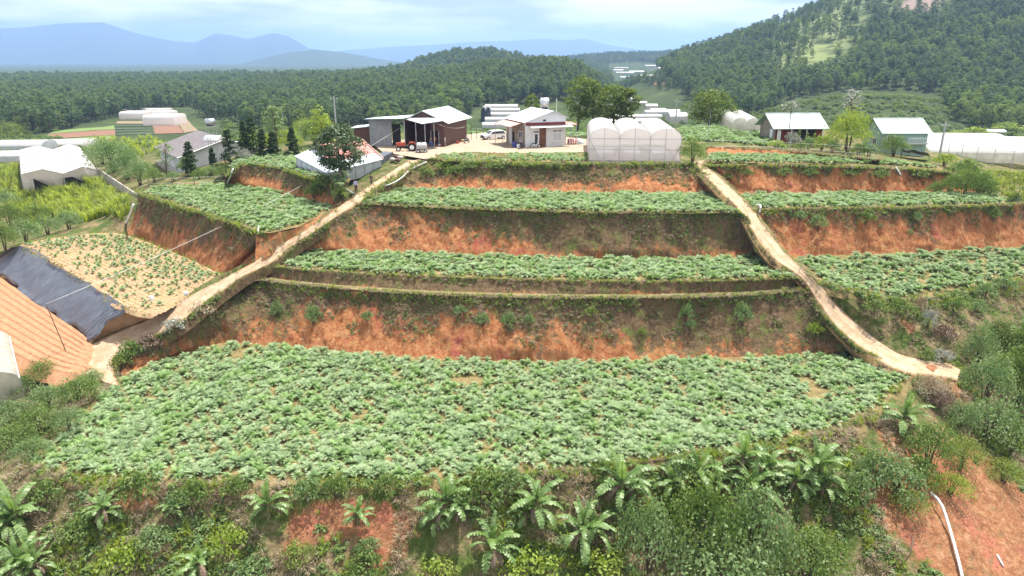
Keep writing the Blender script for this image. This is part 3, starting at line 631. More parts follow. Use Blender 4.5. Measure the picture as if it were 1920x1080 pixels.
# ------------------------------------------------------------------ banks
BANKS = []
def bank(name, bot, top, mat, amp=0.32, bulge=0.25, gul=0.9, out=None, step=0.33, moss=((0, 0), (1920, 0))):
    b = resample(E[bot], 200); t = resample(E[top], 200)
    L = np.linalg.norm(np.diff(b, axis=0), axis=1).sum(); nu = int(L / step); h = np.linalg.norm(t - b, axis=1).max(); nv = max(4, int(h / 0.30))
    P, v = loft_pts([E[bot], E[top]], nu, nv)
    dv = P[-1] - P[0]; tu = np.gradient(P[0], axis=0); nrm = np.cross(tu, dv); nrm /= np.maximum(np.linalg.norm(nrm, axis=1, keepdims=True), 1e-6)
    flip = nrm[:, 1].mean() > 0
    nrm = -nrm if flip else nrm
    Q = P.reshape(-1, 3); vv = np.repeat(v, nu)
    s = np.tile(np.arange(nu) * step, len(v))
    g = fbm(np.stack([s * gul, vv * 1.3, 0 * s], 1), 4, 31) * amp * 1.2 + fbm(np.stack([s * 0.16, vv * .6, 0 * s], 1), 3, 77) * amp * 2.0 + fbm(Q * 1.7, 3, 5) * amp * .55
    fade = np.clip(vv * 6, 0, 1) * np.clip((1 - vv) * 7, 0.12, 1)
    off = g * fade + bulge * np.sin(np.pi * vv) * -0.6
    NN = np.tile(nrm, (len(v), 1)); Q = Q + NN * off[:, None]
    # foot runs a little below the field, lip laps a little onto the upper field
    foot = P[0] + nrm * 0.25 - np.array([0, 0, .35]); flat = np.abs(np.gradient(P[-1][:, 2])) < 0.012 * step / .33; lip = P[-1] - nrm * np.where(flat, 0.5, 0.06)[:, None]; lip[:, 2] += np.where(flat, 0.02, -0.25)
    Q = np.vstack([foot, Q, lip]); vv = np.concatenate([np.zeros(nu), vv, np.ones(nu)])
    f = grid_faces(nu, len(v) + 2); ff = Q[:, 1] * CT - (Q[:, 2] - CAMZ) * ST; ms = np.interp(960 + FPX * Q[:, 0] / ff, [m_[0] for m_ in moss], [m_[1] for m_ in moss])
    o = link(name, mesh_np(name, Q, f if flip else f[:, ::-1], True, [M[mat]], {'v': vv, 'moss': ms})); tag(o, kind='structure')
    BANKS.append((name, Q.reshape(len(v) + 2, nu, 3), nrm, h)); return o
bank('terrace_bank', 'b1_bot', 'b1_top', 'bank_soil', 0.34, moss=((200, -.1), (420, .25), (540, .2), (600, -.35), (760, -.25), (900, -.05), (1000, .1), (1060, -.05), (1180, .05), (1260, .4), (1560, .42), (1660, .2)))
bank('terrace_bank', 'led_in', 'f2_front', 'bank_mossy', 0.12, 0.1)
bank('terrace_bank', 'b2_bot', 'b2_top', 'bank_soil', 0.30, moss=((500, .1), (650, .05), (700, -.2), (880, -.1), (960, .05), (1020, .4), (1440, .45)))
bank('terrace_bank', 'b3_bot', 'b3_top', 'bank_soil', 0.26, moss=((690, .35), (840, .3), (900, .1), (1100, .15), (1180, -.1), (1320, -.3)))
bank('terrace_bank', 'r3_bot', 'r3_top', 'bank_soil_bare', 0.25)
bank('terrace_bank', 'r2b_bot', 'r2b_top', 'bank_soil_bare', 0.32)
bank('terrace_bank', 'lb_bot', 'lb_top', 'bank_soil', 0.32)
bank('terrace_bank', 'l4_bot', 'l4_edge', 'bank_soil', 0.22)
# open slope between the right-hand field and the track
E['s_top'] = PZ((1536, 531, 6.2), (1600, 549, 5.55), (1660, 560, 4.75), (1710, 562, 4.45), (1780, 553, 4.45), (1860, 538, 4.55), (1920, 527, 4.65), (2080, 503, 4.95)); E['s_mid'] = PZ((1537, 534, 6.05), (1604, 576, 4.4), (1664, 604, 3.1), (1716, 618, 2.5), (1790, 622, 2.1), (1860, 618, 1.7), (1930, 610, 1.5), (2090, 590, 1.2)); E['s_bot'] = PZ((1538, 537, 5.9), (1590, 590, 3.5), (1648, 640, 1.4), (1698, 668, .4), (1765, 682, .0), (1840, 704, -1.4), (1930, 712, -2.4), (2090, 700, -3))
Ps, vs_ = loft_pts([E['s_bot'], E['s_mid'], E['s_top']], 150, 14); Qs = Ps.reshape(-1, 3).copy(); Qs[:, 2] += fbm(Qs / 2.2, 4, 37) * .45 * np.repeat(np.sin(np.pi * np.clip(vs_, .06, .94)), 150) + fbm(Qs / .7, 3, 38) * .12
sl_bare = .33 + fbm(Qs / 3.5, 3, 39) * .35
tag(link('hill_slope', mesh_np('hill_slope', Qs, grid_faces(150, len(vs_)), True, [M['ground_soil']], {'far': 0 * sl_bare, 'bare': sl_bare, 'meadow': 0 * sl_bare, 'rock': 0 * sl_bare})), kind='structure')
BANKS.append(('hill_slope', Qs.reshape(len(vs_), 150, 3), None, 6))
# ------------------------------------------------------------------ field sheets
def skirt(Q, nu, nv, jag=.25, out=.9, drop=1.3):
    """ragged rim that slopes away all round a sheet, so it sits in the ground"""
    G_ = Q.reshape(nv, nu, 3); b = np.concatenate([np.arange(nu), nu * np.arange(1, nv) + nu - 1, nu * (nv - 1) + np.arange(nu - 2, -1, -1), nu * np.arange(nv - 2, 0, -1)])
    P = Q[b]; t = np.roll(P, -1, 0) - np.roll(P, 1, 0); n = np.stack([t[:, 1], -t[:, 0], 0 * t[:, 0]], 1); n /= np.maximum(np.linalg.norm(n, axis=1, keepdims=True), 1e-6)
    c = Q.mean(0); sg = np.sign(np.sum(n * (P - c), 1).mean()); n *= sg; w = (1 + fbm(P / 1.1, 3, 17) * 1.2)[:, None]
    r1 = P + n * jag * w - [0, 0, .12]; r2 = P + n * (jag + out * .5 * w) - [0, 0, drop * .5]; r3 = P + n * (jag + out * w) - [0, 0, drop]
    m = len(b); k = len(Q); i = np.arange(m); j = (i + 1) % m; f = [grid_faces(nu, nv)]
    rings = [b, k + i, k + m + i, k + 2 * m + i]
    for a, c_ in zip(rings[:-1], rings[1:]): f.append(np.stack([a[i], c_[i], c_[j], a[j]], 1))
    return np.vstack([Q, r1, r2, r3]), np.vstack(f)
def sheet(name, front, back, mat, step=0.8, rel=0.07, lift=0.0, nv=None, rim_=None):
    a = resample(E[front], 60); b = resample(E[back], 60)
    nu = int(max(np.linalg.norm(np.diff(a, axis=0), axis=1).sum(), 4) / step) + 2; nv = nv or int(np.linalg.norm(a - b, axis=1).max() / step) + 2
    P, v = loft_pts([E[front], E[back]], nu, nv); Q = P.reshape(-1, 3).copy(); Q[:, 2] += lift + fbm(Q / 1.6, 3, 8) * rel
    Q, f = skirt(Q, nu, len(v), *rim_) if rim_ else (Q, grid_faces(nu, len(v))); o = link(name, mesh_np(name, Q, f, True, [M[mat]])); return tag(o, kind='structure')
sheet('field_soil', 'f0_front', 'f0_back', 'field_soil', rim_=(.15, .5, .5)); sheet('field_soil', 'f2_front', 'f2_back', 'field_soil'); sheet('field_soil', 'f3_front', 'f3_back', 'field_soil')
sheet('field_soil', 'r2_front', 'r2_back', 'field_soil'); sheet('field_soil', 'r1_front', 'r1_back', 'field_soil', rim_=(.2, .7, .8)); sheet('field_soil', 'l3_front', 'l3_back', 'field_soil')
sheet('field_soil', 'l4_edge', 'l4_back', 'field_soil', rel=0.03)
sheet('bank_ledge', 'led_out', 'led_in', 'dry_ledge', 0.4, 0.05, 0.02)
# bare, finely ridged plot and the orange beds below the tarpaulin
def ridged(name, front, back, mat, n_rows, amp, along='u', step=0.3, rim_=(.3, .8, .7)):
    a = resample(E[front], 60); b = resample(E[back], 60)
    nu = int(np.linalg.norm(np.diff(a, axis=0), axis=1).sum() / step); nv = int(np.linalg.norm(a - b, axis=1).max() / step)
    if along == 'u': nv = max(nv, n_rows * 8)
    else: nu = max(nu, n_rows * 8)
    P, v = loft_pts([E[front], E[back]], nu, nv); Q = P.reshape(-1, 3).copy()
    c = np.repeat(v, nu) if along == 'u' else np.tile(np.linspace(0, 1, nu), len(v))
    ph = np.abs((((c + fbm(Q / 3.0, 3, 14) * .010) * n_rows) % 1) - 0.5) * 2
    Q[:, 2] += amp * (sstep(0.92, 0.62, ph) - 0.6) + fbm(Q / 0.7, 3, 12) * 0.05 + fbm(Q / 3, 2, 13) * 0.08
    Q, f = skirt(Q, nu, len(v), *rim_); o = link(name, mesh_np(name, Q, f, True, [M[mat]])); return tag(o, kind='structure')
ridged('planting_beds', 'l1_front', 'l1_back', 'bed_soil', 9, 0.16)
ridged('field_soil', 'l2_front', 'l2_back', 'bare_soil', 22, 0.10, rim_=(.05, .25, .3))
# ------------------------------------------------------------------ dirt roads and the yard
def road(name, R_, n):
    l, r = road_pts(R_); nu = 9
    ll, rr = resample(l, n), resample(r, n)
    P = np.array([ll * (1 - t) + rr * t for t in np.linspace(0, 1, nu)]); u = np.repeat(np.linspace(0, 1, nu), n)
    Q = P.reshape(-1, 3).copy(); Q[:, :2] += fbm(Q / 1.3, 3, 33)[:, None] * (np.abs(u - .5) * 2)[:, None] * np.array([.22, .16]); Q[:, 2] += 0.02 - 0.09 * np.exp(-((np.abs(u - .5) - .25) / .09) ** 2) + fbm(Q / .8, 3, 9) * 0.05
    edge = np.array([ll + (ll - rr) / np.linalg.norm(ll - rr, axis=1)[:, None] * 0.5 - [0, 0, .6]]); edge2 = np.array([rr + (rr - ll) / np.linalg.norm(ll - rr, axis=1)[:, None] * 0.35 - [0, 0, .6]])
    Q = np.vstack([edge[0], Q, edge2[0]]); u = np.concatenate([np.full(n, -0.1), u, np.full(n, 1.1)])
    o = link(name, mesh_np(name, Q, grid_faces(n, nu + 2), True, [M['road_dirt']], {'u': u})); return tag(o, kind='structure')
def shoulder(R_, side, n, rows, mat='dry_ledge'):
    l, r = road_pts(R_); a, b = (resample(l, n), resample(r, n)) if side < 0 else (resample(r, n), resample(l, n)); o = a - b; o[:, 2] = 0; o /= np.linalg.norm(o, axis=1)[:, None]
    Q = np.vstack([a + o * d + np.array([0, 0, dz]) for d, dz in rows]); Q = Q + fbm(Q / .9, 3, 24)[:, None] * np.array([.14, .14, .16]) * np.repeat(np.linspace(.3, 1, len(rows)), n)[:, None]; v = np.repeat(np.linspace(1, 0, len(rows)), n); f = grid_faces(n, len(rows))
    tag(link('road_shoulder', mesh_np('road_shoulder', Q, f, True, [M[mat]], {'v': v * 0 + .45, 'moss': v * 0 + .4})), kind='structure')
shoulder(ROAD_L, -1, 220, ((-.05, -.02), (.4, -.25), (1.0, -.8), (1.8, -1.6), (2.6, -2.6))); shoulder(ROAD_L, 1, 220, ((-.15, .01), (.12, -.08), (.3, -.4), (.55, -1.0)), 'bank_soil'); shoulder(ROAD_R, -1, 200, ((-.15, .01), (.12, -.08), (.3, -.4), (.55, -1.0)), 'bank_soil')
shoulder(ROAD_R, 1, 200, ((-.05, -.02), (.4, -.02), (.9, -.2), (1.6, -.8)))
road('dirt_road', ROAD_L, 220); road('dirt_track', ROAD_R, 200)
def fillet(name, rows, mat, nu=50, nv=14, amp=.18):
    P, v = loft_pts(rows, nu, nv); Q = P.reshape(-1, 3).copy(); Q += fbm(Q / .9, 4, 29)[:, None] * np.array([.3, .3, .6]) * amp
    tag(link(name, mesh_np(name, Q, grid_faces(nu, len(v)), True, [M[mat]], {'v': np.full(len(Q), .35), 'moss': np.full(len(Q), -.1)})), kind='structure')
fillet('road_bank', [PZ((286, 587, 4.55), (236, 577, 4.55), (203, 604, 2.9), (166, 640, .95)), PZ((292, 594, 3.3), (228, 617, 1.8), (196, 632, 1.1), (168, 645, .75))], 'bare_soil')
fillet('road_bank', [PZ((480, 437, 9.7), (520, 436, 9.7), (562, 425, 9.75), (600, 404, 9.9), (642, 385, 10.9)), PZ((478, 500, 6.6), (506, 480, 7.5), (530, 464, 8.0), (594, 423, 9.6), (640, 391, 10.9))], 'bank_soil')
fillet('road_bank', [PZ((436, 510, 4.5), (468, 478, 6.8), (500, 448, 8.8)), PZ((424, 528, 5.7), (474, 500, 6.7), (526, 466, 8.0))], 'bank_soil')
E['rb_top'] = PL(15.1, (1326, 276), (1450, 281), (1560, 291), (1650, 300))
fillet('field_bank', [PL(ZY, (1326, 291.5), (1450, 292.5), (1560, 297.5), (1650, 303.5)), E['rb_top'], [p + Vector((0, 3, -1.0)) for p in E['rb_top']]], 'bank_soil', 120, 8, .12)
def patch(name, pts, mat, nu=60, nv=30, amp=0.04):
    P, v = loft_pts(pts, nu, nv); Q = P.reshape(-1, 3).copy()
    n = fbm(Q / 2.5, 3, 19)
    Q[:, 2] = np.maximum(Q[:, 2], ground_z(Q[:, 0], Q[:, 1]) + 0.05) + n * amp * 0
    o = link(name, mesh_np(name, Q, grid_faces(nu, len(Q) // nu), True, [M[mat]], {'u': np.full(len(Q), .5)})); return tag(o, kind='structure')
patch('yard', [PL(ZY, (716, 284), (778, 295), (806, 298), (850, 289), (960, 287), (1104, 288)), PL(ZY, (690, 262), (760, 262), (820, 262), (880, 252), (960, 246), (1104, 262))], 'yard_dirt', 70, 30)
# ------------------------------------------------------------------ leaf geometry
def leaf_cards(c, n, size, asp=0.55, rng=RNG):
    """one bent diamond of two triangles per centre c, facing n"""
    k = len(c); n = n / np.maximum(np.linalg.norm(n, axis=1, keepdims=True), 1e-6)
    r = rng.normal(size=(k, 3)); a = np.cross(n, r); a /= np.maximum(np.linalg.norm(a, axis=1, keepdims=True), 1e-6); b = np.cross(n, a)
    s = np.broadcast_to(np.asarray(size, float), (k,))[:, None]
    V = np.stack([c - a * s * .5, c + b * s * asp * .5 + n * s * .06, c + a * s * .5 - n * s * .05, c - b * s * asp * .5 + n * s * .06], 1).reshape(-1, 3)
    return V, np.arange(k * 4).reshape(k, 4)
def join(parts):
    V, F, Mi, b = [], [], [], 0
    for v, f, m in parts:
        V.append(np.asarray(v)); F.append(np.asarray(f) + b); Mi.append(np.full(len(f), m)); b += len(v)
    return np.vstack(V), F, np.concatenate(Mi)
def clump_crown(rng, centres, radii, per, size, up=0.35, flat=0.75, asp=0.6):
    cs, ns, sz = [], [], []
    for c, r in zip(centres, radii):
        d = rng.normal(size=(per, 3)); d /= np.linalg.norm(d, axis=1, keepdims=True); d[:, 2] = np.where(d[:, 2] < -0.3, -d[:, 2] * .4, d[:, 2])
        rr = r * rng.uniform(0.55, 1.08, (per, 1)); p = c + d * rr * np.array([1, 1, flat])
        cs.append(p); ns.append(d + np.array([0, 0, up]) + rng.normal(size=(per, 3)) * 0.45); sz.append(size * rng.uniform(0.6, 1.3, per))
    return leaf_cards(np.vstack(cs), np.vstack(ns), np.concatenate(sz), asp, rng)
def tubes_np(segs, n=6):
    mb = MB()
    for pts, rad in segs: mb.tube(pts, rad, n, False)
    return np.array(mb.v), np.array(mb.f)
def tree_parts(rng, h, crown_r, base, kind='round', clumps=14, per=40, leaf=0.5, tr=0.18, limbs=6, clump_r=0.34, lean=0.05):
    """returns (trunk v,f), (crown v,f); trunk foot at the origin"""
    top = np.array([rng.normal() * lean * h, rng.normal() * lean * h, h * 0.93])
    def at(t): return top * t + np.array([math.sin(t * 3) * .03 * h * lean * 5, 0, 0])
    segs = [([at(t) - np.array([0, 0, 0.3 if t == 0 else 0]) for t in (0, .25, .5, .75, 1)], [tr * 1.25, tr, tr * .8, tr * .5, tr * .15])]
    C, Rr = [], []
    for i in range(clumps):
        t = (i + rng.uniform(0, 1)) / clumps; zt = base + (1 - base) * t; a = i * 2.4 + rng.uniform(-.5, .5)
        if kind == 'round': w = math.sin(math.pi * min(1, .12 + .82 * t)) ** .7
        elif kind == 'umbrella': w = (.45 + .55 * t) * (1.15 - t ** 4)
        elif kind == 'cone': w = (1 - t) ** .8 + .05
        elif kind == 'column': w = math.sin(math.pi * min(1, .22 + .74 * t)) ** .6 * (1 - .45 * t)
        r = crown_r * w * rng.uniform(.35, .82) if kind != 'column' else crown_r * w * rng.uniform(.1, .5)
        c = at(zt * .97) + np.array([math.cos(a) * r, math.sin(a) * r, 0]); c[2] = h * (zt * .96)
        C.append(c); Rr.append(crown_r * clump_r * rng.uniform(.75, 1.25) * (1 - .45 * t if kind in ('cone', 'column') else 1))
        if i % max(1, clumps // max(limbs, 1)) == 0 and limbs:
            s = at(max(.15, zt * .97 - .16)); segs.append(([s, (s + c) / 2 + np.array([0, 0, .04 * h]), c], [tr * .45, tr * .3, tr * .08]))
    cv, cf = clump_crown(rng, C, Rr, per, leaf)
    return tubes_np(segs), (cv, cf)
def variant_mesh(name, rng, bark, leafm, **kw):
    (tv, tf), (cv, cf) = tree_parts(rng, **kw); V, F, Mi = join([(tv, tf, 0), (cv, cf, 1)])
    return mesh_np(name, V, F, False, [M[bark], M[leafm]], None, Mi)
def shrub_parts(rng, rx, h, clumps=9, per=34, leaf=0.2, stems=5, up=.4):
    C, Rr, segs = [], [], []
    for i in range(clumps):
        a = i * 2.4 + rng.uniform(-.4, .4); q = math.sqrt((i + .5) / clumps); c = np.array([math.cos(a) * rx * q * .72, math.sin(a) * rx * q * .72, h * (.72 - .42 * q * q) * rng.uniform(.75, 1.2)])
        C.append(c); Rr.append(min(rx, h) * .36 * rng.uniform(.75, 1.3))
        if i < stems: segs.append(([(c[0] * .1, c[1] * .1, -.2), (c[0] * .6, c[1] * .6, c[2] * .6), tuple(c)], [.035 * h, .025 * h, .008 * h]))
    return tubes_np(segs, 5), clump_crown(rng, C, Rr, per, leaf, up)

# ------------------------------------------------------------------ artichoke plants
def artichoke_mesh(seed, nleaf=15, mat='artichoke_leaf', small=False):
    rng = np.random.default_rng(seed); V, F = [], []
    ns = 5 if small else 7
    for i in range(nleaf):
        ring = i / nleaf; az = i * 2.399 + rng.uniform(-.25, .25); el0 = R(54 + 34 * ring + rng.uniform(-12, 12)); L = (0.78 - .30 * ring) * rng.uniform(.8, 1.2); curve = R(95 - 30 * ring + rng.uniform(-15, 15))
        p = np.array([0, 0, .04 + .10 * ring]); d = np.array([math.cos(az), math.sin(az)]); side = np.array([-d[1], d[0], 0]); tw = rng.uniform(-.3, .3)
        rib = [p.copy()]
        for k in range(ns):
            e = el0 - curve * ((k + .5) / ns) ** 1.1; p = p + np.array([d[0] * math.cos(e), d[1] * math.cos(e), math.sin(e)]) * L / ns; rib.append(p.copy())
        b = len(V); V += rib
        for sgn in (-1, 1):
            for k in range(ns):
                t = (k + .6) / ns; w = .30 * L * math.sin(math.pi * min(1, .18 + .8 * t)) ** .8 * rng.uniform(.75, 1.2)
                f = rib[min(k + 1, ns)] - rib[k]; up = np.cross(side, f); up /= max(np.linalg.norm(up), 1e-6); up = up if up[2] > 0 else -up
                tip = rib[k] + f * 1.25 + side * sgn * w + up * w * (.28 + tw * sgn)
                V.append(tip); F.append((b + k, b + k + 1, len(V) - 1) if sgn > 0 else (b + k + 1, b + k, len(V) - 1))
    return mesh_np('artichoke', np.array(V), np.array(F), False, [M[mat]])
ART = [artichoke_mesh(s, 17 + s % 5, 'artichoke_leaf' if s % 3 else 'artichoke_fresh') for s in range(6)]
# ------------------------------------------------------------------ grass tufts and weeds for scattering
def tuft_mesh(name, seed, n, h, spread, width, mats, bend=.5):
    rng = np.random.default_rng(seed); V, F, Mi = [], [], []
    for i in range(n):
        a = rng.uniform(0, 6.283); r = spread * rng.uniform(0, .4); L = h * rng.uniform(.55, 1.15); o = np.array([math.cos(a) * r, math.sin(a) * r, -.03]); d = np.array([math.cos(a), math.sin(a), 0]); s = np.array([-d[1], d[0], 0]) * width * rng.uniform(.6, 1.2)
        bb = bend * rng.uniform(.4, 1.3); m = o + d * L * .3 * bb + np.array([0, 0, L * .62]); t = o + d * L * bb + np.array([0, 0, L * (1.05 - .45 * bb)]); b = len(V)
        V += [o - s * .6, o + s * .6, m + s, m - s, t]; F.append((b, b + 1, b + 2)); F.append((b, b + 2, b + 3)); F.append((b + 3, b + 2, b + 4)); Mi += [rng.integers(0, len(mats))] * 3
    return mesh_np(name, np.array(V), np.array(F), False, [M[m] for m in mats], None, Mi)
def weed_mesh(name, seed, r, h, n, leaf, mat):
    rng = np.random.default_rng(seed); d = rng.normal(size=(n, 3)); d[:, 2] = np.abs(d[:, 2]); d /= np.linalg.norm(d, axis=1, keepdims=True)
    c = d * rng.uniform(.3, 1, (n, 1)) * np.array([r, r, h]); v, f = leaf_cards(c, d + [0, 0, .6], leaf * rng.uniform(.6, 1.3, n), .55, rng)
    return mesh_np(name, v, f, False, [M[mat]])
# ------------------------------------------------------------------ geometry-node scatter (for what is kind "stuff")
def src_collection(name, meshes):
    c = bpy.data.collections.new(name)
    for i, m in enumerate(meshes): o = bpy.data.objects.new('%s_%03d' % (name, i), m); c.objects.link(o)
    return c
def scatter(name, meshes, P, rot, sc, idx, label=None, cat=None):
    src = src_collection(name + '_source', meshes)
    me = bpy.data.meshes.new(name); me.vertices.add(len(P)); me.vertices.foreach_set('co', np.asarray(P, np.float32).ravel())
    for k, typ, d, key in (('rot', 'FLOAT_VECTOR', rot, 'vector'), ('sc', 'FLOAT', sc, 'value'), ('idx', 'INT', idx, 'value')):
        a = me.attributes.new(k, typ, 'POINT'); a.data.foreach_set(key, np.asarray(d, np.int32 if typ == 'INT' else np.float32).ravel())
    o = link(name, me); g = bpy.data.node_groups.new(name + '_scatter', 'GeometryNodeTree')
    g.interface.new_socket('Geometry', in_out='INPUT', socket_type='NodeSocketGeometry'); g.interface.new_socket('Geometry', in_out='OUTPUT', socket_type='NodeSocketGeometry')
    a = g.nodes.new('NodeGroupInput'); z = g.nodes.new('NodeGroupOutput'); ci = g.nodes.new('GeometryNodeCollectionInfo'); ci.inputs['Collection'].default_value = src
    ci.inputs['Separate Children'].default_value = True; ci.inputs['Reset Children'].default_value = True
    iop = g.nodes.new('GeometryNodeInstanceOnPoints'); iop.inputs['Pick Instance'].default_value = True
    def na(nm, typ): n = g.nodes.new('GeometryNodeInputNamedAttribute'); n.data_type = typ; n.inputs['Name'].default_value = nm; return n.outputs['Attribute']
    g.links.new(a.outputs[0], iop.inputs['Points']); g.links.new(ci.outputs[0], iop.inputs['Instance']); g.links.new(na('idx', 'INT'), iop.inputs['Instance Index'])
    e = g.nodes.new('FunctionNodeEulerToRotation'); g.links.new(na('rot', 'FLOAT_VECTOR'), e.inputs[0]); g.links.new(e.outputs[0], iop.inputs['Rotation']); g.links.new(na('sc', 'FLOAT'), iop.inputs['Scale'])
    g.links.new(iop.outputs[0], z.inputs[0])
    md = o.modifiers.new('scatter', 'NODES'); md.node_group = g
    return tag(o, label, cat, kind='stuff')
def rand_rot(n, tilt=0.12):
    r = RNG.normal(size=(n, 3)) * tilt; r[:, 2] = RNG.uniform(0, 6.283, n); return r
def poly_of(a, b): return [tuple(p) for p in E[a]] + [tuple(p) for p in reversed(E[b])]
def fill(poly, step, jit=0.32, ang=0.0, row=1.0):
    p = np.array([q[:2] for q in poly]); lo, hi = p.min(0), p.max(0); c = (lo + hi) / 2; L = np.linalg.norm(hi - lo) / 2 + 2
    g = np.arange(-L, L, step); X, Y = np.meshgrid(g / row, g * row); X[::2] += step * .5 / row
    X = X.ravel(); Y = Y.ravel(); x = c[0] + X * math.cos(ang) - Y * math.sin(ang) + RNG.normal(size=X.size) * jit * step * .6; y = c[1] + X * math.sin(ang) + Y * math.cos(ang) + RNG.normal(size=X.size) * jit * step * .6
    m = in_poly(x, y, poly); return x[m], y[m]
def shrink(poly, d):
    """move outline inwards"""
    p = np.array([q[:2] for q in poly]); a = 0.5 * np.sum(p[:, 0] * np.roll(p[:, 1], -1) - np.roll(p[:, 0], -1) * p[:, 1]); t = np.roll(p, -1, 0) - np.roll(p, 1, 0); t /= np.maximum(np.linalg.norm(t, axis=1, keepdims=True), 1e-6)
    n = np.stack([-t[:, 1], t[:, 0]], 1) * (1 if a > 0 else -1); return [tuple(q) for q in p + n * d]
# ------------------------------------------------------------------ artichokes in the fields
APTS = []
def crop(a, b, z, step, ang, gap, zf=None, big=1.0, inset=0.45, row=1.0):
    x, y = fill(shrink(poly_of(a, b), inset), step, .33 if row == 1 else .2, ang, row); P = np.stack([x, y, np.zeros_like(x)], 1)
    n = fbm(P / 4.5, 3, 41) * .6 + fbm(P / 1.7, 2, 43) * .4
    keep = (n > -gap) & (RNG.uniform(size=len(x)) > .05); P = P[keep]; n = n[keep]
    P[:, 2] = z + fbm(P / 1.6, 3, 8) * .07 if zf is None else zf(P[:, 0], P[:, 1]); P[:, 2] -= 0.02
    s = 1.12 * big * RNG.uniform(.6, 1.3, len(P)) * (1 + .25 * np.clip(n, -.6, .6)); APTS.append(np.column_stack([P, s]))
def zloft(a, b):
    P_, v_ = loft_pts([E[a], E[b]], 60, 20); q = P_.reshape(-1, 3); kd = kdtree.KDTree(len(q))
    for i, c in enumerate(q): kd.insert((c[0], c[1], 0), i)
    kd.balance(); return lambda x, y: np.array([q[kd.find((a_, b_, 0))[1]][2] for a_, b_ in zip(x, y)])
r1z = zloft('r1_front', 'r1_back')
crop('f0_front', 'f0_back', Z0, 0.78, R(-52), 0.42, None, .88, .45, 1.22); crop('f2_front', 'f2_back', Z2, .74, 0, 0.62, None, .84); crop('f3_front', 'f3_back', Z3, .74, 0, 0.62, None, .84)
crop('r2_front', 'r2_back', Z3, .74, 0, 0.6, None, .84); crop('r1_front', 'r1_back', Z2, .76, R(10), 0.45, r1z, .84); crop('l3_front', 'l3_back', ZL3, .76, R(40), 0.6, None, .84); crop('l4_edge', 'l4_back', ZL4, .76, 0, .6, None, .8)
E['yf_front'] = PL(ZY, (830, 303), (900, 304), (1000, 305), (1100, 305)); E['yf_back'] = PL(ZY, (815, 291), (900, 289), (1000, 289), (1104, 291))
E['rt_front'] = PZ((1326, 306, ZY), (1450, 308, ZY), (1560, 309, ZY), (1680, 313, 14.25), (1770, 320, 13.6)); E['rt_back'] = PZ((1326, 292, ZY), (1450, 293, ZY), (1560, 298, ZY), (1680, 306, 14.3), (1750, 312, 13.85)); rtz = zloft('rt_front', 'rt_back')
E['bk_front'] = PL(15.0, (1275, 262), (1340, 266), (1440, 272), (1480, 276)); E['bk_back'] = PL(15.0, (1270, 238), (1330, 238), (1400, 243), (1440, 252))
E['bl_front'] = PL(14.2, (1062, 258), (1110, 260)); E['bl_back'] = PL(14.2, (1062, 240), (1110, 240))
E['bm_front'] = PL(14.0, (876, 252), (905, 252)); E['bm_back'] = PL(14.0, (880, 237), (915, 237))
gzf = lambda x, y: ground_z(x, y)
crop('yf_front', 'yf_back', ZY, .95, 0, .25, None, .75); crop('rt_front', 'rt_back', ZY, .78, 0, .5, lambda x, y: rtz(x, y) + .1, .84); crop('bk_front', 'bk_back', 15, .95, 0, .7, gzf)
crop('bl_front', 'bl_back', 14, .95, 0, .7, gzf); crop('bm_front', 'bm_back', 14, .95, 0, .7, gzf)
sheet('field_soil', 'yf_front', 'yf_back', 'field_soil', .8, .07, 0.10); sheet('field_soil', 'rt_front', 'rt_back', 'field_soil', .8, .07, 0.10)
# young sparse plants in the bare plot
x, y = fill(shrink(poly_of('l2_front', 'l2_back'), .6), .72, .3, R(-42)); P = np.stack([x, y, np.full(len(x), ZL2 + .04)], 1)
n = fbm(P / 5, 3, 47); c1 = W(230, 520, ZL2); near_edge = np.array([min(np.hypot(px_ - q[0], py_ - q[1]) for q in resample(E['l2_back'], 40)) for px_, py_ in zip(x, y)])
keep = RNG.uniform(size=len(x)) < np.clip(.10 + 1.2 * np.clip(n, 0, 1) + 1.05 * np.exp(-(near_edge / 6.0) ** 1.5), 0, .95); APTS.append(np.column_stack([P[keep], RNG.uniform(.35, .75, keep.sum())]))
APTS = np.vstack(APTS)
sx = np.array([proj(p[:3]) for p in APTS]); vis = (sx[:, 0] > 5) & (sx[:, 0] < 1915) & (sx[:, 1] < 1070)
dist = np.linalg.norm(APTS[:, :3] - np.array([0, 0, CAMZ]), axis=1); order = np.argsort(np.where(vis, dist / APTS[:, 3], 1e9)); solo = order[:295]; rest = order[295:]
for i in solo:
    p = APTS[i]; o = link('artichoke_plant', ART[RNG.integers(0, 6)], None, tuple(p[:3]), RNG.uniform(0, 6.28)); o.scale = [p[3]] * 3
    tag(o, 'silvery green artichoke plant in the front rows of the lowest field', 'plant', 'artichoke plants at the front of the lowest field')
scatter('artichoke_crop', ART, APTS[rest, :3], rand_rot(len(rest), .10), APTS[rest, 3], RNG.integers(0, 6, len(rest)), 'silvery green artichoke crop covering the terraces', 'crop')

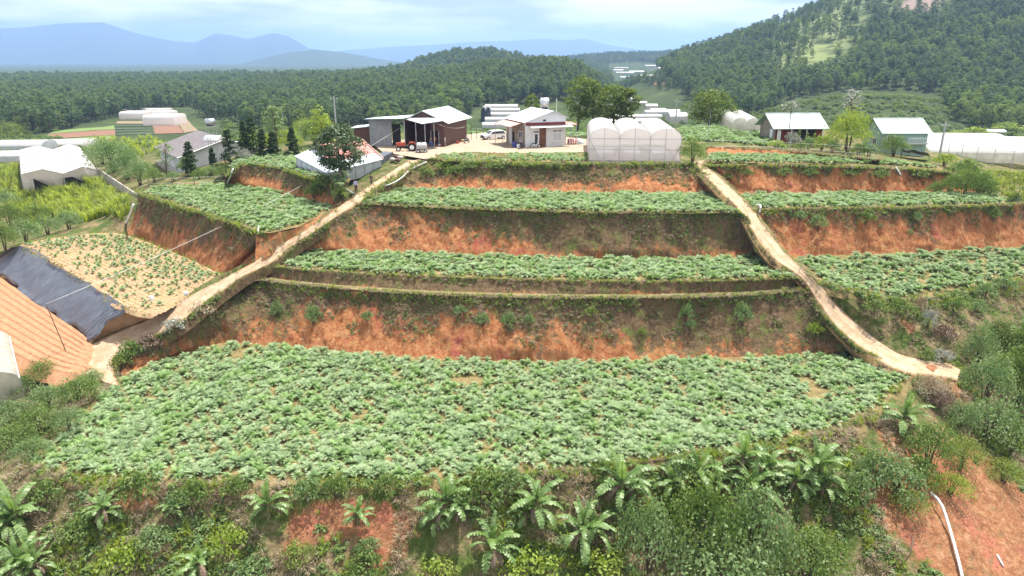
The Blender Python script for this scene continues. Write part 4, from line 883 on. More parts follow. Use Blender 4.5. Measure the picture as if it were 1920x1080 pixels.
# ------------------------------------------------------------------ weeds and grass on open ground and banks
WEEDS = [tuft_mesh('tuft', 1, 16, .42, .25, .018, ['grass_green', 'grass_dry']), tuft_mesh('tuft', 2, 18, .55, .3, .02, ['grass_green', 'grass_lime']), tuft_mesh('tuft', 3, 16, .5, .3, .018, ['grass_dry', 'grass_dry', 'dead_brown'], .8),
         weed_mesh('weed', 4, .35, .35, 30, .2, 'shrub_leaf'), weed_mesh('weed', 5, .4, .45, 34, .2, 'shrub_grey'), weed_mesh('weed', 6, .3, .3, 26, .18, 'grass_green'), tuft_mesh('tuft', 7, 20, .4, .5, .016, ['dead_brown', 'grass_dry'], 1.0)]
def open_ground(n, x0, x1, y0, y1):
    x = RNG.uniform(x0, x1, n); y = RNG.uniform(y0, y1, n); m = np.ones(n, bool)
    for poly, cap in SINK: m &= ~in_poly(x, y, poly)
    for R_ in (ROAD_L, ROAD_R):
        l, r = road_pts(R_); m &= ~in_poly(x, y, [tuple(p) for p in l] + [tuple(p) for p in reversed(r)])
    return x[m], y[m]
WP, WI, WS = [], [], []
def add_weeds(x, y, z, kinds, smin, smax):
    k = len(x); WP.append(np.stack([x, y, z], 1)); WI.append(RNG.choice(kinds, k)); WS.append(RNG.uniform(smin, smax, k))
x, y = open_ground(60000, -62, 62, 26, 64); z = ground_final(x, y); P3 = np.stack([x, y, z * 0], 1)
pp = np.array([proj(p) for p in np.stack([x, y, z], 1)]); inv = (pp[:, 0] > -120) & (pp[:, 0] < 2040) & (pp[:, 1] < 1160)
n = fbm(P3 / 2.4, 4, 51); soilish = np.zeros(len(x))
for (px_, py_, zz_, rx, ry, a) in ((1820, 960, -7, 5.5, 5, .9), (1720, 1040, -7, 4, 3, .8), (1900, 1060, -9, 7, 5, .9), (1700, 640, 2.5, 4, 3, .5), (1850, 560, 5, 5, 3, .6), (780, 1040, -4, 4, 2, .5), (600, 1020, -3.5, 3, 1.5, .5), (270, 990, -3, 3, 1.3, .4)):
    c = W(px_, py_, zz_); soilish += a * np.exp(-((x - c.x) / rx) ** 2 - ((y - c.y) / ry) ** 2)
k = inv & (n > -.22 + soilish * .75); x, y, z, n = x[k], y[k], z[k], n[k]
typ = fbm(np.stack([x, y, z * 0], 1) / 3.5, 3, 57); g1 = typ > .12; g2 = typ < -.04; g3 = ~g1 & ~g2
add_weeds(x[g1], y[g1], z[g1], [0, 1, 1, 3, 5, 4], .7, 1.5); add_weeds(x[g2], y[g2], z[g2], [2, 6, 2, 0], .7, 1.4); add_weeds(x[g3], y[g3], z[g3], [0, 2, 3, 5, 6, 4], .6, 1.3)
# lips and faces of the banks
for bi, (nm, Q, nrm, h) in enumerate(BANKS):
    nv, nu, _ = Q.shape; dens = [3.2, 3.6, 3.2, 3.2, 3.0, 2.6, 3.0, 3.0, 3.2][bi]; cnt = int(nu * nv * dens * .5)
    iv = RNG.uniform(0, 1, cnt) ** (.62) * (nv - 1.001); iu = RNG.uniform(0, nu - 1.001, cnt); a, b = iv.astype(int), iu.astype(int); fu = (iu - b)[:, None]; fv = (iv - a)[:, None]; p = (Q[a, b] * (1 - fu) + Q[a, b + 1] * fu) * (1 - fv) + (Q[a + 1, b] * (1 - fu) + Q[a + 1, b + 1] * fu) * fv
    v = iv / nv; n = fbm(p / 1.6, 3, 61) * .8 + fbm(p * np.array([.5, .5, .12]), 3, 67) * .7; thr = (.55 - .95 * v) if bi not in (4, 5, 8) else (.85 - 1.1 * v) if bi < 8 else 0 * v + .02
    k = (n > thr) & (v > .06); p = p[k]; v = v[k]
    hi = v > .8; add_weeds(*p[hi].T, [0, 1, 3, 5, 0, 2], .5, 1.1); add_weeds(*p[~hi].T, [2, 2, 6, 3, 5, 6, 2, 0, 6, 6], .35, .8)
# field rims, ledge and road edges
def along(pts, n, spread, kinds, smin, smax, dz=0.0):
    p = resample(pts, n) + np.column_stack([RNG.normal(size=(n, 2)) * spread, np.zeros(n)]); m = fbm(p / 1.8, 3, 71) > -.25; p = p[m]; add_weeds(p[:, 0], p[:, 1], p[:, 2] + dz, kinds, smin, smax)
along(E['led_out'], 1500, .22, [2, 2, 0, 6, 1], .35, .75); along(E['f2_front'], 420, .2, [0, 1, 5], .4, .9); along(E['f3_front'], 380, .25, [0, 2, 5, 2], .3, .9); along(E['f0_front'], 1300, .35, [0, 1, 5, 3, 1], .5, 1.1)
along(E['b3_top'], 900, .5, [0, 1, 3, 5, 2], .6, 1.3); along(E['r3_top'], 700, .4, [0, 1, 3, 2], .5, 1.0); along(E['r2b_top'], 450, .3, [2, 0, 1, 6], .4, .8); along(E['lb_top'], 500, .3, [0, 1, 3], .5, 1.0); along(E['r1_front'], 500, .5, [0, 1, 3, 4], .5, 1.2)
along(E['rb_top'], 500, .5, [0, 2, 2, 5, 6], .4, 1.0); along(E['l4_edge'], 300, .3, [0, 1, 3], .5, 1.0); along(E['l2_back'], 350, .4, [0, 1, 5], .4, .8); along(E['l2_front'], 300, .3, [0, 5, 2], .3, .7)
for R_, ns in ((ROAD_L, 620), (ROAD_R, 560)):
    l, r = road_pts(R_); w = [(b - a).normalized() * .35 for a, b in zip(l, r)]
    along([a - q for a, q in zip(l, w)], ns, .26, [0, 2, 5, 6], .25, .7, -.06); along([b + q * .6 for b, q in zip(r, w)], ns, .2, [0, 2, 5, 6], .25, .65, -.06)
x, y = fill(poly_of('f0_front', 'f0_back'), .75, .5); m = RNG.uniform(size=len(x)) < .55; add_weeds(x[m], y[m], np.full(m.sum(), .0), [0, 5, 1, 2], .3, .6)
x, y = fill(shrink(poly_of('l2_front', 'l2_back'), .3), .55, .5); nn = fbm(np.stack([x, y, 0 * x], 1) / 3.5, 3, 99); m = nn > .0; add_weeds(x[m], y[m], np.full(m.sum(), ZL2 + .02), [0, 5, 2, 5], .22, .5)
x, y = fill(poly_of('r1_front', 'r1_back'), .9, .5); m = RNG.uniform(size=len(x)) < .4; add_weeds(x[m], y[m], r1z(x[m], y[m]), [0, 5, 2], .3, .6)
x, y = fill(poly_of('yf_front', 'yf_back'), .7, .5); add_weeds(x, y, np.full(len(x), ZY + .1), [0, 2, 1, 5], .5, .9)
WP, WI, WS = np.vstack(WP), np.concatenate(WI), np.concatenate(WS)
scatter('weeds', WEEDS, WP, rand_rot(len(WP), .2), WS, WI, 'weeds and wild grass over the banks and slopes', 'weeds')
print('artichokes', len(APTS), 'weeds', len(WP))
# ------------------------------------------------------------------ pine forest on the hills (reads as one mass)
FT = []
for s in range(4):
    FT.append(variant_mesh('forest_pine', np.random.default_rng(100 + s), 'bark', 'forest_leaf' if s % 2 else 'forest_leaf_blue', h=13 + s, crown_r=3.9 + .3 * s, base=.34, kind='umbrella' if s % 2 else 'round', clumps=15, per=34, leaf=1.05, tr=.22, limbs=5, clump_r=.36))
FT.append(variant_mesh('forest_pine', np.random.default_rng(111), 'bark', 'forest_leaf', h=15, crown_r=3.0, base=.42, kind='round', clumps=12, per=30, leaf=.95, tr=.2, limbs=4, clump_r=.38))
for s in range(2): FT.append(variant_mesh('forest_pine', np.random.default_rng(120 + s), 'bark', 'forest_leaf_light', h=11 + 2 * s, crown_r=4.2, base=.25, kind='round', clumps=18, per=34, leaf=.9, tr=.2, limbs=4, clump_r=.36))
BUSH = []
for s in range(3):
    (tv, tf), (cv, cf) = shrub_parts(np.random.default_rng(140 + s), 1.7, 1.9, 9, 22, .55); V, F, Mi = join([(tv, tf, 0), (cv, cf, 1)]); BUSH.append(mesh_np('far_bush', V, F, False, [M['bark'], M[['shrub_grey', 'shrub_leaf', 'grass_green'][s]]], None, Mi))
def hill_points(step, y0, y1, pxmin, pxmax):
    """jittered grid in x, y between distances y0, y1"""
    xs = np.arange(colx(pxmin, y1), colx(pxmax, y1), step); ys = np.arange(y0, y1, step); X, Y = np.meshgrid(xs, ys); x = X.ravel() + RNG.uniform(-.48, .48, X.size) * step; y = Y.ravel() + RNG.uniform(-.48, .48, X.size) * step
    px = 960 + FPX * x / y / CT; m = (px > pxmin) & (px < pxmax); return x[m], y[m], px[m]
FP, FS, FI = [], [], []
def plant(x, y, m, s0, s1, kinds=(0, 1, 2, 3, 4)):
    sel = fbm(np.stack([x, y, 0 * x], 1)[m] / 60, 3, 95) + RNG.normal(size=m.sum()) * .3
    x, y = x[m], y[m]; z = ground_z(x, y); FP.append(np.stack([x, y, z - .2], 1)); FS.append(RNG.uniform(s0, s1, len(x))); FI.append(np.where(sel > .33, RNG.choice((5, 6), len(x)), RNG.choice(kinds, len(x))))
# tree line in front of the woods: photo pixel rows where the trees begin
tl_x = [-800, -200, 0, 60, 90, 170, 280, 345, 420, 480, 560, 640, 760, 860, 900, 1000, 1100, 1140, 1180, 1230, 1290, 1330, 1420, 1480, 1560, 1650, 1760, 1800, 1860, 1920, 2100, 2600]
tl_y = [262, 262, 262, 256, 250, 232, 208, 206, 236, 244, 246, 246, 240, 226, 198, 194, 190, 168, 140, 128, 190, 222, 216, 190, 172, 168, 176, 232, 250, 244, 244, 244]
def open_below(x, y):
    z = ground_z(x, y); f = y * CT - (z - CAMZ) * ST; u = y * ST + (z - CAMZ) * CT; py = 540 - FPX * u / f; px = 960 + FPX * x / f; return py < np.interp(px, tl_x, tl_y), px, py
x, y, px = hill_points(5.0, 330, 800, -330, 1240); a, px, py = open_below(x, y); n = fbm(np.stack([x, y, 0 * x], 1) / 38, 3, 81); plant(x, y, a & (n > -.42), .5, 1.08)
x, y, px = hill_points(8.0, 800, 1250, -330, 1150); a, px, py = open_below(x, y); plant(x, y, a & (py < 175), .85, 1.3)
x, y, px = hill_points(5.4, 340, 1000, 1120, 2250); a, px, py = open_below(x, y); n = fbm(np.stack([x, y, 0 * x], 1) / 45, 3, 83)
thin = ((py < 150 - (px - 1400) * .03) & (np.abs(px - (1560 - (py - 20) * .55)) < 85)) | ((np.abs(px - 1720) < 70) & (py < 40)); keep = a & (n > -.45) & (~thin | (RNG.uniform(size=len(x)) < .26)) & ~((px > 1690) & (px < 1780) & (py < 26) & (RNG.uniform(size=len(x)) < .8)); plant(x, y, keep, .45, 1.02)
x, y, px = hill_points(10, 1000, 2350, 1040, 1420); a, px, py = open_below(x, y); vill = (px > 1140) & (px < 1290) & (py > 118) & (py < 165); plant(x, y, a & ~vill, .8, 1.25)
x, y, px = hill_points(6.5, 260, 1050, 1130, 1340); n = fbm(np.stack([x, y, 0 * x], 1) / 30, 3, 85); a, px, py = open_below(x, y); plant(x, y, ~a & (n > -.32) & (py > 150) & (py < 236), .3, .7)
FP, FS, FI = np.vstack(FP), np.concatenate(FS), np.concatenate(FI)
scatter('forest', FT, FP, rand_rot(len(FP), .05), FS, FI, 'hazy pine forest covering the hills behind the farm', 'forest')
# scrub on the low spur and in the valley
x, y, px = hill_points(2.9, 150, 420, -250, 2200); z = ground_z(x, y); f = y * CT - (z - CAMZ) * ST; py = 540 - FPX * (y * ST + (z - CAMZ) * CT) / f
spur = (px > 1380) & (px < 2000) & (y > 300); n = fbm(np.stack([x, y, 0 * x], 1) / 14, 3, 87); rows = np.sin(y / 4.2) > -.2
left = (px < 620) & (y > 185) & (n > .05) & ~((px > 80) & (px < 400) & (y > 270)); mid = (px > 620) & (px < 1380) & (y > 160) & (n > -.15) & ~((px > 880) & (px < 985) & (py < 245)); rgt = (px > 1380) & (y < 300) & (y > 165) & (n > .1) & (px < 1760)
m = (spur & (n > -.4) & (rows | (RNG.uniform(size=len(x)) < .35))) | left | mid | rgt; P = np.stack([x, y, z - .1], 1)[m]
scatter('hill_scrub', BUSH, P, rand_rot(len(P), .05), RNG.uniform(.5, 1.15, len(P)), RNG.integers(0, 3, len(P)), 'low scrub on the valley floor and the spur below the mountain', 'scrub')
print('forest', len(FP), 'scrub', len(P))
# ------------------------------------------------------------------ haze: the air itself, one closed box
hz = NT('haze_air'); pv = hz.n('ShaderNodeVolumePrincipled'); pv.inputs['Color'].default_value = (0.36, 0.55, 0.96, 1); pv.inputs['Density'].default_value = 0.00014; pv.inputs['Anisotropy'].default_value = 0.25
hz.t.links.new(pv.outputs[0], hz.out.inputs['Volume'])
hb = MB().box(-30000, 30000, -300, 21500, -140, 560); haze = hb.build('haze', hz.m); tag(haze, 'pale blue haze filling the air over the valley', 'haze', kind='stuff')
# ------------------------------------------------------------------ single trees, shrubs, banana plants
ORD = 'first second third fourth fifth sixth seventh eighth ninth tenth eleventh twelfth thirteenth fourteenth fifteenth sixteenth seventeenth eighteenth nineteenth twentieth twenty-first twenty-second twenty-third twenty-fourth twenty-fifth twenty-sixth twenty-seventh twenty-eighth twenty-ninth thirtieth thirty-first thirty-second thirty-third'.split()
PENDING = {}
def ordinal(o, px, template, group): PENDING.setdefault((template, group), []).append((px, o))
def settle():
    for (tmp, grp), lst in PENDING.items():
        lst.sort(key=lambda a: a[0])
        for k, (px, o) in enumerate(lst):
            o['label'] = tmp.format(('leftmost' if k == 0 else ORD[k] + ' from the left') if len(lst) > 1 else 'only'); o['group'] = grp
    PENDING.clear()
SHV = {}
def shrub_variant(mat, k, big):
    key = (mat, k, big)
    if key not in SHV:
        rng = np.random.default_rng(hash((mat, k, big)) % 1000 if False else (sum(map(ord, mat)) * 7 + k * 31 + big * 101))
        (tv, tf), (cv, cf) = shrub_parts(rng, 1.0, 1.0, 34 if big else 15, 75 if big else 42, .062 if big else .13, 5, .35)
        SHV[key] = (mesh_np('stem', tv, tf, True, [M['bark']]), mesh_np('crown', cv, cf, False, [M[mat]]))
    return SHV[key]
def onbank(px, py):
    best = None
    for nm, Q, nrm, h in BANKS:
        q = Q.reshape(-1, 3); f = q[:, 1] * CT - (q[:, 2] - CAMZ) * ST; u = q[:, 1] * ST + (q[:, 2] - CAMZ) * CT; d = np.hypot(960 + FPX * q[:, 0] / f - px, 540 - FPX * u / f - py); i = d.argmin()
        if best is None or d[i] < best[0]: best = (d[i], Vector(q[i]))
    return best[1]
_k = [0]
def shrub(p, rx, h, mat, name='shrub', cat='shrub', label=None, big=False, group=None):
    _k[0] += 1; t = thing(name, label, cat, p, RNG.uniform(0, 6.28), group); t.scale = (rx, rx, h)
    a, b = shrub_variant(mat, _k[0] % 3, big); link('stem', a, t); link('crown', b, t); return t
def px2m(p, n): return n * (p.y * CT - (p.z - CAMZ) * ST) / FPX
def shrubs(lst, mat, template, group, where=G, big=False, name='shrub', cat='shrub'):
    for e in lst:
        px, py, w, h = e[:4]; m = e[4] if len(e) > 4 else mat; p = where(px, py); s = shrub(p - Vector((0, 0, .1)), px2m(p, w) / 2, px2m(p, h), m, name, cat, None, big); ordinal(s, px, template, group)
# along the bank under the lowest field
shrubs([(95, 938, 70, 45), (265, 945, 95, 60), (335, 960, 60, 45, 'shrub_grey'), (372, 948, 70, 60), (445, 930, 60, 40), (578, 945, 70, 55, 'shrub_grey'), (632, 938, 65, 60), (725, 930, 60, 40), (905, 945, 110, 70), (960, 925, 70, 45, 'shrub_grey'), (1130, 905, 60, 45), (1275, 905, 70, 55, 'shrub_grey')],
       'shrub_leaf', 'leafy shrub, {}, on the bank under the lowest field', 'shrubs on the bank under the lowest field')
shrubs([(150, 1010, 75, 45), (290, 1030, 80, 60, 'shrub_grey'), (430, 1040, 90, 60, 'shrub_lime'), (560, 1060, 70, 50, 'grass_green'), (690, 1045, 60, 45, 'shrub_grey'), (690, 1085, 90, 60, 'shrub_leaf'), (240, 1075, 110, 70, 'shrub_lime'), (820, 1085, 90, 40, 'shrub_lime'), (990, 1085, 130, 60, 'shrub_lime'), (1120, 1085, 120, 55, 'shrub_lime'), (480, 1090, 90, 50, 'shrub_grey')],
       'shrub_leaf', 'low shrub, {}, along the bottom edge of the photo', 'low shrubs along the bottom edge')
# bushy trees bottom right
shrubs([(1215, 1075, 150, 170), (1310, 1050, 190, 185, 'shrub_leaf'), (1410, 1070, 190, 190), (1340, 1120, 260, 150), (1510, 1100, 180, 130, 'shrub_leaf')], 'shrub_grey', 'grey-green bushy tree, {}, in the thicket below the banana plants', 'bushy trees below the banana plants', G, True, 'bushy_tree', 'tree')
# right-hand slope
shrubs([(1605, 935, 75, 65), (1640, 905, 85, 75), (1680, 935, 105, 85), (1720, 915, 80, 70, 'shrub_leaf'), (1585, 960, 70, 55, 'shrub_leaf')], 'shrub_grey', 'grey-green shrub, {}, right of the banana plants', 'shrubs beside the banana plants')
shrubs([(1735, 885, 120, 110, 'shrub_leaf'), (1830, 690, 75, 90), (1870, 640, 70, 50, 'shrub_leaf'), (1845, 760, 110, 115), (1850, 830, 130, 100), (1800, 800, 80, 55), (1905, 760, 120, 120, 'shrub_leaf'), (1890, 860, 100, 80, 'shrub_leaf'), (1800, 880, 90, 70, 'grass_green'), (1905, 690, 90, 85, 'shrub_leaf'), (1780, 930, 90, 50, 'shrub_lime'), (1700, 960, 90, 50, 'grass_green'), (1940, 820, 120, 110), (1880, 905, 90, 50, 'grass_green'), (1760, 770, 60, 45, 'dead_brown'), (1740, 745, 70, 50, 'grass_dry'), (1955, 720, 120, 130, 'shrub_leaf')],
       'shrub_grey', 'dense shrub, {}, on the steep slope at the right edge', 'dense shrubs on the steep right slope', G, True)
shrubs([(1640, 585, 60, 32, 'shrub_leaf'), (1690, 590, 65, 35, 'shrub_leaf'), (1720, 590, 30, 50, 'grass_dry'), (1740, 615, 34, 45, 'silver_leaf'), (1790, 585, 60, 35, 'shrub_leaf'), (1845, 560, 50, 40), (1770, 640, 50, 40, 'dead_brown'), (1830, 585, 40, 30), (1880, 545, 50, 35), (1765, 682, 45, 35, 'silver_leaf'), (1735, 680, 35, 25, 'shrub_leaf')],
       'shrub_grey', 'small scrubby bush, {}, on the slope right of the track', 'bushes on the slope right of the track', onbank)
# on the cut banks
shrubs([(1393, 612, 46, 52, 'shrub_grey'), (1283, 602, 32, 36), (1292, 618, 26, 24), (1205, 628, 26, 18, 'grass_green'), (1530, 628, 40, 30, 'shrub_lime'), (955, 618, 34, 40), (905, 612, 30, 32), (590, 610, 40, 44), (520, 592, 30, 34), (690, 600, 30, 24), (1105, 590, 30, 18, 'grass_green'), (990, 610, 26, 26), (860, 592, 34, 24)],
       'shrub_grey', 'small bush, {}, clinging to the tall bank over the lowest field', 'bushes on the tall bank', onbank)
shrubs([(1535, 432, 42, 34), (1620, 420, 44, 34, 'shrub_leaf'), (1716, 416, 28, 24), (1860, 412, 30, 26, 'shrub_leaf'), (1708, 440, 14, 12), (1500, 415, 30, 24)], 'shrub_grey', 'bush, {}, growing out of the bare orange bank on the right', 'bushes on the bare orange bank', onbank)
shrubs([(1340, 326, 26, 18), (1400, 330, 30, 18), (1470, 328, 40, 18), (1520, 330, 40, 18), (1590, 330, 45, 18), (1650, 332, 45, 18), (1720, 334, 45, 20), (1365, 335, 24, 16)], 'shrub_leaf', 'creeping shrub, {}, hanging over the topmost bank on the right', 'shrubs hanging over the topmost right bank', onbank)
shrubs([(830, 322, 45, 24, 'grass_green'), (880, 318, 50, 20), (930, 316, 50, 18), (985, 316, 40, 16, 'grass_green'), (800, 335, 40, 26), (1040, 316, 40, 14), (855, 330, 50, 22, 'shrub_leaf')], 'shrub_leaf', 'creeping shrub, {}, hanging over the bank below the yard', 'shrubs hanging over the bank below the yard', onbank)
shrubs([(250, 672, 60, 40), (285, 655, 50, 34, 'dead_brown'), (225, 690, 50, 36, 'grass_green'), (330, 620, 50, 30, 'silver_leaf'), (380, 595, 50, 34, 'grass_dry'), (605, 352, 40, 30), (590, 370, 44, 30), (640, 372, 40, 30)], 'shrub_leaf', 'bush, {}, on the edge beside the dirt road', 'bushes beside the dirt road', onbank)
shrubs([(1752, 364, 40, 26), (1778, 366, 56, 44), (1806, 367, 64, 54), (1832, 368, 60, 50), (1852, 370, 44, 36)], 'shrub_leaf', 'leafy shrub, {}, filling the far end of the top right bank', 'shrubs at the far end of the top right bank', lambda a, b: W(a, b, Z3), True)
shrubs([(1820, 352, 70, 52), (1790, 345, 60, 44), (1845, 362, 50, 40), (1770, 312, 50, 28, 'shrub_lime'), (1808, 328, 50, 34), (1900, 385, 30, 28), (1905, 410, 40, 30)], 'shrub_leaf', 'dark leafy bush, {}, at the end of the top right terrace', 'bushes at the end of the top right terrace')
# lower left thicket
shrubs([(85, 718, 75, 50, 'shrub_leaf'), (40, 745, 70, 50), (95, 770, 90, 60), (150, 755, 100, 58, 'shrub_leaf'), (175, 722, 55, 36), (25, 800, 90, 60), (80, 815, 110, 62, 'shrub_leaf'), (130, 800, 70, 45), (20, 850, 110, 60, 'shrub_leaf'), (60, 860, 80, 45), (-30, 780, 90, 70), (-20, 860, 100, 70)], 'shrub_grey', 'bushy shrub, {}, in the thicket by the foot of the dirt road', 'shrubs in the lower left thicket', G, True)
# bushes at the left edge beyond the bare plot
shrubs([(10, 470, 60, 60, 'shrub_leaf'), (50, 455, 75, 50), (20, 425, 60, 50, 'shrub_leaf'), (90, 440, 60, 40), (70, 420, 60, 40, 'shrub_leaf'), (130, 430, 60, 40), (-30, 450, 80, 80, 'shrub_leaf'), (12, 392, 60, 40)], 'shrub_grey', 'wild bush, {}, beyond the bare plot at the left edge', 'wild bushes beyond the bare plot', G, True)
# orchard by the wall and the garden
shrubs([(215, 324, 95, 72), (240, 338, 80, 62), (264, 348, 66, 54), (192, 308, 70, 55), (232, 308, 70, 46, 'shrub_leaf'), (350, 326, 40, 34, 'shrub_leaf'), (396, 332, 40, 26), (460, 308, 40, 30, 'silver_leaf'), (290, 342, 40, 30, 'shrub_leaf'), (326, 340, 36, 22), (374, 336, 36, 22, 'shrub_leaf'), (420, 338, 40, 32, 'shrub_leaf')], 'shrub_grey', 'round garden shrub, {}, around the grey-roofed house', 'garden shrubs around the grey-roofed house', G, True)
shrubs([(545, 283, 60, 44), (590, 272, 60, 52, 'shrub_leaf'), (480, 285, 50, 40), (515, 262, 50, 40, 'shrub_leaf'), (612, 268, 60, 50), (570, 260, 60, 40, 'shrub_lime'), (505, 283, 44, 34)], 'shrub_lime', 'bright garden bush, {}, behind the cypresses', 'garden bushes behind the cypresses', G, True)
shrubs([(1297, 306, 60, 50, 'shrub_leaf')], 'shrub_leaf', 'leafy bush at the right corner of the arched greenhouse', 'bush at the greenhouse corner', lambda a, b: W(a, b, ZY), True)
shrubs([(1590, 286, 96, 86, 'shrub_lime')], 'shrub_lime', 'large round yellow-green bush between the two green-roofed houses', 'round bush between the houses', G, True)
shrubs([(1674, 294, 66, 44, 'shrub_leaf')], 'shrub_leaf', 'broad bush in front of the green house', 'bush at the green house', G, True)
shrubs([(1485, 276, 36, 34, 'silver_leaf'), (1515, 281, 36, 26), (1540, 284, 40, 34, 'shrub_lime'), (1560, 288, 36, 30, 'shrub_grey'), (1628, 296, 40, 28), (1455, 278, 40, 18, 'shrub_lime'), (1500, 284, 40, 20, 'shrub_leaf'), (1610, 296, 44, 30, 'shrub_leaf')], 'shrub_grey', 'small garden shrub, {}, in front of the red-walled house', 'small shrubs before the red-walled house')
shrubs([(1705, 262, 60, 22), (1660, 265, 50, 18), (1790, 262, 50, 18, 'shrub_lime'), (1830, 258, 60, 22, 'shrub_lime'), (1890, 250, 70, 22, 'shrub_lime')], 'shrub_leaf', 'bush, {}, beside the bright greenhouse roofs', 'bushes beside the right greenhouses')

# ---- single trees
def tree(name, label, p, bark, leafm, seed, group=None, cat='tree', **kw):
    t = thing(name, label, cat, p - Vector((0, 0, .1)), 0, group); (tv, tf), (cv, cf) = tree_parts(np.random.default_rng(seed), **kw)
    link('trunk', mesh_np('trunk', tv, tf, True, [M[bark]]), t); link('crown', mesh_np('crown', cv, cf, False, [M[leafm]]), t); return t
def hpx(p, n): return px2m(p, n)
p = W(640, 350, 11.8); tree('round_tree', 'dark round-crowned tree beside the white tent shed', p, 'bark_pale', 'dark_leaf', 5, h=hpx(p, 113), crown_r=hpx(p, 53), base=.30, kind='round', clumps=46, per=130, leaf=.36, tr=.2, limbs=8, clump_r=.30, lean=.01)
PINES = [(1082, 238, 96, 34, 3), (1112, 238, 88, 30, 4), (1150, 236, 78, 34, 9), (1172, 236, 74, 26, 7)]
for k, (x0, y0, h, r, sd) in enumerate(PINES):
    p = WY(x0, y0, 150 - 3 * k); p.z = ground_z([p.x], [p.y])[0]; hh = CAMZ - p.z; top = WY(x0, y0 - h, p.y).z - p.z
    tree('pine_tree', ['tall pine with bright crown, nearest the white house', 'slender pine, second from the white house in the clump', 'broad pine, third from the white house in the clump', 'pine with a drooping side, farthest from the white house'][k], p, 'bark', 'pine_leaf', sd, 'pines behind the white house', h=top, crown_r=hpx(p, r) * 1.25, base=.30, kind='umbrella', clumps=26, per=80, leaf=.5, tr=.24, limbs=8, clump_r=.30, lean=.03)
p = WY(1330, 240, 150); p.z = ground_z([p.x], [p.y])[0]; tree('pine_tree', 'broad dark pine standing alone behind the right-hand field', p, 'bark', 'pine_leaf', 12, h=WY(1330, 172, p.y).z - p.z, crown_r=hpx(p, 52), base=.16, kind='round', clumps=34, per=100, leaf=.5, tr=.28, limbs=8, clump_r=.32, lean=.01)
p = WY(994, 230, 150); p.z = ground_z([p.x], [p.y])[0]; tree('leafy_tree', 'bright green tree behind the white house beside the roof tank', p, 'bark', 'pine_leaf', 14, h=WY(994, 178, p.y).z - p.z, crown_r=hpx(p, 21), base=.4, kind='round', clumps=16, per=70, leaf=.45, tr=.2, clump_r=.36)
CYP = [(358, 328, 62, 15), (402, 326, 50, 9), (434, 322, 80, 17), (462, 298, 72, 14), (478, 298, 78, 17), (515, 298, 52, 13), (552, 296, 58, 13), (495, 300, 60, 12)]
for k, (x0, y0, h, r) in enumerate(CYP):
    p = G(x0, y0); tree('cypress_tree', None, p, 'bark', 'cypress_leaf', 30 + k, h=hpx(p, h), crown_r=hpx(p, r) * 1.25, base=.04, kind='cone', clumps=30, per=44, leaf=.4, tr=.1, limbs=0, clump_r=.42, lean=.01); ordinal(bpy.context.scene.objects[-1] if False else COL.objects[-3], x0, 'dark green cypress, {} in the row by the grey-roofed house', 'cypresses by the grey-roofed house')
for k, (x0, y0, h, r) in enumerate([(1448, 264, 16, 4), (1496, 272, 30, 6), (1512, 274, 26, 6), (1524, 276, 28, 6), (1533, 276, 24, 6)]):
    p = G(x0, y0); tree('cypress_tree', None, p, 'bark', 'shrub_lime', 50 + k, h=hpx(p, h), crown_r=hpx(p, r), base=.03, kind='cone', clumps=14, per=30, leaf=.22, tr=.05, limbs=0, clump_r=.45); ordinal(COL.objects[-3], x0, 'small bright conifer, {}, before the red-walled house', 'small conifers before the red-walled house')
p = G(1584, 280); tree('bare_tree', 'thin tall tree with a pale silvery crown above the round bush', p, 'bark', 'silver_leaf', 61, h=hpx(p, 112), crown_r=hpx(p, 20), base=.72, kind='round', clumps=10, per=36, leaf=.3, tr=.11, limbs=8, clump_r=.42, lean=.02)
p = G(1476, 272); tree('bare_tree', 'spindly tree with a sparse white crown over the red-walled house', p, 'bark', 'silver_leaf', 62, h=hpx(p, 82), crown_r=hpx(p, 20), base=.80, kind='round', clumps=8, per=26, leaf=.3, tr=.06, limbs=8, clump_r=.4, lean=.04)
p = G(312, 332); tree('garden_tree', 'open thin-leaved tree at the corner of the grey-roofed house', p, 'bark', 'shrub_grey', 63, h=hpx(p, 72), crown_r=hpx(p, 20), base=.3, kind='round', clumps=14, per=30, leaf=.28, tr=.1, limbs=9, clump_r=.34)
p = G(522, 290); tree('garden_tree', 'tall loose tree with brownish crown behind the cypresses', p, 'bark', 'shrub_grey', 64, h=hpx(p, 92), crown_r=hpx(p, 28), base=.4, kind='round', clumps=16, per=40, leaf=.35, tr=.12, limbs=9, clump_r=.34)
p = G(608, 282); tree('garden_tree', 'yellow-green tree behind the white tent shed', p, 'bark', 'shrub_lime', 65, h=hpx(p, 78), crown_r=hpx(p, 30), base=.2, kind='round', clumps=16, per=50, leaf=.4, tr=.12, limbs=6, clump_r=.38)
p = G(15, 262); tree('round_tree', 'rounded yellow-green tree behind the greenhouse roofs at the left edge', p, 'bark', 'grass_green', 66, h=hpx(p, 30), crown_r=hpx(p, 36), base=.05, kind='round', clumps=24, per=60, leaf=.6, tr=.2, limbs=4, clump_r=.36)
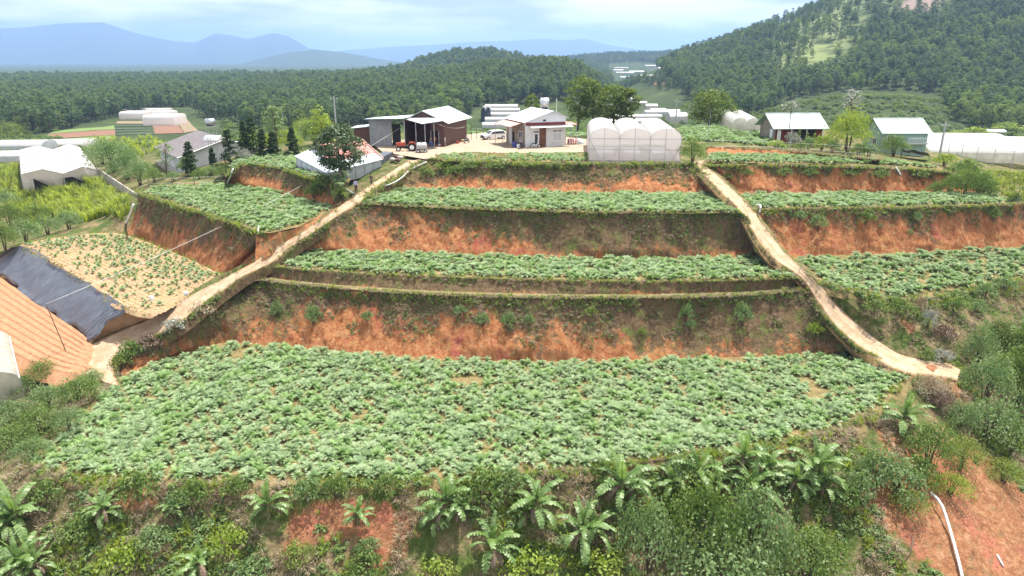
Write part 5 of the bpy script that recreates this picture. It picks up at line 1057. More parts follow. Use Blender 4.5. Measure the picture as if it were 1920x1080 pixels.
# ---- banana plants: stem and separate leaves
def banana_leaf(seed, L, Wd, el, droop, mat='banana_leaf'):
    rng = np.random.default_rng(seed); n = 11; rib = [np.array([0., 0, 0])]; e = el
    for k in range(n): e = el - droop * ((k + 1) / n) ** 1.4; rib.append(rib[-1] + np.array([math.cos(e), 0, math.sin(e)]) * L / n)
    V, F = [], []
    for sgn in (-1, 1):
        for k in range(1, n):
            t0, t1 = k / n, (k + 1) / n; w = lambda t: Wd * math.sin(math.pi * min(.97, .10 + .86 * t)) ** .55
            torn = rng.uniform() < .7; g = rng.uniform(.1, .3) if torn else 0.0; sag = rng.uniform(.05, .55); a, b = rib[k], rib[k + 1]; d = b - a
            w0, w1 = w(t0) * rng.uniform(.85, 1.05), w(t1) * rng.uniform(.85, 1.05); i = len(V)
            V += [a, b, b - d * g + np.array([d[0] * .4, sgn * w1, -sag * w1 + d[2] * .4]), a + d * g + np.array([d[0] * .4, sgn * w0, -sag * w0 + d[2] * .4])]; F.append((i, i + 1, i + 2, i + 3) if sgn < 0 else (i + 3, i + 2, i + 1, i))
    m = MB(); m.tube([tuple(r) for r in rib], [.035 * (1 - .8 * k / n) for k in range(n + 1)], 4); b = len(V)
    return mesh_np('leaf', np.vstack([np.array(V), np.array(m.v)]), [np.array(F), np.array([q for q in m.f if len(q) == 4]) + b], True, [M[mat]])
BL = {'up': [banana_leaf(s, 1.8, .20, R(82), R(26)) for s in (1, 2)], 'mid': [banana_leaf(s, 2.0, .25, R(66), R(90)) for s in (3, 4, 5)], 'low': [banana_leaf(s, 1.9, .25, R(36), R(100)) for s in (6, 7, 8)], 'dead': [banana_leaf(s, 1.3, .16, R(-10), R(78), 'dead_brown') for s in (9, 10)]}
BST = []
for s in range(3):
    m = MB(); h = 1.5; m.tube([(0, 0, -.3), (.03 * s, 0, .5), (.05, .03, 1.0), (.06, .05, h)], [.17, .15, .12, .08], 8); BST.append((mesh_np('pseudostem', np.array(m.v), [np.array([q for q in m.f if len(q) == 4])], True, [M['banana_stem']]), h))
def banana(p, s, label=None):
    t = thing('banana_plant', label, 'banana plant', p, RNG.uniform(0, 6.28), None); t.scale = (s, s, s); k = RNG.integers(0, 3); link('pseudostem', BST[k][0], t)
    nl = RNG.integers(11, 16)
    for i in range(nl):
        kind = 'up' if i < 2 else 'mid' if i < nl * .55 else 'low'; o = link('leaf', BL[kind][RNG.integers(0, len(BL[kind]))], t, (.05, .03, BST[k][1] - .08 - .05 * i)); o.rotation_euler = (RNG.normal() * .12, RNG.normal() * .1, i * 2.4 + RNG.uniform(-.4, .4)); q = RNG.uniform(.8, 1.12); o.scale = (q, q, q)
    for i in range(RNG.integers(2, 4)):
        o = link('leaf', BL['dead'][i % 2], t, (.05, .03, BST[k][1] - .25)); o.rotation_euler = (RNG.normal() * .15, RNG.normal() * .15, RNG.uniform(0, 6.28)); o['label'] = 'dry brown hanging leaf'
    return t
for px, py, s in [(38, 1000, 1.25), (45, 1090, 1.19), (198, 985, 0.89), (330, 975, 0.65), (378, 1085, 1.00), (505, 975, 0.94), (672, 985, 0.72), (842, 985, 1.31), (922, 1062, 1.19), (1008, 975, 1.25), (1090, 1030, 1.25), (1166, 948, 1.37), (1308, 920, 1.19), (1408, 948, 1.31), (1435, 905, 1.12), (1522, 915, 1.37), (1692, 812, 1.25), (1908, 655, 1.19), (1390, 885, 1.12), (868, 975, .95), (1118, 1015, .9), (1340, 935, 1.0), (1492, 925, 1.0), (1545, 935, .95), (985, 985, .8), (1190, 940, .85), (1258, 930, .85), (815, 995, .8), (18, 1010, 1.0), (70, 1085, .9)]:
    ordinal(banana(G(px, py) - Vector((0, 0, .05)), s), px, 'banana plant with ragged arching leaves, {} on the slope', 'banana plants on the slope')
settle()
# ---- tall grass beds (one mass each)
TG = [tuft_mesh('tall_grass', 80 + s, 30, 2.2, .7, .05, [['grass_lime'], ['grass_lime', 'grass_green'], ['grass_green']][s], .55) for s in range(3)]
def grass_bed(name, pxpoly, z, n, kinds, s0, s1, label, cat='tall grass'):
    poly = [tuple(G(*q)) for q in pxpoly]; p = np.array([q[:2] for q in poly]); x = RNG.uniform(p[:, 0].min(), p[:, 0].max(), n * 3); y = RNG.uniform(p[:, 1].min(), p[:, 1].max(), n * 3); m = in_poly(x, y, poly); x, y = x[m][:n], y[m][:n]
    scatter(name, TG, np.stack([x, y, ground_z(x, y)], 1), rand_rot(len(x), .12), RNG.uniform(s0, s1, len(x)), RNG.choice(kinds, len(x)), label, cat)
grass_bed('tall_grass', [(40, 350), (190, 345), (245, 385), (235, 420), (120, 415), (60, 430), (10, 400)], 4, 520, [0, 1, 1, 2], .7, 1.15, 'lime green tall grass before the white gabled greenhouse')
grass_bed('tall_grass', [(0, 320), (36, 318), (40, 365), (0, 372), (-60, 350)], 4, 160, [1, 2, 2], .7, 1.1, 'tall grass at the left edge beside the gabled greenhouse')
grass_bed('tall_grass', [(175, 262), (300, 258), (320, 288), (250, 300), (180, 285)], 6, 420, [0, 0, 1], .8, 1.3, 'bright yellow-green grass plot behind the orchard')
grass_bed('meadow_grass', [(1840, 322), (1990, 318), (2040, 400), (1905, 376), (1850, 352)], 9, 900, [1, 2, 2], .25, .42, 'pale meadow grass below the bright greenhouses')
# ------------------------------------------------------------------ buildings
def quad(name, q, t, mat, parent, label=None):
    o = parent.matrix_world if False else None
    return MB().slab(q, t).build(name, mat, parent, label=label)
def rel(t, pts): return [Vector(p) - t.location for p in pts]
def up(p, h): return Vector((p[0], p[1], p[2] + h))
def window(parent, x0, x1, z0, z1, y=-.02, frame='white_paint', pane='glass_dark', panes=2, axis='y', sgn=1):
    """window lying on a wall of the local frame; axis 'y': wall in x-z plane, axis 'x': wall in y-z plane"""
    def bx(m, a0, a1, d0, d1, b0, b1):
        d0, d1 = sorted((y + d0 * sgn, y + d1 * sgn))
        return m.box(a0, a1, d0, d1, b0, b1) if axis == 'y' else m.box(d0, d1, a0, a1, b0, b1)
    m = MB(); w = .09
    bx(m, x0, x1, -.05, 0, z0, z0 + w); bx(m, x0, x1, -.05, 0, z1 - w, z1); bx(m, x0, x0 + w, -.05, 0, z0 + w, z1 - w); bx(m, x1 - w, x1, -.05, 0, z0 + w, z1 - w)
    f = m.build('window', M[frame], parent); step = (x1 - x0 - 2 * w) / panes
    for k in range(panes):
        a = x0 + w + k * step; bx(MB(), a + .015, a + step - .015, -.025, 0, z0 + w, z1 - w).build('pane', M[pane], f)
        if k: bx(MB(), a - .03, a + .03, -.045, 0, z0 + w, z1 - w).build('mullion', M[frame], f)
    return f
# ---- white house
a0 = W(985, 278.5, ZY); a1 = W(1061, 275, ZY); yaw = math.atan2(a1.y - a0.y, a1.x - a0.x)
H = thing('farmhouse', 'small white farmhouse with a low gable roof, awning and grey side wall', 'house', a0, yaw)
L_, D_ = 7.0, 9.0
MB().prism([(0, 0), (L_, 0), (L_, 4.75), (4.7, 5.75), (0, 4.2)], 0, .2).build('front_wall', M['white_wall'], H)
MB().prism([(0, 0), (L_, 0), (L_, 4.75), (4.7, 5.75), (0, 4.2)], D_ - .2, D_).build('back_wall', M['white_wall'], H)
MB().box(0, .2, .2, D_ - .2, 0, 4.2).build('side_wall', M['render_wall'], H, label='unpainted grey-brown side wall'); MB().box(L_ - .2, L_, .2, D_ - .2, 0, 4.75).build('side_wall', M['white_wall'], H)
MB().slab([(-.35, -.35, 4.10), (4.7, -.35, 5.80), (4.7, D_ + .3, 5.80), (-.35, D_ + .3, 4.10)], .08).build('roof', M['roof_white'], H)
MB().slab([(4.7, -.35, 5.80), (L_ + .5, -.35, 4.62), (L_ + .5, D_ + .3, 4.62), (4.7, D_ + .3, 5.80)], .08).build('roof', M['roof_white'], H)
MB().box(.05, L_ - .05, -.06, -.003, 3.55, 4.0).build('wall_band', M['maroon'], H); MB().slab([(.55, -1.3, 3.32), (L_ + .9, -1.3, 3.32), (L_ + .9, -.003, 3.5), (.55, -.003, 3.5)], .06).build('awning', M['roof_white'], H)
MB().box(2.42, 3.55, -.07, -.003, .02, 3.15).build('door_panel', M['wood_brown'], H); d = MB().box(1.45, 2.3, -.05, -.003, .15, 2.35).build('door', M['white_paint'], H); MB().box(1.6, 2.12, -.07, -.052, .4, 2.2).build('glazing', M['glass_dark'], d)
MB().box(1.45, 2.3, -.045, -.003, 2.45, 2.62).build('fanlight', M['glass_dark'], H)
window(H, 4.75, 6.35, .95, 2.35, -.003, pane='wall_light'); MB().box(4.85, 5.5, -.04, -.003, 2.5, 2.66).build('vent', M['glass_dark'], H); MB().box(5.65, 6.3, -.04, -.003, 2.5, 2.66).build('vent', M['glass_dark'], H); MB().box(3.0, 3.5, -.04, -.003, 4.15, 4.45).build('vent', M['glass_dark'], H)
window(H, 1.35, 2.9, .95, 2.55, -.003, axis='x'); MB().box(-.05, -.003, 5.0, 5.8, .02, 2.2).build('side_door', M['dark_void'], H); MB().box(-.1, -.002, 5.95, 7.4, 0, 2.9).build('pier', M['white_wall'], H)
MB().slab([(-2.2, 1.2, 3.35), (-.002, 1.2, 3.95), (-.002, D_, 3.95), (-2.2, D_, 3.35)], .06).build('lean_to_roof', M['roof_pink'], H)
for yy_ in (1.4, 5, 8.7): MB().tube([(-2.05, yy_, -.1), (-2.05, yy_, 3.36)], .05).build('post', M['galv'], H)
MB().slab([(L_ + .02, 1.5, 3.45), (L_ + 2.9, 1.5, 3.35), (L_ + 2.9, 4.0, 3.6), (L_ + .02, 4.0, 3.8)], .06).build('porch_roof', M['roof_red'], H)
for yy_ in (1.7, 3.8): MB().tube([(L_ + 2.75, yy_, -.3), (L_ + 2.75, yy_, 3.42)], .04).build('post', M['galv'], H)
MB().box(-.3, L_ + .6, -1.6, -.01, -.1, .12).build('terrace_slab', M['concrete'], H); MB().box(L_ + .02, L_ + .25, 0.4, 1.3, 0, 1.6).build('gas_locker', M['dark_void'], H)
# ---- brown barn
b0 = W(833.7, 275, ZY); vx = Vector((.97, -.243, 0)); byaw = math.atan2(vx.y, vx.x)
B = thing('barn', 'brown corrugated barn with pale gable roof open towards the yard', 'barn', b0, byaw)      # local x: to the right, y: back; origin right front corner
MB().box(-.12, 0, .06, 12, 0, 3.9).build('side_wall', M['wall_brown_y'], B); MB().box(-7, -.12, 11.9, 12, 0, 3.9).build('back_wall', M['wall_brown'], B); MB().box(-7, -6.9, 0.06, 11.9, 0, 3.9).build('side_wall', M['wall_brown_y'], B)
MB().box(-6.9, -1.9, 4.9, 5.0, 0, 3.9).build('inner_wall', M['wall_brown'], B)
MB().prism([(-7, 3.9), (0, 3.9), (-3.5, 5.55)], 0, .06).build('gable', M['wall_brown'], B); MB().box(-.95, 0, 0, .06, 0, 3.9).build('front_wall', M['wall_brown'], B); MB().box(-2.3, -.95, 0, .06, 2.5, 3.9).build('front_wall', M['wall_brown'], B)
MB().slab([(-3.5, -.5, 5.7), (.95, -.5, 3.75), (.95, 12.5, 3.75), (-3.5, 12.5, 5.7)], .07).build('roof', M['roof_sheet'], B); MB().slab([(-7.6, -.5, 3.85), (-3.5, -.5, 5.7), (-3.5, 12.5, 5.7), (-7.6, 12.5, 3.85)], .07).build('roof', M['roof_sheet'], B)
for xx in (-2.3, -.95): MB().box(xx - .05, xx + .05, -.04, -.002, 0, 2.5).build('door_jamb', M['galv'], B)
MB().box(-7, 0, .1, 12, -.05, .06).build('floor_slab', M['concrete'], B)
# ---- open shed beside the barn
Dp, Cp, Bp, Ep = WY(791, 232, 109.3), WY(832, 226, 112.4), WY(806, 212.5, 119.5), WY(747, 219.5, 117.5)
S = thing('open_shed', 'open-sided shed with pale sheet roof on thin posts left of the barn', 'shed', (Dp.x, Dp.y, ZY)); q = rel(S, [Dp, Cp, Bp, Ep])
MB().slab(q, .07).build('roof', M['roof_sheet'], S)
A1, A2, A3, A4 = WY(682, 223, 116), WY(754, 222, 113.5), WY(803, 213.2, 120), WY(705, 219.6, 122)
MB().slab(rel(S, [A1, A2, A3, A4]), .07).build('roof', M['roof_sheet'], S)
for px, Y in ((760, 112.5), (781, 111.5), (798, 110.6), (815, 112.0)):
    g = WY(px, 280, Y); top = [q_ for q_ in (Dp, Cp)][0].z - .1 + (Y - 109.3) * .06; MB().tube(rel(S, [(g.x, Y, ZY - .1), (g.x, Y, top)]), .06, 8).build('post', M['galv'], S)
g0, g1 = WY(694, 270, 117), WY(735.5, 270, 116.5)
for k in range(3):
    a, b = g0.lerp(g1, k / 3 + .004), g0.lerp(g1, (k + 1) / 3 - .004)
    for z0, z1 in ((ZY - .1, ZY + 1.35), (ZY + 1.38, ZY + 2.7), (ZY + 2.73, ZY + 4.05)): MB().slab(rel(S, [(a.x, a.y, z0), (b.x, b.y, z0), (b.x, b.y, z1), (a.x, a.y, z1)]), .05).build('wall_panel', M['wall_grey'], S)
g0, g1 = WY(736.5, 270, 116.3), WY(752, 270, 116.1); MB().slab(rel(S, [(g0.x, g0.y, ZY - .1), (g1.x, g1.y, ZY - .1), (g1.x, g1.y, ZY + 3.5), (g0.x, g0.y, ZY + 3.5)]), .05).build('wall_panel', M['dark_void'], S, label='black end panel')
g0, g1 = WY(664, 262, 118), WY(693, 262, 117.6); st = thing('store_room', 'low brown store with a white roof edge behind the tent shed', 'shed', (g0.x, g0.y, ZY - 1))
MB().hexa(rel(st, [(g0.x, g0.y, ZY - 1), (g1.x, g1.y, ZY - 1), (g1.x, g1.y + 4, ZY - 1), (g0.x, g0.y + 4, ZY - 1), (g0.x, g0.y, ZY + 2.6), (g1.x, g1.y, ZY + 2.9), (g1.x, g1.y + 4, ZY + 2.9), (g0.x, g0.y + 4, ZY + 2.6)])).build('wall', M['wall_brown'], st)
MB().slab(rel(st, [(g0.x - .5, g0.y - .4, ZY + 2.62), (g1.x, g1.y - .4, ZY + 2.95), (g1.x, g1.y + 4.4, ZY + 2.95), (g0.x - .5, g0.y + 4.4, ZY + 2.62)]), -.08).build('roof', M['roof_sheet'], st)
# ---- tent-like white shed beside the road
c0b, c0t = WY(616, 349, 93.6), WY(616, 324, 93.6); rb, rt = WY(716, 323, 100.5), WY(716, 297, 100.5); lb_, lt = WY(556, 314, 100.5), WY(556, 292, 100.5)
bt = lt + rt - c0t; bb = lb_ + rb - c0b
T = thing('tent_shed', 'white sheet-walled shed with a faded red roof on the road bend', 'shed', c0b)
def wallstrip(b_0, t_0, b_1, t_1, n, mat, nm='wall_panel'):
    for k in range(n):
        u0, u1 = k / n + .004, (k + 1) / n - .004; MB().slab(rel(T, [b_0.lerp(b_1, u0), b_0.lerp(b_1, u1), t_0.lerp(t_1, u1), t_0.lerp(t_1, u0)]), .04).build(nm, M[mat], T)
    for k in range(n + 1): MB().tube(rel(T, [b_0.lerp(b_1, k / n) - Vector((0, .06, .1)), t_0.lerp(t_1, k / n) - Vector((0, .06, 0))]), .035).build('post', M['galv'], T)
wallstrip(c0b, c0t, rb, rt, 6, 'wall_light'); wallstrip(lb_, lt, c0b, c0t, 6, 'wall_light')
bbl = bb.copy(); wallstrip(rb, rt, bb, bt, 4, 'wall_light')
rr_, rl_ = WY(679, 262, 106), WY(600, 270, 104.5); k0 = .30
c1, r1 = c0t.lerp(rl_, k0), rt.lerp(rr_, k0); l1 = lt.lerp(rl_, .55)
MB().slab(rel(T, [c0t - Vector((.2, .3, .05)), rt + Vector((.3, -.3, -.05)), r1, c1]), .05).build('lower_roof', M['wall_light'], T); MB().slab(rel(T, [c1 + Vector((0, 0, .06)), r1 + Vector((0, 0, .06)), rr_, rl_]), .05).build('roof', M['roof_red'], T)
MB().slab(rel(T, [lt - Vector((.3, 0, .05)), c0t - Vector((.2, .1, .05)), c1, l1]), .05).build('lower_roof', M['wall_light'], T); MB().slab(rel(T, [l1 + Vector((0, 0, .04)), c1 + Vector((0, 0, .04)), rl_, rl_ + Vector((-.2, .6, 0))]), .05).build('roof_end', M['black_tarp'], T)
MB().slab(rel(T, [rt, bt, rl_ + Vector((0, .1, -.05)), rr_]), .05).build('roof', M['roof_red'], T); MB().tube(rel(T, [rt + Vector((.3, -.3, .05)), rr_ + Vector((0, 0, .08))]), .09).build('ridge_cap', M['roof_pink'], T)
p = [WY(557, 309, 100.8), WY(590, 320, 96.9), WY(617, 331, 93.5)]; p2 = [WY(565, 330, 99.6), WY(592, 343, 96), WY(618, 350, 93.3)]
Pn, vn = loft_pts([p2, p], 40, 12); Qn = Pn.reshape(-1, 3) + np.array([-.12, -.16, 0]) + fbm(Pn.reshape(-1, 3) * 1.3, 3, 5)[:, None] * np.array([.12, .2, .05])
o = link('shade_net', mesh_np('shade_net', Qn, grid_faces(40, len(vn)), True, [M['black_tarp']])); tag(o, 'black shade net hung under the left wall of the tent shed', 'shade net')
e0, e1 = WY(717, 320, 101), WY(738, 309, 104.5); nb = thing('net_pen', 'dark net pen beside the road right of the tent shed', 'pen', e0)
for (u0, u1) in ((0, .5), (.5, 1)): MB().slab(rel(nb, [e0.lerp(e1, u0 + .01), e0.lerp(e1, u1 - .01), up(e0.lerp(e1, u1 - .01), 1.9), up(e0.lerp(e1, u0 + .01), 1.9)]), .04).build('net_panel', M['black_tarp'], nb)
MB().slab(rel(nb, [e1, e1 + Vector((-1.4, 1.2, 0)), up(e1 + Vector((-1.4, 1.2, 0)), 1.9), up(e1, 1.9)]), .04).build('net_panel', M['black_tarp'], nb); MB().slab(rel(nb, [up(e0, 1.9), up(e1, 1.9), up(e1 + Vector((-1.4, 1.2, 0)), 1.9), up(e0 + Vector((-1.4, 1.2, 0)), 1.9)]), .04).build('net_top', M['black_tarp'], nb)
for u in (0, .5, 1): MB().tube(rel(nb, [e0.lerp(e1, u) - Vector((0, .05, .2)), up(e0.lerp(e1, u), 2.0) - Vector((0, .05, 0))]), .04).build('post', M['bamboo_pole'], nb)
# ---- three-bay arched greenhouse
gh0 = W(1104, 302, ZY); N_ = 3; BW, GL, EH, RH = 4.22, 18.0, 3.1, 1.45
Gh = thing('arched_greenhouse', 'white plastic greenhouse with three arched bays on the terrace edge', 'greenhouse', gh0 + Vector((0, 0.3, 0)), R(-5))
def arch(x0, w, h, n=14): return [(x0 + w * (1 - math.cos(math.pi * k / n)) / 2, EH + h * math.sin(math.pi * k / n) ** .9) for k in range(n + 1)]
for b in range(N_):
    pr = arch(b * BW, BW, RH); v = []; ny = 10
    for j in range(ny + 1):
        y = -.35 + (GL + .35) * j / ny; sag = .035 * math.sin(math.pi * ((j * 2) % 2)) 
        for (xx, zz_) in pr: v.append((xx, y, zz_ + .02))
    o = link('roof_film', mesh_np('roof_film', np.array(v), grid_faces(len(pr), ny + 1), True, [M['film_roof']]), Gh)
    for j, yv in enumerate((0, GL)):
        poly = [(b * BW, 0), (b * BW + BW, 0)] + list(reversed(pr)); me = bpy.data.meshes.new('end_film'); me.from_pydata([(a, yv, c) for a, c in poly], [], [tuple(range(len(poly)))]); me.materials.append(M['film_wall']); link('end_film', me, Gh)
    for yv in np.linspace(0, GL, 7): MB().tube([(a, yv - (.03 if yv == 0 else 0), c - .01) for a, c in pr], .028, 5).build('hoop', M['galv'], Gh)
    MB().tube([(b * BW + BW / 2, -.04, 0), (b * BW + BW / 2, -.04, EH + RH)], .03, 5).build('mullion', M['galv'], Gh)
for b in range(N_ + 1):
    for yv in (0, GL / 2, GL): MB().tube([(b * BW, yv - .04, -.2), (b * BW, yv - .04, EH)], .045, 6).build('post', M['galv'], Gh)
for x_ in (0, N_ * BW):
    me = bpy.data.meshes.new('side_film'); me.from_pydata([(x_, 0, 0), (x_, GL, 0), (x_, GL, EH), (x_, 0, EH)], [], [(0, 1, 2, 3)]); me.materials.append(M['film_wall']); link('side_film', me, Gh)
for zr in (1.65, EH): MB().tube([(0, -.05, zr), (N_ * BW, -.05, zr)], .03, 5).build('rail', M['galv'], Gh)
MB().tube([(0.05, -.06, EH), (1.75, -.4, 0)], .04, 5).build('brace', M['galv'], Gh); MB().tube([(N_ * BW - .05, -.06, 2.2), (N_ * BW - 1.3, -.4, 0)], .04, 5).build('brace', M['galv'], Gh)
MB().box(-.1, N_ * BW + .1, -.25, .05, -.3, .15).build('footing', M['concrete'], Gh)
for k in range(3): MB().box(1.2 + k * 4, 3.6 + k * 4, 3, 9, 0, .8).build('seed_bench', M['galv'], Gh)
# ---- two-bay gabled greenhouse at the left
def gable_house(name, label, eaveF, ridgeF, back, zb, roofm, wallm, group=None, front='film_wall'):
    """eaveF: n+1 front eave/valley points, ridgeF: n front ridge points, back: vector to the far end"""
    t = thing(name, label, 'greenhouse', (eaveF[0].x, eaveF[0].y, zb), 0, group)
    for k in range(len(ridgeF)):
        a, r_, c = eaveF[k], ridgeF[k], eaveF[k + 1]
        for q_ in ([a, r_, r_ + back, a + back], [r_, c, c + back, r_ + back]): MB().slab(rel(t, q_), .05).build('roof', M[roofm], t)
        for o_ in (Vector((0, 0, 0)), back): 
            pts = rel(t, [Vector((a.x, a.y, zb)), Vector((c.x, c.y, zb)), c, r_, a]); pts = [p_ + o_ * .995 for p_ in pts]; me = bpy.data.meshes.new('end_wall'); me.from_pydata([tuple(p_) for p_ in pts], [], [(0, 1, 2, 3, 4)]); me.materials.append(M[front]); link('end_wall', me, t)
    for a in (eaveF[0], eaveF[-1]):
        pts = rel(t, [Vector((a.x, a.y, zb)), Vector((a.x, a.y, zb)) + Vector((back.x, back.y, 0)), a + back, a]); me = bpy.data.meshes.new('side_wall'); me.from_pydata([tuple(p_) for p_ in pts], [], [(0, 1, 2, 3)]); me.materials.append(M[wallm]); link('side_wall', me, t)
    for a in eaveF: MB().tube(rel(t, [Vector((a.x, a.y - .06, zb)), a - Vector((0, .06, 0))]), .06, 5).build('post', M['galv'], t)
    for k in range(len(ridgeF)):
        a, r_, c = eaveF[k], ridgeF[k], eaveF[k + 1]
        for u in np.linspace(0, 1, 7): MB().tube(rel(t, [a + back * u + Vector((0, 0, .01)), r_ + back * u + Vector((0, 0, .01)), c + back * u + Vector((0, 0, .01))]), .04, 6).build('rafter', M['bamboo_pole'], t)
        for u in (.2, .4, .6, .8):
            b_ = a.lerp(c, u); h_ = a.z + (r_.z - a.z) * (1 - abs(u - .5) * 2); MB().tube(rel(t, [Vector((b_.x, b_.y - .08, zb)), Vector((b_.x, b_.y - .08, h_))]), .035, 4).build('stud', M['galv'], t)
        MB().tube(rel(t, [Vector((a.x, a.y - .08, zb + 2.4)), Vector((c.x, c.y - .08, zb + 2.4))]), .035, 4).build('rail', M['galv'], t)
    return t
def col_(p_, z): return Vector((p_.x, p_.y - .12, z))
ef = [W(39, 327.5, 8), W(119, 326, 8), W(182, 319, 8)]; rf = [W(80, 317.5, 9.2), W(155, 313, 9.2)]; bk = W(36, 281, 8) - ef[0]; bk.z = 0
gg = gable_house('gabled_greenhouse', 'white gabled greenhouse with two spans beside the concrete wall', ef, rf, bk, 4.0, 'film_roof', 'film_wall')
for u0, u1, a_, b_ in ((.28, .98, 0, 1), (.02, .98, 1, 2)): MB().slab(rel(gg, [col_(ef[a_].lerp(ef[b_], u0), 4.2), col_(ef[a_].lerp(ef[b_], u1), 4.2), col_(ef[a_].lerp(ef[b_], u1), 7.3), col_(ef[a_].lerp(ef[b_], u0), 7.3)]), -.1).build('vent_opening', M['dark_void'], gg)
# other greenhouses: base-centre pixel, width and height in pixels, length in metres
def tunnel(px, py, w, h, length, label, group, yaw=0.0, spans=1, roofm='film_roof', wallm='film_wall', across=True):
    p = G(px, py); wm = px2m(p, w); hm = max(px2m(p, h), 2.2)
    t = thing('greenhouse', label, 'greenhouse', p, yaw, group); eh = hm * .62; L = wm if across else length; Dm = length if across else wm
    # ridge along x when across
    n = spans; d = Dm / n
    for k in range(n):
        pr = [(k * d + d * (1 - math.cos(math.pi * j / 8)) / 2, eh + (hm - eh) * math.sin(math.pi * j / 8)) for j in range(9)]
        v = [(x_, a, c) for x_ in (-L / 2, L / 2) for a, c in pr] if across else [(a - wm / 2, x_, c) for x_ in (0, length) for a, c in pr]
        link('roof_film', mesh_np('roof_film', np.array(v), grid_faces(9, 2), True, [M[roofm]]), t)
        for x_ in ((-L / 2, L / 2) if across else (0, length)):
            poly = [(k * d, 0), (k * d + d, 0)] + list(reversed(pr)); me = bpy.data.meshes.new('end_wall'); me.from_pydata([((x_, a, c) if across else (a - wm / 2, x_, c)) for a, c in poly], [], [tuple(range(len(poly)))]); me.materials.append(M[wallm]); link('end_wall', me, t)
    for y_ in ((0, Dm)):
        me = bpy.data.meshes.new('side_wall'); me.from_pydata([(-L / 2, y_, 0), (L / 2, y_, 0), (L / 2, y_, eh), (-L / 2, y_, eh)] if across else [(y_ - wm / 2, 0, 0), (y_ - wm / 2, length, 0), (y_ - wm / 2, length, eh), (y_ - wm / 2, 0, eh)], [], [(0, 1, 2, 3)]); me.materials.append(M[wallm]); link('side_wall', me, t)
    return t
gA = 'greenhouses on the hill plot at the left'
tunnel(298, 237, 58, 20, 16, 'white greenhouse block on the hill plot, front right of four', gA, 0, 3); tunnel(247, 224, 46, 14, 14, 'white greenhouse block on the hill plot, front left of four', gA, 0, 2)
tunnel(292, 218, 52, 9, 12, 'white greenhouse block on the hill plot, rear right of four', gA, 0, 2); tunnel(272, 210, 80, 6, 10, 'long white greenhouse at the back of the hill plot', gA, 0, 2)
gB = 'long greenhouses in the valley behind the yard'
for k, (x_, y_, w_, n_) in enumerate(((944, 240, 80, 'nearest'), (946, 230, 74, 'second nearest'), (946, 221, 70, 'middle'), (942, 213, 66, 'second farthest'), (940, 206, 62, 'farthest'))): tunnel(x_, y_, w_, 9, 9, 'long pale greenhouse in the valley behind the yard, %s of five' % n_, gB, 0, 1, 'film_roof', 'film_grey')
tunnel(911, 228, 18, 26, 14, 'blue-grey packing shed at the end of the valley greenhouses', None, 0, 2, 'film_grey', 'glass_dark', False)
gC = 'greenhouses beyond the arched greenhouse'
tunnel(1185, 236, 110, 12, 8, 'striped greenhouse behind the arched greenhouse, nearest of three', gC, R(8), 2, 'film_roof', 'film_grey'); tunnel(1200, 226, 86, 10, 8, 'striped greenhouse behind the arched greenhouse, second of three', gC, R(8), 2, 'film_roof', 'film_grey'); tunnel(1240, 217, 60, 10, 8, 'striped greenhouse behind the arched greenhouse, farthest of three', gC, R(4), 1, 'film_roof', 'film_grey')
tunnel(1398, 252, 50, 30, 22, 'old pale greenhouse beside the red-walled house', None, R(-10), 2, 'film_roof', 'film_old', False)
gD = 'greenhouses at the left edge'
tunnel(28, 288, 100, 22, 9, 'low white greenhouse at the left edge behind the gabled one', gD, R(6), 1, 'film_roof', 'film_grey'); tunnel(20, 304, 90, 14, 8, 'low white greenhouse at the left edge, in front of its twin', gD, R(8), 1, 'film_roof', 'film_grey'); tunnel(118, 280, 80, 14, 12, 'white greenhouse roofs showing behind the gabled one', gD, R(10), 2)
gE = 'bright greenhouses at the right'
tunnel(1850, 306, 210, 30, 7, 'bright white greenhouse with tan plastic wall, nearest at the right', gE, R(-8), 1, 'film_roof', 'film_old'); tunnel(1850, 290, 230, 22, 7, 'bright white greenhouse at the right, second from the front', gE, R(-6), 1); tunnel(1850, 278, 240, 16, 8, 'bright white greenhouse at the right, third from the front', gE, R(-5), 1); tunnel(1790, 268, 180, 10, 8, 'bright white greenhouse farthest back at the right', gE, R(-4), 1)
tunnel(1865, 256, 40, 12, 6, 'small open shelter with a pale roof above the right greenhouses', None, R(-5), 1, 'roof_sheet', 'film_old')
gF = 'roofs of the village in the gap'
for k, (x_, y_, w_, h_, nm) in enumerate(((1165, 129, 26, 3, 'white'), (1160, 134, 18, 4, 'pale'), (1172, 139, 34, 4, 'long white'), (1195, 136, 30, 3, 'grey-white'), (1218, 144, 44, 3, 'long pale'), (1176, 148, 26, 5, 'broad white'), (1180, 155, 16, 4, 'small white'), (1230, 126, 40, 4, 'slanting white'), (1255, 124, 26, 3, 'thin white'), (1252, 131, 36, 5, 'broad pale'), (1272, 129, 14, 6, 'short white'), (1205, 151, 24, 3, 'grey'))):
    t = tunnel(x_, y_, w_, h_, 14, None, None, RNG.uniform(-.2, .2), 1, 'film_grey' if k % 2 else 'film_old', 'film_grey'); t.name = 'village_greenhouse'; ordinal(t, x_, 'white village roof in the valley gap, {}', gF)
gG = 'pale roofs in the valley beyond the pines'
for k, (x_, y_, w_, h_) in enumerate(((1192, 191, 18, 7), (1206, 197, 14, 6), (1222, 205, 22, 9), (1236, 212, 30, 8), (1272, 232, 34, 20), (1255, 214, 40, 8))): ordinal(tunnel(x_, y_, w_, h_, 8, None, None, RNG.uniform(-.2, .2), 1, 'roof_white', 'cream_wall'), x_, 'pale farm roof beyond the pines, {}', gG)
settle()
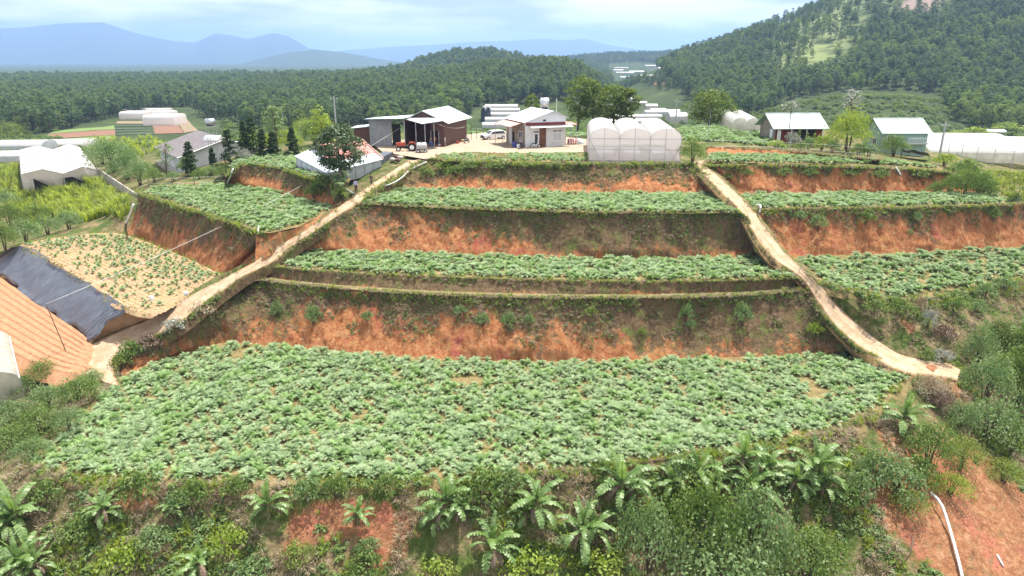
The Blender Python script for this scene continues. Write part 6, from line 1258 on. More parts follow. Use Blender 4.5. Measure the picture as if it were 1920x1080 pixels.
# lower left net house
t0 = W(46, 748, -1.1); nh = thing('net_house', 'weathered plastic tunnel with ochre end wall in the lower left corner', 'greenhouse', t0, R(38))
wn, ln, en, rn = 7.0, 12.0, 2.2, 1.3
pr = [(-wn * (1 - math.cos(math.pi * k / 12)) / 2, en + rn * math.sin(math.pi * k / 12)) for k in range(13)]
link('roof_film', mesh_np('roof_film', np.array([(a, y_, c) for y_ in (-.4, 0, 3, 6, 9, ln) for a, c in pr]), grid_faces(13, 6), True, [M['film_old']]), nh)
for y_ in (0, ln):
    poly = [(0, -.5), (-wn, -.5)] + list(reversed(pr)); me = bpy.data.meshes.new('end_film'); me.from_pydata([(a, y_, c) for a, c in poly], [], [tuple(range(len(poly)))]); me.materials.append(M['film_old']); link('end_film', me, nh)
for x_ in (0, -wn): me = bpy.data.meshes.new('side_film'); me.from_pydata([(x_, 0, -.5), (x_, ln, -.5), (x_, ln, en), (x_, 0, en)], [], [(0, 1, 2, 3)]); me.materials.append(M['film_old']); link('side_film', me, nh)
for y_ in (0, 3, 6, 9): MB().tube([(a, y_ - .03, c - .01) for a, c in pr], .03, 5).build('hoop', M['galv'], nh); MB().tube([(0.03, y_, -.5), (0.03, y_, en)], .04, 5).build('post', M['galv'], nh)
MB().tube([(0, -.42, en + .02), (0, ln, en + .02)], .05, 5).build('gutter', M['wire_white'], nh)
# ---- grey tiled house
A_, Rf, Rb = W(332, 296, 11.7), W(424, 260, 14.6), W(370, 244, 14.6); lg = Rb - Rf; lg.z = 0; acr = Vector((Rf.x - A_.x, Rf.y - A_.y, 0)); A2 = A_ + acr * 2; zb = 8.9
th = thing('tiled_house', 'white house with a large grey tiled roof among the cypresses', 'house', (A_.x, A_.y, zb))
MB().slab(rel(th, [A_, Rf, Rf + lg, A_ + lg]), .14).build('roof', M['roof_tile'], th); MB().slab(rel(th, [Rf, A2, A2 + lg, Rf + lg]), .14).build('roof', M['roof_tile'], th)
n1 = lg.normalized(); i0 = A_ + acr * .10 + n1 * .7; i1 = A_ + acr * 1.9 + n1 * .7; ap = Rf + n1 * .7
def col(p_, z): return Vector((p_.x, p_.y, z))
ze = A_.z + (Rf.z - A_.z) * .10 - .16
for k in (0, 1):
    o_ = lg * (0 if k == 0 else .9); pts = rel(th, [col(i0, zb), col(i1, zb), col(i1, ze), col(ap, Rf.z - .2), col(i0, ze)]); pts = [p_ + o_ for p_ in pts]; me = bpy.data.meshes.new('gable_wall'); me.from_pydata([tuple(p_) for p_ in pts], [], [(0, 1, 2, 3, 4)]); me.materials.append(M['white_wall']); link('gable_wall', me, th)
for a in (i0, i1): me = bpy.data.meshes.new('side_wall'); me.from_pydata([tuple(p_) for p_ in rel(th, [col(a, zb), col(a, zb) + lg * .9, col(a, ze) + lg * .9, col(a, ze)])], [], [(0, 1, 2, 3)]); me.materials.append(M['white_wall']); link('side_wall', me, th)
MB().tube(rel(th, [A_ + Vector((0, -.05, -.06)), Rf + Vector((0, -.05, -.06)), A2 + Vector((0, -.05, -.06))]), .09, 4).build('verge_board', M['white_paint'], th)
for u in (.05, .25): MB().tube(rel(th, [col(A_ + lg * u + acr * .06, zb + .1), col(A_ + lg * u + acr * .06, A_.z)]), .10, 8).build('porch_column', M['white_wall'], th)
MB().hexa(rel(th, [col(A_ - n1 * .2, zb - 1.6), col(A2 - n1 * .2, zb - 1.6), col(A2 + lg, zb - 1.6), col(A_ + lg, zb - 1.6), col(A_ - n1 * .2, zb + .1), col(A2 - n1 * .2, zb + .1), col(A2 + lg, zb + .1), col(A_ + lg, zb + .1)])).build('plinth', M['concrete'], th)
# ---- houses with green roofs on the right
def small_house(name, label, org, yaw, Lx, Dy, eh, rh, wallm, gm, roofm, over=.5):
    t = thing(name, label, 'house', org, yaw)
    MB().box(0, Lx, 0, .15, 0, eh).build('front_wall', M[wallm], t); MB().box(0, Lx, Dy - .15, Dy, 0, eh).build('back_wall', M[wallm], t)
    for x_ in (0, Lx - .15): MB().prism([(.15, 0), (Dy - .15, 0), (Dy - .15, eh), (Dy / 2, rh - .12), (.15, eh)], x_, x_ + .15, 'x').build('gable_wall', M[gm], t)
    k = (rh - eh) / (Dy / 2); MB().slab([(-over, -over, eh - over * k), (Lx + over, -over, eh - over * k), (Lx + over, Dy / 2, rh), (-over, Dy / 2, rh)], .07).build('roof', M[roofm], t); MB().slab([(-over, Dy / 2, rh), (Lx + over, Dy / 2, rh), (Lx + over, Dy + over, eh - over * k), (-over, Dy + over, eh - over * k)], .07).build('roof', M[roofm], t)
    MB().tube([(-over, Dy / 2, rh + .02), (Lx + over, Dy / 2, rh + .02)], .08, 6).build('ridge_cap', M['roof_white'], t); return t
p = W(1452, 269, 14.5); rh1 = small_house('garden_house', 'house with red walls and a long pale green roof', p, R(3), 8.0, 6.6, 2.9, 4.7, 'maroon', 'render_wall', 'roof_sheet_green', .8)
MB().box(3.0, 6.8, -.05, -.003, .1, 2.5).build('opening', M['dark_void'], rh1); MB().box(.3, .9, -.06, -.003, .1, 2.2).build('door', M['white_paint'], rh1); MB().box(-.05, -.003, 1.2, 2.2, .8, 2.2).build('shutter', M['white_paint'], rh1)
for x_ in (.1, 2.4, 5, 7.8): MB().tube([(x_, -.7, -.2), (x_, -.7, 2.55)], .05, 6).build('post', M['white_paint'], rh1)
p = W(1650, 295, 12.7); rh2 = small_house('green_house', 'pale green house with a pale green roof and a balcony rail', p, R(0), 7.2, 6.4, 4.2, 6.0, 'green_paint', 'green_paint', 'roof_sheet_green', .55)
window(rh2, .6, 1.8, 2.3, 3.5, -.003); window(rh2, 1.8, 3.2, 1.4, 2.9, -.003, axis='x')
MB().box(3.6, 7.0, -1.0, -.01, 2.2, 2.35).build('balcony', M['concrete_grey'], rh2)
rl = MB().box(3.6, 7.0, -1.0, -.95, 3.15, 3.22).build('railing', M['white_paint'], rh2)
for k in range(13): MB().box(3.65 + k * .27, 3.69 + k * .27, -.99, -.96, 2.35, 3.15).build('baluster', M['white_paint'], rl)
# ---- concrete boundary wall on the left
w0, w1 = W(184, 333, 6.2), W(258, 392, 4.9); wt0, wt1 = up(w0, 1.9), up(w1, 2.6); wl = thing('boundary_wall', 'stained concrete wall running down from the gabled greenhouse', 'wall', w0)
for k in range(7):
    a, b = k / 7 + .003, (k + 1) / 7 - .003; MB().slab(rel(wl, [w0.lerp(w1, a) - Vector((0, 0, .8)), w0.lerp(w1, b) - Vector((0, 0, .8)), wt0.lerp(wt1, b), wt0.lerp(wt1, a)]), .18).build('wall_panel', M['concrete'], wl)
for k in range(8): a = k / 7; q0 = w0.lerp(w1, a); MB().box(-.14, .14, -.16, .14, -.8, (wt0.lerp(wt1, a) - q0).z + .06).build('pier', M['concrete'], wl, loc=q0 - wl.location)
e_ = W(300, 356, 9.4); MB().slab(rel(wl, [w1 - Vector((0, 0, 1)), W(275, 372, 9.2) - Vector((0, 0, 1)), W(275, 368, 9.9), wt1]), .18).build('wall_return', M['concrete'], wl)
# ---- black plastic sheet over the bank above the beds
Pt, vt = loft_pts([E['tp_bot'], E['tp_top']], 140, 34); Qt = Pt.reshape(-1, 3); vv = np.repeat(vt, 140); uu = np.tile(np.linspace(0, 1, 140), len(vt)); nrm = np.array([-.62, -.60, .5]); lump = fbm(np.stack([uu * 26, vv * 3, 0 * uu], 1), 4, 15) * .10 + .12 * np.sin(np.pi * vv) + fbm(Qt / 4, 2, 4) * .25 + np.where(uu > .9, np.sin(uu * 300) * .12 * (uu - .9) / .1, 0)
Qt = Qt + nrm * (lump + .12)[:, None]; Qt[:, 2] += np.where(vv > .96, .1, 0); edge = np.maximum(sstep(.12, 0, vv), sstep(.9, 1, vv)); Qt[:, :2] += (fbm(np.stack([uu * 14, 0 * uu, 0 * uu], 1), 3, 25) * edge)[:, None] * np.array([.55, .5]) + (np.sin(vv * 9) * sstep(.93, 1, uu) * .5)[:, None] * np.array([.7, -.7])
tp = link('plastic_sheet', mesh_np('plastic_sheet', Qt, grid_faces(140, len(vt)), True, [M['black_tarp']])); tag(tp, 'large dark plastic sheet covering the bank above the orange beds', 'plastic sheet')
# ------------------------------------------------------------------ poles, tanks, pipes, wires
def pole(px, y0, y1, r, label, mat='concrete_grey', Y=None, name='utility_pole', arm=False, group=None):
    p = G(px, y1) if Y is None else Vector((WY(px, y1, Y).x, Y, 0)); 
    if Y is not None: p.z = ground_z([p.x], [p.y])[0]
    h = WY(px, y0, p.y).z - p.z; t = thing(name, label, 'pole', p, 0, group); MB().tube([(0, 0, -.4), (0, 0, h * .5), (0, 0, h)], [r, r * .85, r * .65], 8).build('shaft', M[mat], t)
    if arm:
        MB().box(-.7, .7, -.06, .06, h - .5, h - .4).build('crossarm', M['galv'], t)
        for x_ in (-.6, 0, .6): MB().lathe([(.05, h - .40), (.07, h - .33), (.04, h - .22)], 8, 'z', (x_, 0, 0)).build('insulator', M['pvc'], t)
    return p, h
pA = pole(632, 181, 262, .17, 'tall concrete pole behind the tent shed', Y=132, arm=True); pB = pole(1266, 186, 240, .16, 'concrete pole right of the arched greenhouse', Y=152, arm=True); pC = pole(1760, 230, 300, .20, 'leaning concrete pole beside the bright greenhouses', Y=116, arm=True)
pole(1043, 184, 225, .07, 'slim white vent pole behind the white house', 'white_paint', Y=127); pole(461, 236, 292, .06, 'slim white pole in front of the cypresses', 'white_paint'); pole(534, 202, 262, .06, 'slim pole in the garden trees', 'concrete_grey', Y=128)
pole(1327, 205, 270, .04, 'thin lamp pole in the field right of the arched greenhouse', 'galv'); pole(1730, 243, 292, .05, 'thin pole left of the leaning concrete pole', 'galv'); pole(306, 279, 300, .05, 'lamp post with a flat white lamp head by the orchard', 'wire_dark', name='lamp_post')
lp = bpy.data.objects['lamp_post']; MB().box(-.2, 1.0, -.2, .2, 2.35, 2.5).build('lamp_head', M['white_paint'], lp)
def wire(name, a, b, sag, r, mat, label):
    a, b = Vector(a), Vector(b); pts = [a.lerp(b, u / 24) - Vector((0, 0, sag * 4 * (u / 24) * (1 - u / 24))) for u in range(25)]; o = MB().tube([p - a for p in pts], r, 5).build(name, M[mat], None, True, a); tag(o, label, 'cable')
# leaning pole on the orange beds with its cable to the shed
q0 = W(124, 657, ZL1); q1 = WY(86, 570, q0.y - 1.0); lpole = thing('leaning_pole', 'thin dark pole leaning over the orange planting beds', 'pole', q0); MB().tube([(0, 0, -.3), tuple(q1 - q0)], [.05, .035], 6).build('shaft', M['bamboo_pole'], lpole)
wire('cable', q1, WY(751, 239, 115.9), 1.2, .02, 'wire_white', 'white cable running from the open shed down to the leaning pole')
wire('power_line', pA[0] + Vector((.6, 0, pA[1] - .22)), pB[0] + Vector((-.6, 0, pB[1] - .22)), 2.0, .018, 'wire_dark', 'dark power line between the two concrete poles behind the houses')
wire('power_line', pB[0] + Vector((.6, 0, pB[1] - .22)), pC[0] + Vector((-.6, 0, pC[1] - .22)), 1.8, .018, 'wire_dark', 'dark power line above the green-roofed houses')
wire('power_line', WY(1880, 250, 70) if False else pC[0] + Vector((.6, 0, pC[1] - .22)), pC[0] + Vector((60, 20, pC[1] - 1)), 1.5, .018, 'wire_dark', 'dark power line leaving the leaning pole to the right')
wire('cable', WY(815, 229, 111.9), WY(871, 238, 121), .5, .02, 'wire_white', 'pale cable along the barn front')
def pipe(pts, r, label, mat='pvc', name='drain_pipe'):
    a = Vector(pts[0]); o = MB().tube([tuple(q) for q in resample([Vector(p) - a for p in pts], 14 if len(pts) > 2 else 3)], r, 10).build(name, M[mat], None, True, a); return tag(o, label, 'pipe')
pipe([W(437, 317, 13.0), W(426, 344, 10.3)], .12, 'white drain pipe standing against the bank by the cypresses'); pipe([W(250, 384, 9.4), W(244, 402, 7.2), W(234, 424, 4.9)], .16, 'pale drain pipe below the end of the concrete wall')
pipe([W(485, 424, 10.0), W(484, 434, 9.9), W(490, 448, 9.0), W(500, 458, 8.4)], .07, 'bent white hose at the corner of the left terrace'); pipe([up(onbank(1683, 305), .3), up(onbank(1682, 318), .3), up(onbank(1686, 332), .3)], .09, 'pale pipe dropping over the topmost right bank')
pipe([W(1420, 384, 11.5), W(1426, 386, 11.9), W(1424, 398, 11.2)], .10, 'short white pipe stub beside the right track'); pipe([W(636, 347, 12.2), W(662, 362, 11.9)], .10, 'pale pole lying at the foot of the round tree', 'concrete_grey', 'fallen_pole')
pp = [G(1748, 945), G(1760, 965), G(1778, 1010), G(1796, 1078), G(1810, 1130)]; pp = [pp[0] + Vector((-.2, .2, .8)), pp[1] + Vector((0, 0, .8)), pp[2] + Vector((0, 0, .5)), pp[3] + Vector((0, 0, .45)), pp[4] + Vector((0, 0, .3))]
pipe(pp, .10, 'long white pipe running down the orange slope at lower right'); pp = [G(1712, 1012), G(1705, 1040), G(1685, 1062), G(1655, 1080)]; pipe([q + Vector((0, 0, .12)) for q in pp], .06, 'bare brown branch lying on the orange slope', 'bark', 'fallen_branch')
pp = [G(1868, 1045), G(1880, 1065)]; pipe([q + Vector((0, 0, .12)) for q in pp], .06, 'short white pipe on the orange slope at the corner')
pipe([W(x_, y_, z_ + .08) for x_, y_, z_ in ((800, 303, 14.2), (770, 318, 13.3), (752, 334, 12.9), (735, 344, 12.5), (720, 349, 12.2))], .07, 'pale hose lying along the road edge below the yard', 'wire_white', 'hose')
pipe([W(x_, y_, .1) for x_, y_ in ((1195, 868), (1240, 862), (1290, 858))], .05, 'thin dark irrigation pipe at the front of the lowest field', 'bark', 'irrigation_pipe')
# black net on posts and net scraps at the right
def net(name, label, grid, nu=30, nv=8, amp=.12, frame=None):
    P_, v_ = loft_pts(grid, nu, nv); Q_ = P_.reshape(-1, 3); Q_ = Q_ + fbm(Q_ * 1.5, 3, 3)[:, None] * np.array([.05, .1, amp * 2]); t = thing(name, label, 'net', tuple(Vector(Q_[0]))); link('net', mesh_np('net', Q_ - Q_[0], grid_faces(nu, len(v_)), True, [M['black_tarp']]), t)
    for a, b in (frame or []): MB().tube([Vector(a) - Vector(Q_[0]), Vector(b) - Vector(Q_[0])], .04, 5).build('pole', M['bamboo_pole'], t)
z1 = 13.6; n0, n1_, n2, n3 = W(1690, 292, z1 - .2), W(1742, 296, z1 - .3), W(1690, 286, z1 + .6), W(1738, 290, z1 + .5)
net('shade_net', 'black shade net slung low on posts before the green house', [[n0 + Vector((0, 0, .6)), n1_ + Vector((0, 0, .3))], [n2 + Vector((0, 0, .5)), n3 + Vector((0, 0, .4))]], frame=[(n0 - Vector((0, 0, .9)), n0 + Vector((0, 0, .7))), (n1_ - Vector((0, 0, .9)), n1_ + Vector((0, 0, .5))), (n2 - Vector((0, 0, 1.4)), n2 + Vector((0, 0, .6)))])
g_ = [G(1832, 352), G(1840, 346), G(1853, 352), G(1866, 366)]
net('net_scrap', 'collapsed black net frame at the end of the right terrace', [[q + Vector((0, 0, .35)) for q in g_], [q + Vector((.2, .6, .9)) for q in g_]], 20, 5, .2, [(g_[0], g_[0] + Vector((.2, .4, 1.6))), (g_[0] + Vector((.2, .4, 1.6)), g_[2] + Vector((0, 0, .8))), (g_[2] + Vector((0, 0, .8)), g_[3] + Vector((0, 0, .3)))])
g_ = [G(1893, 384), G(1914, 386)]; net('net_scrap', 'crumpled black plastic at the right edge below the terrace', [g_, [q + Vector((.1, .3, .9)) for q in g_]], 12, 6, .25)
# tanks
def lying_tank(name, label, px, py_bottom, py_top, w_px, Y=None, legs=True, base_py=None):
    p = G(px, base_py or py_bottom) if Y is None else Vector((WY(px, py_bottom, Y).x, Y, 0))
    if Y is not None: p.z = ground_z([p.x], [p.y])[0]
    zb_, zt_ = WY(px, py_bottom, p.y).z - p.z, WY(px, py_top, p.y).z - p.z; r = (zt_ - zb_) / 2; L = px2m(p, w_px); t = thing(name, label, 'water tank', p); c = (zb_ + zt_) / 2
    MB().lathe([(r * .25, -L / 2), (r * .75, -L / 2 + .06), (r, -L / 2 + .2), (r, L / 2 - .2), (r * .75, L / 2 - .06), (r * .25, L / 2)], 18, 'x', (0, 0, c)).build('tank', M['steel'], t, True)
    for x_ in (-L * .35, 0, L * .35): MB().lathe([(r + .02, -.03), (r + .02, .03)], 18, 'x', (x_, 0, c)).build('band', M['galv'], t)
    if legs:
        for x_ in (-L * .38, L * .38):
            for y_ in (-r * .8, r * .8): MB().tube([(x_, y_, -.2), (x_, y_, c - r * .3)], .05, 5).build('leg', M['galv'], t)
        MB().box(-L * .45, L * .45, -r * .9, r * .9, zb_ - .1, zb_ - .02).build('platform', M['galv'], t); MB().tube([(-L * .38, -r * .8, .2), (L * .38, -r * .8, zb_ - .2)], .03, 5).build('brace', M['galv'], t)
    return t
lying_tank('water_tank', 'shiny steel water tank on a stand behind the white house', 1021, 204, 183, 18, Y=126); tk = lying_tank('water_tank', 'steel water tank on a tall stand beside the grey-roofed house', 406, 236, 222, 18, base_py=318)
MB().slab([(-1.3, -.8, 5.0), (1.2, -.8, 5.0), (1.2, .8, 5.6), (-1.3, .8, 5.6)], .1).build('solar_panel', M['white_paint'], tk)
# ------------------------------------------------------------------ vehicles
def wheel(parent, x, y, r, w, tyre='tyre', rim='lamp_glass'):
    o = MB().lathe([(r * .6, -w / 2), (r * .93, -w / 2), (r, -w * .3), (r, w * .3), (r * .93, w / 2), (r * .6, w / 2)], 18, 'y', (x, y, r)).build('wheel', M[tyre], parent, True); MB().lathe([(r * .12, -w * .56), (r * .58, -w * .5), (r * .58, w * .5), (r * .12, w * .56)], 14, 'y', (x, y, r)).build('rim', M[rim], o); return o
p = W(926, 262, ZY - .05); c = thing('parked_car', 'white SUV parked left of the white farmhouse', 'car', p, R(207))
prof = [(-2.2, .42), (2.2, .42), (2.28, .62), (2.2, .95), (1.25, 1.12), (.55, 1.62), (-1.5, 1.66), (-2.1, 1.12), (-2.25, .9)]
MB().prism(prof, -.9, .9).build('body', M['car_paint'], c, bevel=.05); g = MB().hexa([(-1.86, -.92, 1.12), (1.12, -.92, 1.12), (1.12, .92, 1.12), (-1.86, .92, 1.12), (-1.45, -.915, 1.56), (.52, -.915, 1.56), (.52, .915, 1.56), (-1.45, .915, 1.56)]).build('side_glass', M['glass_dark'], c)
MB().slab([(1.3, -.75, 1.135), (1.3, .75, 1.135), (.62, .7, 1.6), (.62, -.7, 1.6)], .03).build('windscreen', M['glass_dark'], c); MB().slab([(-2.12, .7, 1.17), (-2.12, -.7, 1.17), (-1.58, -.65, 1.58), (-1.58, .65, 1.58)], .03).build('rear_window', M['glass_dark'], c)
MB().box(2.2, 2.3, -.5, .5, .66, .86).build('grille', M['dark_void'], c); MB().box(2.2, 2.32, -.85, .85, .40, .60).build('bumper', M['cloth_dark'], c)
for y_ in (-.72, .72): MB().box(2.08, 2.27, y_ - .17, y_ + .17, .78, .93).build('headlight', M['lamp_glass'], c); MB().box(.95, 1.15, y_ * 1.25 - .1, y_ * 1.25 + .1, 1.1, 1.25).build('mirror', M['car_paint'], c)
for x_ in (-1.4, 1.4):
    for y_ in (-.82, .82): wheel(c, x_, y_, .36, .24)
for y_ in (-.6, .6): MB().tube([(-1.4, y_, 1.72), (.4, y_, 1.70)], .025, 5).build('roof_rail', M['galv'], c)
# tractor
p = W(764, 283, ZY - .02); t = thing('tractor', 'red farm tractor under the open shed', 'tractor', p, R(185))
MB().hexa([(.25, -.3, .75), (1.75, -.26, .75), (1.75, .26, .75), (.25, .3, .75), (.25, -.3, 1.38), (1.7, -.26, 1.28), (1.7, .26, 1.28), (.25, .3, 1.38)]).build('hood', M['red_paint'], t, bevel=.04); MB().box(-.9, 1.6, -.22, .22, .45, .76).build('chassis', M['cloth_dark'], t); MB().box(1.74, 1.78, -.22, .22, .78, 1.22).build('grille', M['cloth_dark'], t)
for y_ in (-.62, .62):
    wheel(t, -.75, y_, .62, .32, 'tyre', 'white_paint'); wheel(t, 1.35, y_ * .92, .36, .2, 'tyre', 'white_paint'); MB().prism([(-1.4, 1.0), (-1.2, 1.34), (-.4, 1.36), (-.15, 1.0), (-.2, .96), (-.45, 1.28), (-1.15, 1.28), (-1.35, .98)], y_ - .2, y_ + .2).build('mudguard', M['red_paint'], t)
MB().box(-1.0, -.5, -.25, .25, .95, 1.05).add([(-1.05, -.25, 1.05), (-.95, -.25, 1.05), (-.95, .25, 1.05), (-1.05, .25, 1.05), (-1.1, -.22, 1.5), (-1.02, -.22, 1.5), (-1.02, .22, 1.5), (-1.1, .22, 1.5)], [(0, 1, 2, 3), (4, 5, 6, 7), (0, 1, 5, 4), (1, 2, 6, 5), (2, 3, 7, 6), (3, 0, 4, 7)]).build('seat', M['tyre'], t)
MB().tube([(.2, 0, 1.2), (-.15, 0, 1.55)], .03).build('steering_column', M['cloth_dark'], t); MB().tube([(-.15 + .2 * math.cos(a) * .45, .2 * math.sin(a), 1.55 + .2 * math.cos(a) * .8) for a in [k * .524 for k in range(13)]], .02, 5).build('steering_wheel', M['tyre'], t); MB().tube([(1.1, .15, 1.3), (1.1, .15, 2.0)], .04).build('exhaust', M['cloth_dark'], t)
# water drum on a cart
p = W(791, 286, ZY - .02); t = thing('spray_tank', 'grey spray tank on a low cart in front of the open shed', 'tank', p, R(8)); MB().lathe([(.2, -.8), (.5, -.72), (.58, -.6), (.58, .6), (.5, .72), (.2, .8)], 16, 'x', (0, 0, .95)).build('tank', M['concrete_grey'], t, True); MB().lathe([(.17, 1.5), (.17, 1.62), (.1, 1.66)], 12).build('filler_cap', M['cloth_dark'], t); MB().box(-.9, .9, -.45, .45, .28, .40).build('cart_frame', M['galv'], t)
for x_ in (-.55, .55):
    for y_ in (-.5, .5): wheel(t, x_, y_, .25, .12)
for x_ in (-.4, .4): MB().lathe([(.6, -.03), (.6, .03)], 16, 'x', (x_, 0, .95)).build('band', M['galv'], t)
# motorbikes
def motorbike(px, py, yaw, label, mat):
    t = thing('motorbike', label, 'motorbike', W(px, py, ZY + .1), yaw)
    for x_ in (-.6, .6): wheel(t, x_, 0, .29, .09)
    MB().tube([(-.55, 0, .5), (-.1, 0, .42), (.25, 0, .45), (.45, 0, .85)], [.09, .14, .12, .06], 8).build('body', M[mat], t, True); MB().box(-.65, .1, -.12, .12, .68, .78).build('seat', M['tyre'], t, bevel=.03); MB().tube([(.6, 0, .3), (.42, 0, .95)], .035).build('fork', M['galv'], t); MB().tube([(.35, -.32, 1.0), (.42, 0, .96), (.35, .32, 1.0)], .022).build('handlebar', M['galv'], t); MB().lathe([(.03, .42), (.09, .46), (.1, .54)], 10, 'x', (0, 0, .86)).build('headlight', M['lamp_glass'], t)
    for y_ in (-.3, .3): MB().tube([(.36, y_, 1.0), (.33, y_ * 1.1, 1.2)], .012, 4).build('mirror_stem', M['galv'], t)
    return t
motorbike(1004, 277.5, R(20), 'motorbike parked at the white door of the farmhouse', 'cloth_white'); motorbike(977, 277, R(100), 'motorbike standing by the grey side wall of the farmhouse', 'cloth_brown'); motorbike(875, 268, R(60), 'dark motorbike at the far corner of the barn', 'cloth_dark')
# drums, buckets, rolls, clutter
def drum(name, px, py, z, r, h, mat, label, cat, lid=None, tilt=0):
    t = thing(name, label, cat, W(px, py, z), RNG.uniform(0, 6)); t.rotation_euler.x = tilt; MB().lathe([(r * .88, 0), (r, h * .12), (r * .97, h * .35), (r, h * .5), (r * .97, h * .65), (r, h * .9), (r * .9, h)], 16).build('barrel', M[mat], t, True); MB().lathe([(r * .92, h), (r * .92, h + .04), (r * .6, h + .05)], 16).build('lid', M[lid or mat], t); return t
drum('water_barrel', 965, 276.5, ZY, .38, .85, 'blue_plastic', 'blue plastic barrel by the side window of the farmhouse', 'barrel'); drum('water_barrel', 972, 278, ZY, .3, .6, 'pvc', 'white tub next to the blue barrel', 'tub'); drum('bucket', 285, 563, ZL2, .24, .4, 'pvc', 'white bucket on the bare plot, farther from the road', 'bucket'); drum('bucket', 349, 554, 4.9, .22, .36, 'pvc', 'white bucket at the edge of the dirt road', 'bucket')
drum('water_barrel', 1092, 271, ZY, .75, 1.5, 'wall_light', 'large pale water tub left of the arched greenhouse', 'tub', 'pvc', R(70)); drum('water_barrel', 787, 285, ZY, .25, .9, 'pvc', 'white canister beside the spray tank', 'canister')
t = thing('net_roll', 'roll of red and white netting left of the arched greenhouse', 'net roll', W(1072, 272, ZY)); MB().lathe([(.1, -.7), (.5, -.7), (.55, 0), (.5, .7), (.1, .7)], 12, 'x', (0, 0, .5)).build('roll', M['pink_net'], t, True)
for x_ in (-.35, .05, .4): MB().lathe([(.56, -.06), (.56, .06)], 12, 'x', (x_, 0, .5)).build('tie', M['cloth_white'], t)
for k, (px, py, mat) in enumerate([(742, 296, 'cloth_brown'), (750, 298, 'concrete'), (757, 297, 'straw'), (763, 294, 'cloth_lilac'), (736, 302, 'concrete'), (770, 291, 'straw'), (746, 303, 'cloth_brown')]):
    t = thing('rubble_sack', None, 'sack', W(px, py, 13.9), RNG.uniform(0, 6)); (tv, tf), (cv, cf) = shrub_parts(np.random.default_rng(k), .3, .3, 3, 4, .1); MB().lathe([(.15, -.1), (.42, .05), (.48, .25), (.3, .45), (.1, .5)], 9).build('sack', M[mat], t, True); MB().tube([(-.05, 0, .48), (.08, .03, .62)], [.08, .03], 5).build('neck', M[mat], t); ordinal(t, px, 'lumpy sack, {} in the pile above the tent shed', 'sacks piled at the road bend')
for k, (px, py, mat) in enumerate([(818, 276, 'maroon'), (824, 275, 'cloth_white'), (829, 276, 'maroon'), (831, 274, 'cloth_lilac'), (868, 266, 'straw'), (858, 269, 'red_paint')]):
    t = thing('crate', None, 'crate', W(px, py, ZY), RNG.uniform(0, 1)); MB().box(-.28, .28, -.2, .2, .02, .34).build('crate_body', M[mat], t); MB().box(-.31, .31, -.23, .23, .34, .39).build('rim', M[mat], t); ordinal(t, px, 'small crate, {} on the ground along the barn', 'crates along the barn')
settle()
# fence posts with wire behind the yard and along the garden
def fence(pts, label, h=1.3, r=.05, mat='bamboo_pole', wires=2):
    t = thing('post_fence', label, 'fence', pts[0]); tops = []
    for p in pts: MB().tube([Vector(p) - Vector(pts[0]) - Vector((0, 0, .3)), Vector(p) - Vector(pts[0]) + Vector((0, 0, h))], r, 5).build('post', M[mat], t)
    for k in range(wires): z_ = h * (.45 + .5 * k); MB().tube([Vector(p) - Vector(pts[0]) + Vector((0, 0, z_)) for p in pts], .012, 4).build('wire', M['galv'], t)
fence([W(x_, y_, ZL3) for x_, y_ in ((262, 358), (280, 352), (324, 350), (365, 348), (403, 346), (424, 345))], 'low wire fence along the back of the left terrace'); fence([WY(x_, 258, 126) for x_ in (884, 894, 906)], 'short wire fence beside the white car', 1.6)
fence([W(x_, y_, ZY + .1) for x_, y_ in ((1330, 283), (1370, 284), (1400, 284), (1430, 285), (1455, 286), (1480, 288), (1510, 290), (1545, 292), (1590, 296), (1640, 300))], 'thin post fence behind the top right field', 1.7, .03, 'galv'); fence([G(x_, y_) for x_, y_ in ((1775, 302), (1800, 306), (1828, 309), (1860, 312), (1895, 315), (1930, 318))], 'tall thin posts along the wall of the bright greenhouse', 3.0, .05, 'galv')
fence([W(x_, y_, ZY) for x_, y_ in ((1067, 280), (1085, 278), (1100, 277))], 'thin posts between the farmhouse and the arched greenhouse', 2.2, .03, 'galv')
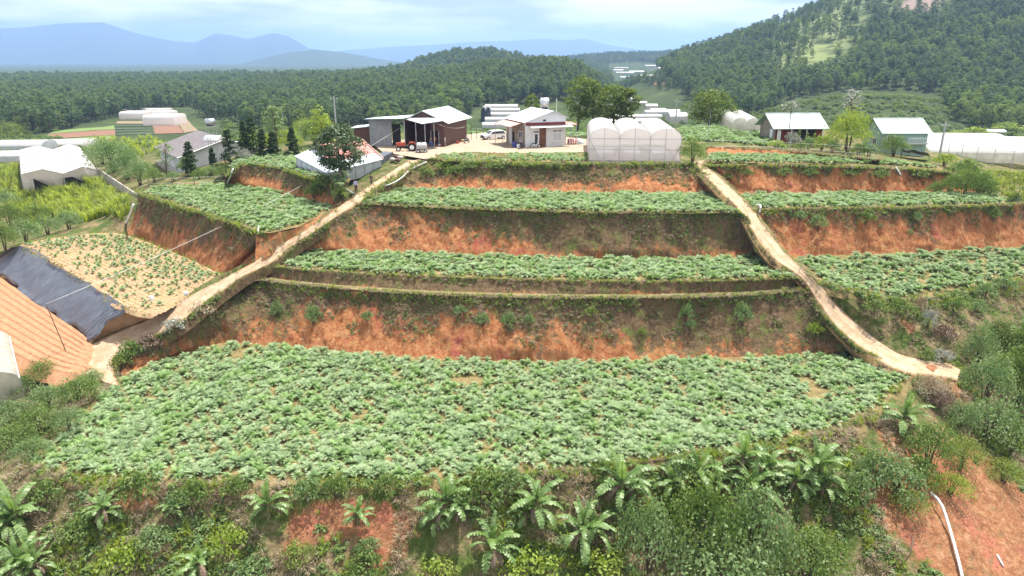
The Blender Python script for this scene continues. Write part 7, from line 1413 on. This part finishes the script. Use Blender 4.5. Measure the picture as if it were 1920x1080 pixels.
# ------------------------------------------------------------------ people: one continuous skinned body each, clothing as close-fitting children
def skinned(name, verts, edges, radii, mat, parent, sub=2):
    me = bpy.data.meshes.new(name); bm = bmesh.new(); L = bm.verts.layers.skin.verify(); vs = []
    for i, (v, r) in enumerate(zip(verts, radii)):
        b = bm.verts.new(v); b[L].radius = (r, r) if isinstance(r, (int, float)) else r; b[L].use_root = (i == 0); vs.append(b)
    for a, b in edges: bm.edges.new((vs[a], vs[b]))
    bm.to_mesh(me); bm.free(); me.materials.append(M[mat]); o = link(name, me, parent); sk = o.modifiers.new('skin', 'SKIN'); sk.use_smooth_shade = True; s = o.modifiers.new('sub', 'SUBSURF'); s.levels = s.render_levels = sub; return o
def person(loc, yaw, label, shirt, trousers, pose='stand', hat=None):
    t = thing('person', label, 'person', loc, yaw); sit = pose == 'sit'; st = .16 if pose == 'walk' else .03; hz_ = .50 if sit else .90
    hip = (0, 0, hz_); ch = (0.02, 0, hz_ + .42); nk = (0.03, 0, hz_ + .56); hd = (.05, 0, hz_ + .70)
    J = [hip, (0, 0, hz_ + .2), ch, nk, (.04, 0, hz_ + .63), hd, (.05, 0, hz_ + .78)]; E_ = [(0, 1), (1, 2), (2, 3), (3, 4), (4, 5), (5, 6)]; Rr_ = [.13, .13, .14, .06, .055, .095, .07]
    arms, legs = [], []
    for s in (-1, 1):
        sh = (.02, s * .19, hz_ + .46); sw = s * (.12 if pose == 'walk' else .02); el = (-.02 + sw, s * .24, hz_ + .20); wr = (.10 + sw * 1.6 + (.12 if sit else 0), s * .22, hz_ - .02 + (.06 if sit else 0)); b = len(J)
        J += [sh, el, wr, (wr[0] + .03, wr[1], wr[2] - .09)]; E_ += [(2, b), (b, b + 1), (b + 1, b + 2), (b + 2, b + 3)]; Rr_ += [.065, .048, .036, .042]; arms.append((sh, el, wr))
        hj = (0, s * .09, hz_ - .04); kn = (.42, s * .12, hz_) if sit else (.05 + s * st * .7, s * .10, .48); an = (.42, s * .12, .08) if sit else (-.03 + s * st * 1.2, s * .10, .08); b = len(J)
        J += [hj, kn, an, (an[0] + .15, an[1], .045)]; E_ += [(0, b), (b, b + 1), (b + 1, b + 2), (b + 2, b + 3)]; Rr_ += [.085, .06, .045, .04]; legs.append((hj, kn, an))
    skinned('body', J, E_, Rr_, 'skin', t)
    V = [(0, 0, hz_ + .02), (0, 0, hz_ + .2), (0.02, 0, hz_ + .42), (.025, 0, hz_ + .52)]; E2 = [(0, 1), (1, 2), (2, 3)]; R2_ = [.16, .155, .165, .08]
    for sh, el, wr in arms: b = len(V); V += [sh, el, tuple(np.array(el) * .25 + np.array(wr) * .75)]; E2 += [(2, b), (b, b + 1), (b + 1, b + 2)]; R2_ += [.085, .065, .055]
    skinned('shirt', V, E2, R2_, shirt, t); V = [(0, 0, hz_ + .06)]; E2 = []; R2_ = [.15]
    for hj, kn, an in legs: b = len(V); V += [hj, kn, an]; E2 += [(0, b), (b, b + 1), (b + 1, b + 2)]; R2_ += [.10, .078, .065]
    skinned('trousers', V, E2, R2_, trousers, t); MB().lathe([(.02, hz_ + .685), (.10, hz_ + .69), (.105, hz_ + .75), (.085, hz_ + .82), (.03, hz_ + .85)], 12, 'z', (.035, 0, 0)).build('hair', M['hair'], t, True)
    for y_ in (-.035, .035): MB().lathe([(.006, .135), (.012, .14), (.006, .147)], 6, 'x', (0, y_, hz_ + .715)).build('eye', M['hair'], t)
    MB().hexa([(.135, -.012, hz_ + .67), (.16, -.008, hz_ + .67), (.16, .008, hz_ + .67), (.135, .012, hz_ + .67), (.135, -.006, hz_ + .71), (.142, -.004, hz_ + .71), (.142, .004, hz_ + .71), (.135, .006, hz_ + .71)]).build('nose', M['skin'], t)
    for s in legs:
        an = s[2]; MB().box(an[0] - .08, an[0] + .2, an[1] - .05, an[1] + .05, 0, .07).build('shoe', M['cloth_dark'], t, bevel=.015)
    if hat: MB().lathe([(.02, hz_ + .97), (.10, hz_ + .88), (.24, hz_ + .79), (.235, hz_ + .78)], 14, 'z', (.04, 0, 0)).build('hat', M[hat], t, True)
    return t
def on_road(px, py, zguess): p = W(px, py, zguess); return p
person(on_road(668, 361, 11.85), R(-80), 'person in a lilac shirt standing at the road edge by the round tree', 'cloth_lilac', 'cloth_dark'); person(on_road(697, 350, 12.2), R(-120), 'person in a dark brown jacket walking up the dirt road', 'cloth_brown', 'cloth_dark', 'walk')
person(W(837, 274, ZY) + Vector((-.2, -.4, .05)), R(200), 'person in white standing in the barn doorway', 'cloth_white', 'cloth_white'); person(W(808, 276, ZY), R(-60), 'person in blue sitting on a crate under the shed roof', 'cloth_blue', 'cloth_blue', 'sit', 'straw'); person(W(816, 274, ZY), R(-120), 'person in an orange jacket standing at the shed post', 'cloth_orange', 'cloth_dark')
o = thing('crate', 'low crate under the seated person in the shed', 'crate', W(808, 276, ZY), R(-60)); MB().box(-.25, .25, -.22, .22, 0, .36).build('crate_body', M['wood_brown'], o); MB().box(-.27, .27, -.24, .24, .36, .41).build('rim', M['wood_brown'], o)
# ------------------------------------------------------------------ strips of cropland on the hill plot at the left
def strip(name, pxq, mat, n=24):
    a = [G(*pxq[0]), G(*pxq[1])]; b = [G(*pxq[3]), G(*pxq[2])]; P_, v_ = loft_pts([a, b], n, 8, False); Q_ = P_.reshape(-1, 3); Q_[:, 2] = ground_z(Q_[:, 0], Q_[:, 1]) + .25; o = link(name, mesh_np(name, Q_, grid_faces(n, len(v_)), True, [M[mat]])); tag(o, kind='structure')
bare_mat('far_red', ((0.15, 0.085, 0.06), (0.20, 0.11, 0.075), (0.25, 0.145, 0.10), (0.18, 0.11, 0.07))); bare_mat('far_green', ((0.11, 0.16, 0.05), (0.14, 0.20, 0.065), (0.18, 0.24, 0.09), (0.12, 0.18, 0.06))); bare_mat('far_tan', ((0.17, 0.13, 0.08), (0.22, 0.165, 0.11), (0.27, 0.21, 0.145), (0.13, 0.14, 0.07)))
strip('crop_strip', ((90, 252), (216, 244), (214, 236), (104, 247)), 'far_green'); strip('crop_strip', ((84, 262), (216, 255), (216, 244.5), (90, 252.5)), 'far_red'); strip('crop_strip', ((92, 266), (216, 261), (216, 255.5), (88, 262.5)), 'far_green'); strip('crop_strip', ((95, 275), (190, 272), (216, 261.5), (92, 266.5)), 'far_red'); bare_mat('far_dark', ((0.045, 0.065, 0.04), (0.06, 0.085, 0.05), (0.085, 0.11, 0.07), (0.05, 0.07, 0.045)))
for k in range(4): strip('crop_strip', ((216, 254 - k * 5.2), (292, 252 - k * 5), (291, 249.6 - k * 5), (217, 251.4 - k * 5.2)), 'far_dark')
strip('crop_strip', ((218, 233), (280, 233), (278, 228), (220, 228)), 'far_tan')
strip('crop_strip', ((346, 250), (372, 246), (342, 214), (326, 216)), 'far_tan'); strip('crop_strip', ((290, 252), (345, 250), (335, 236), (286, 236)), 'far_red'); strip('crop_strip', ((1225, 160), (1260, 160), (1258, 152), (1228, 152)), 'far_red')
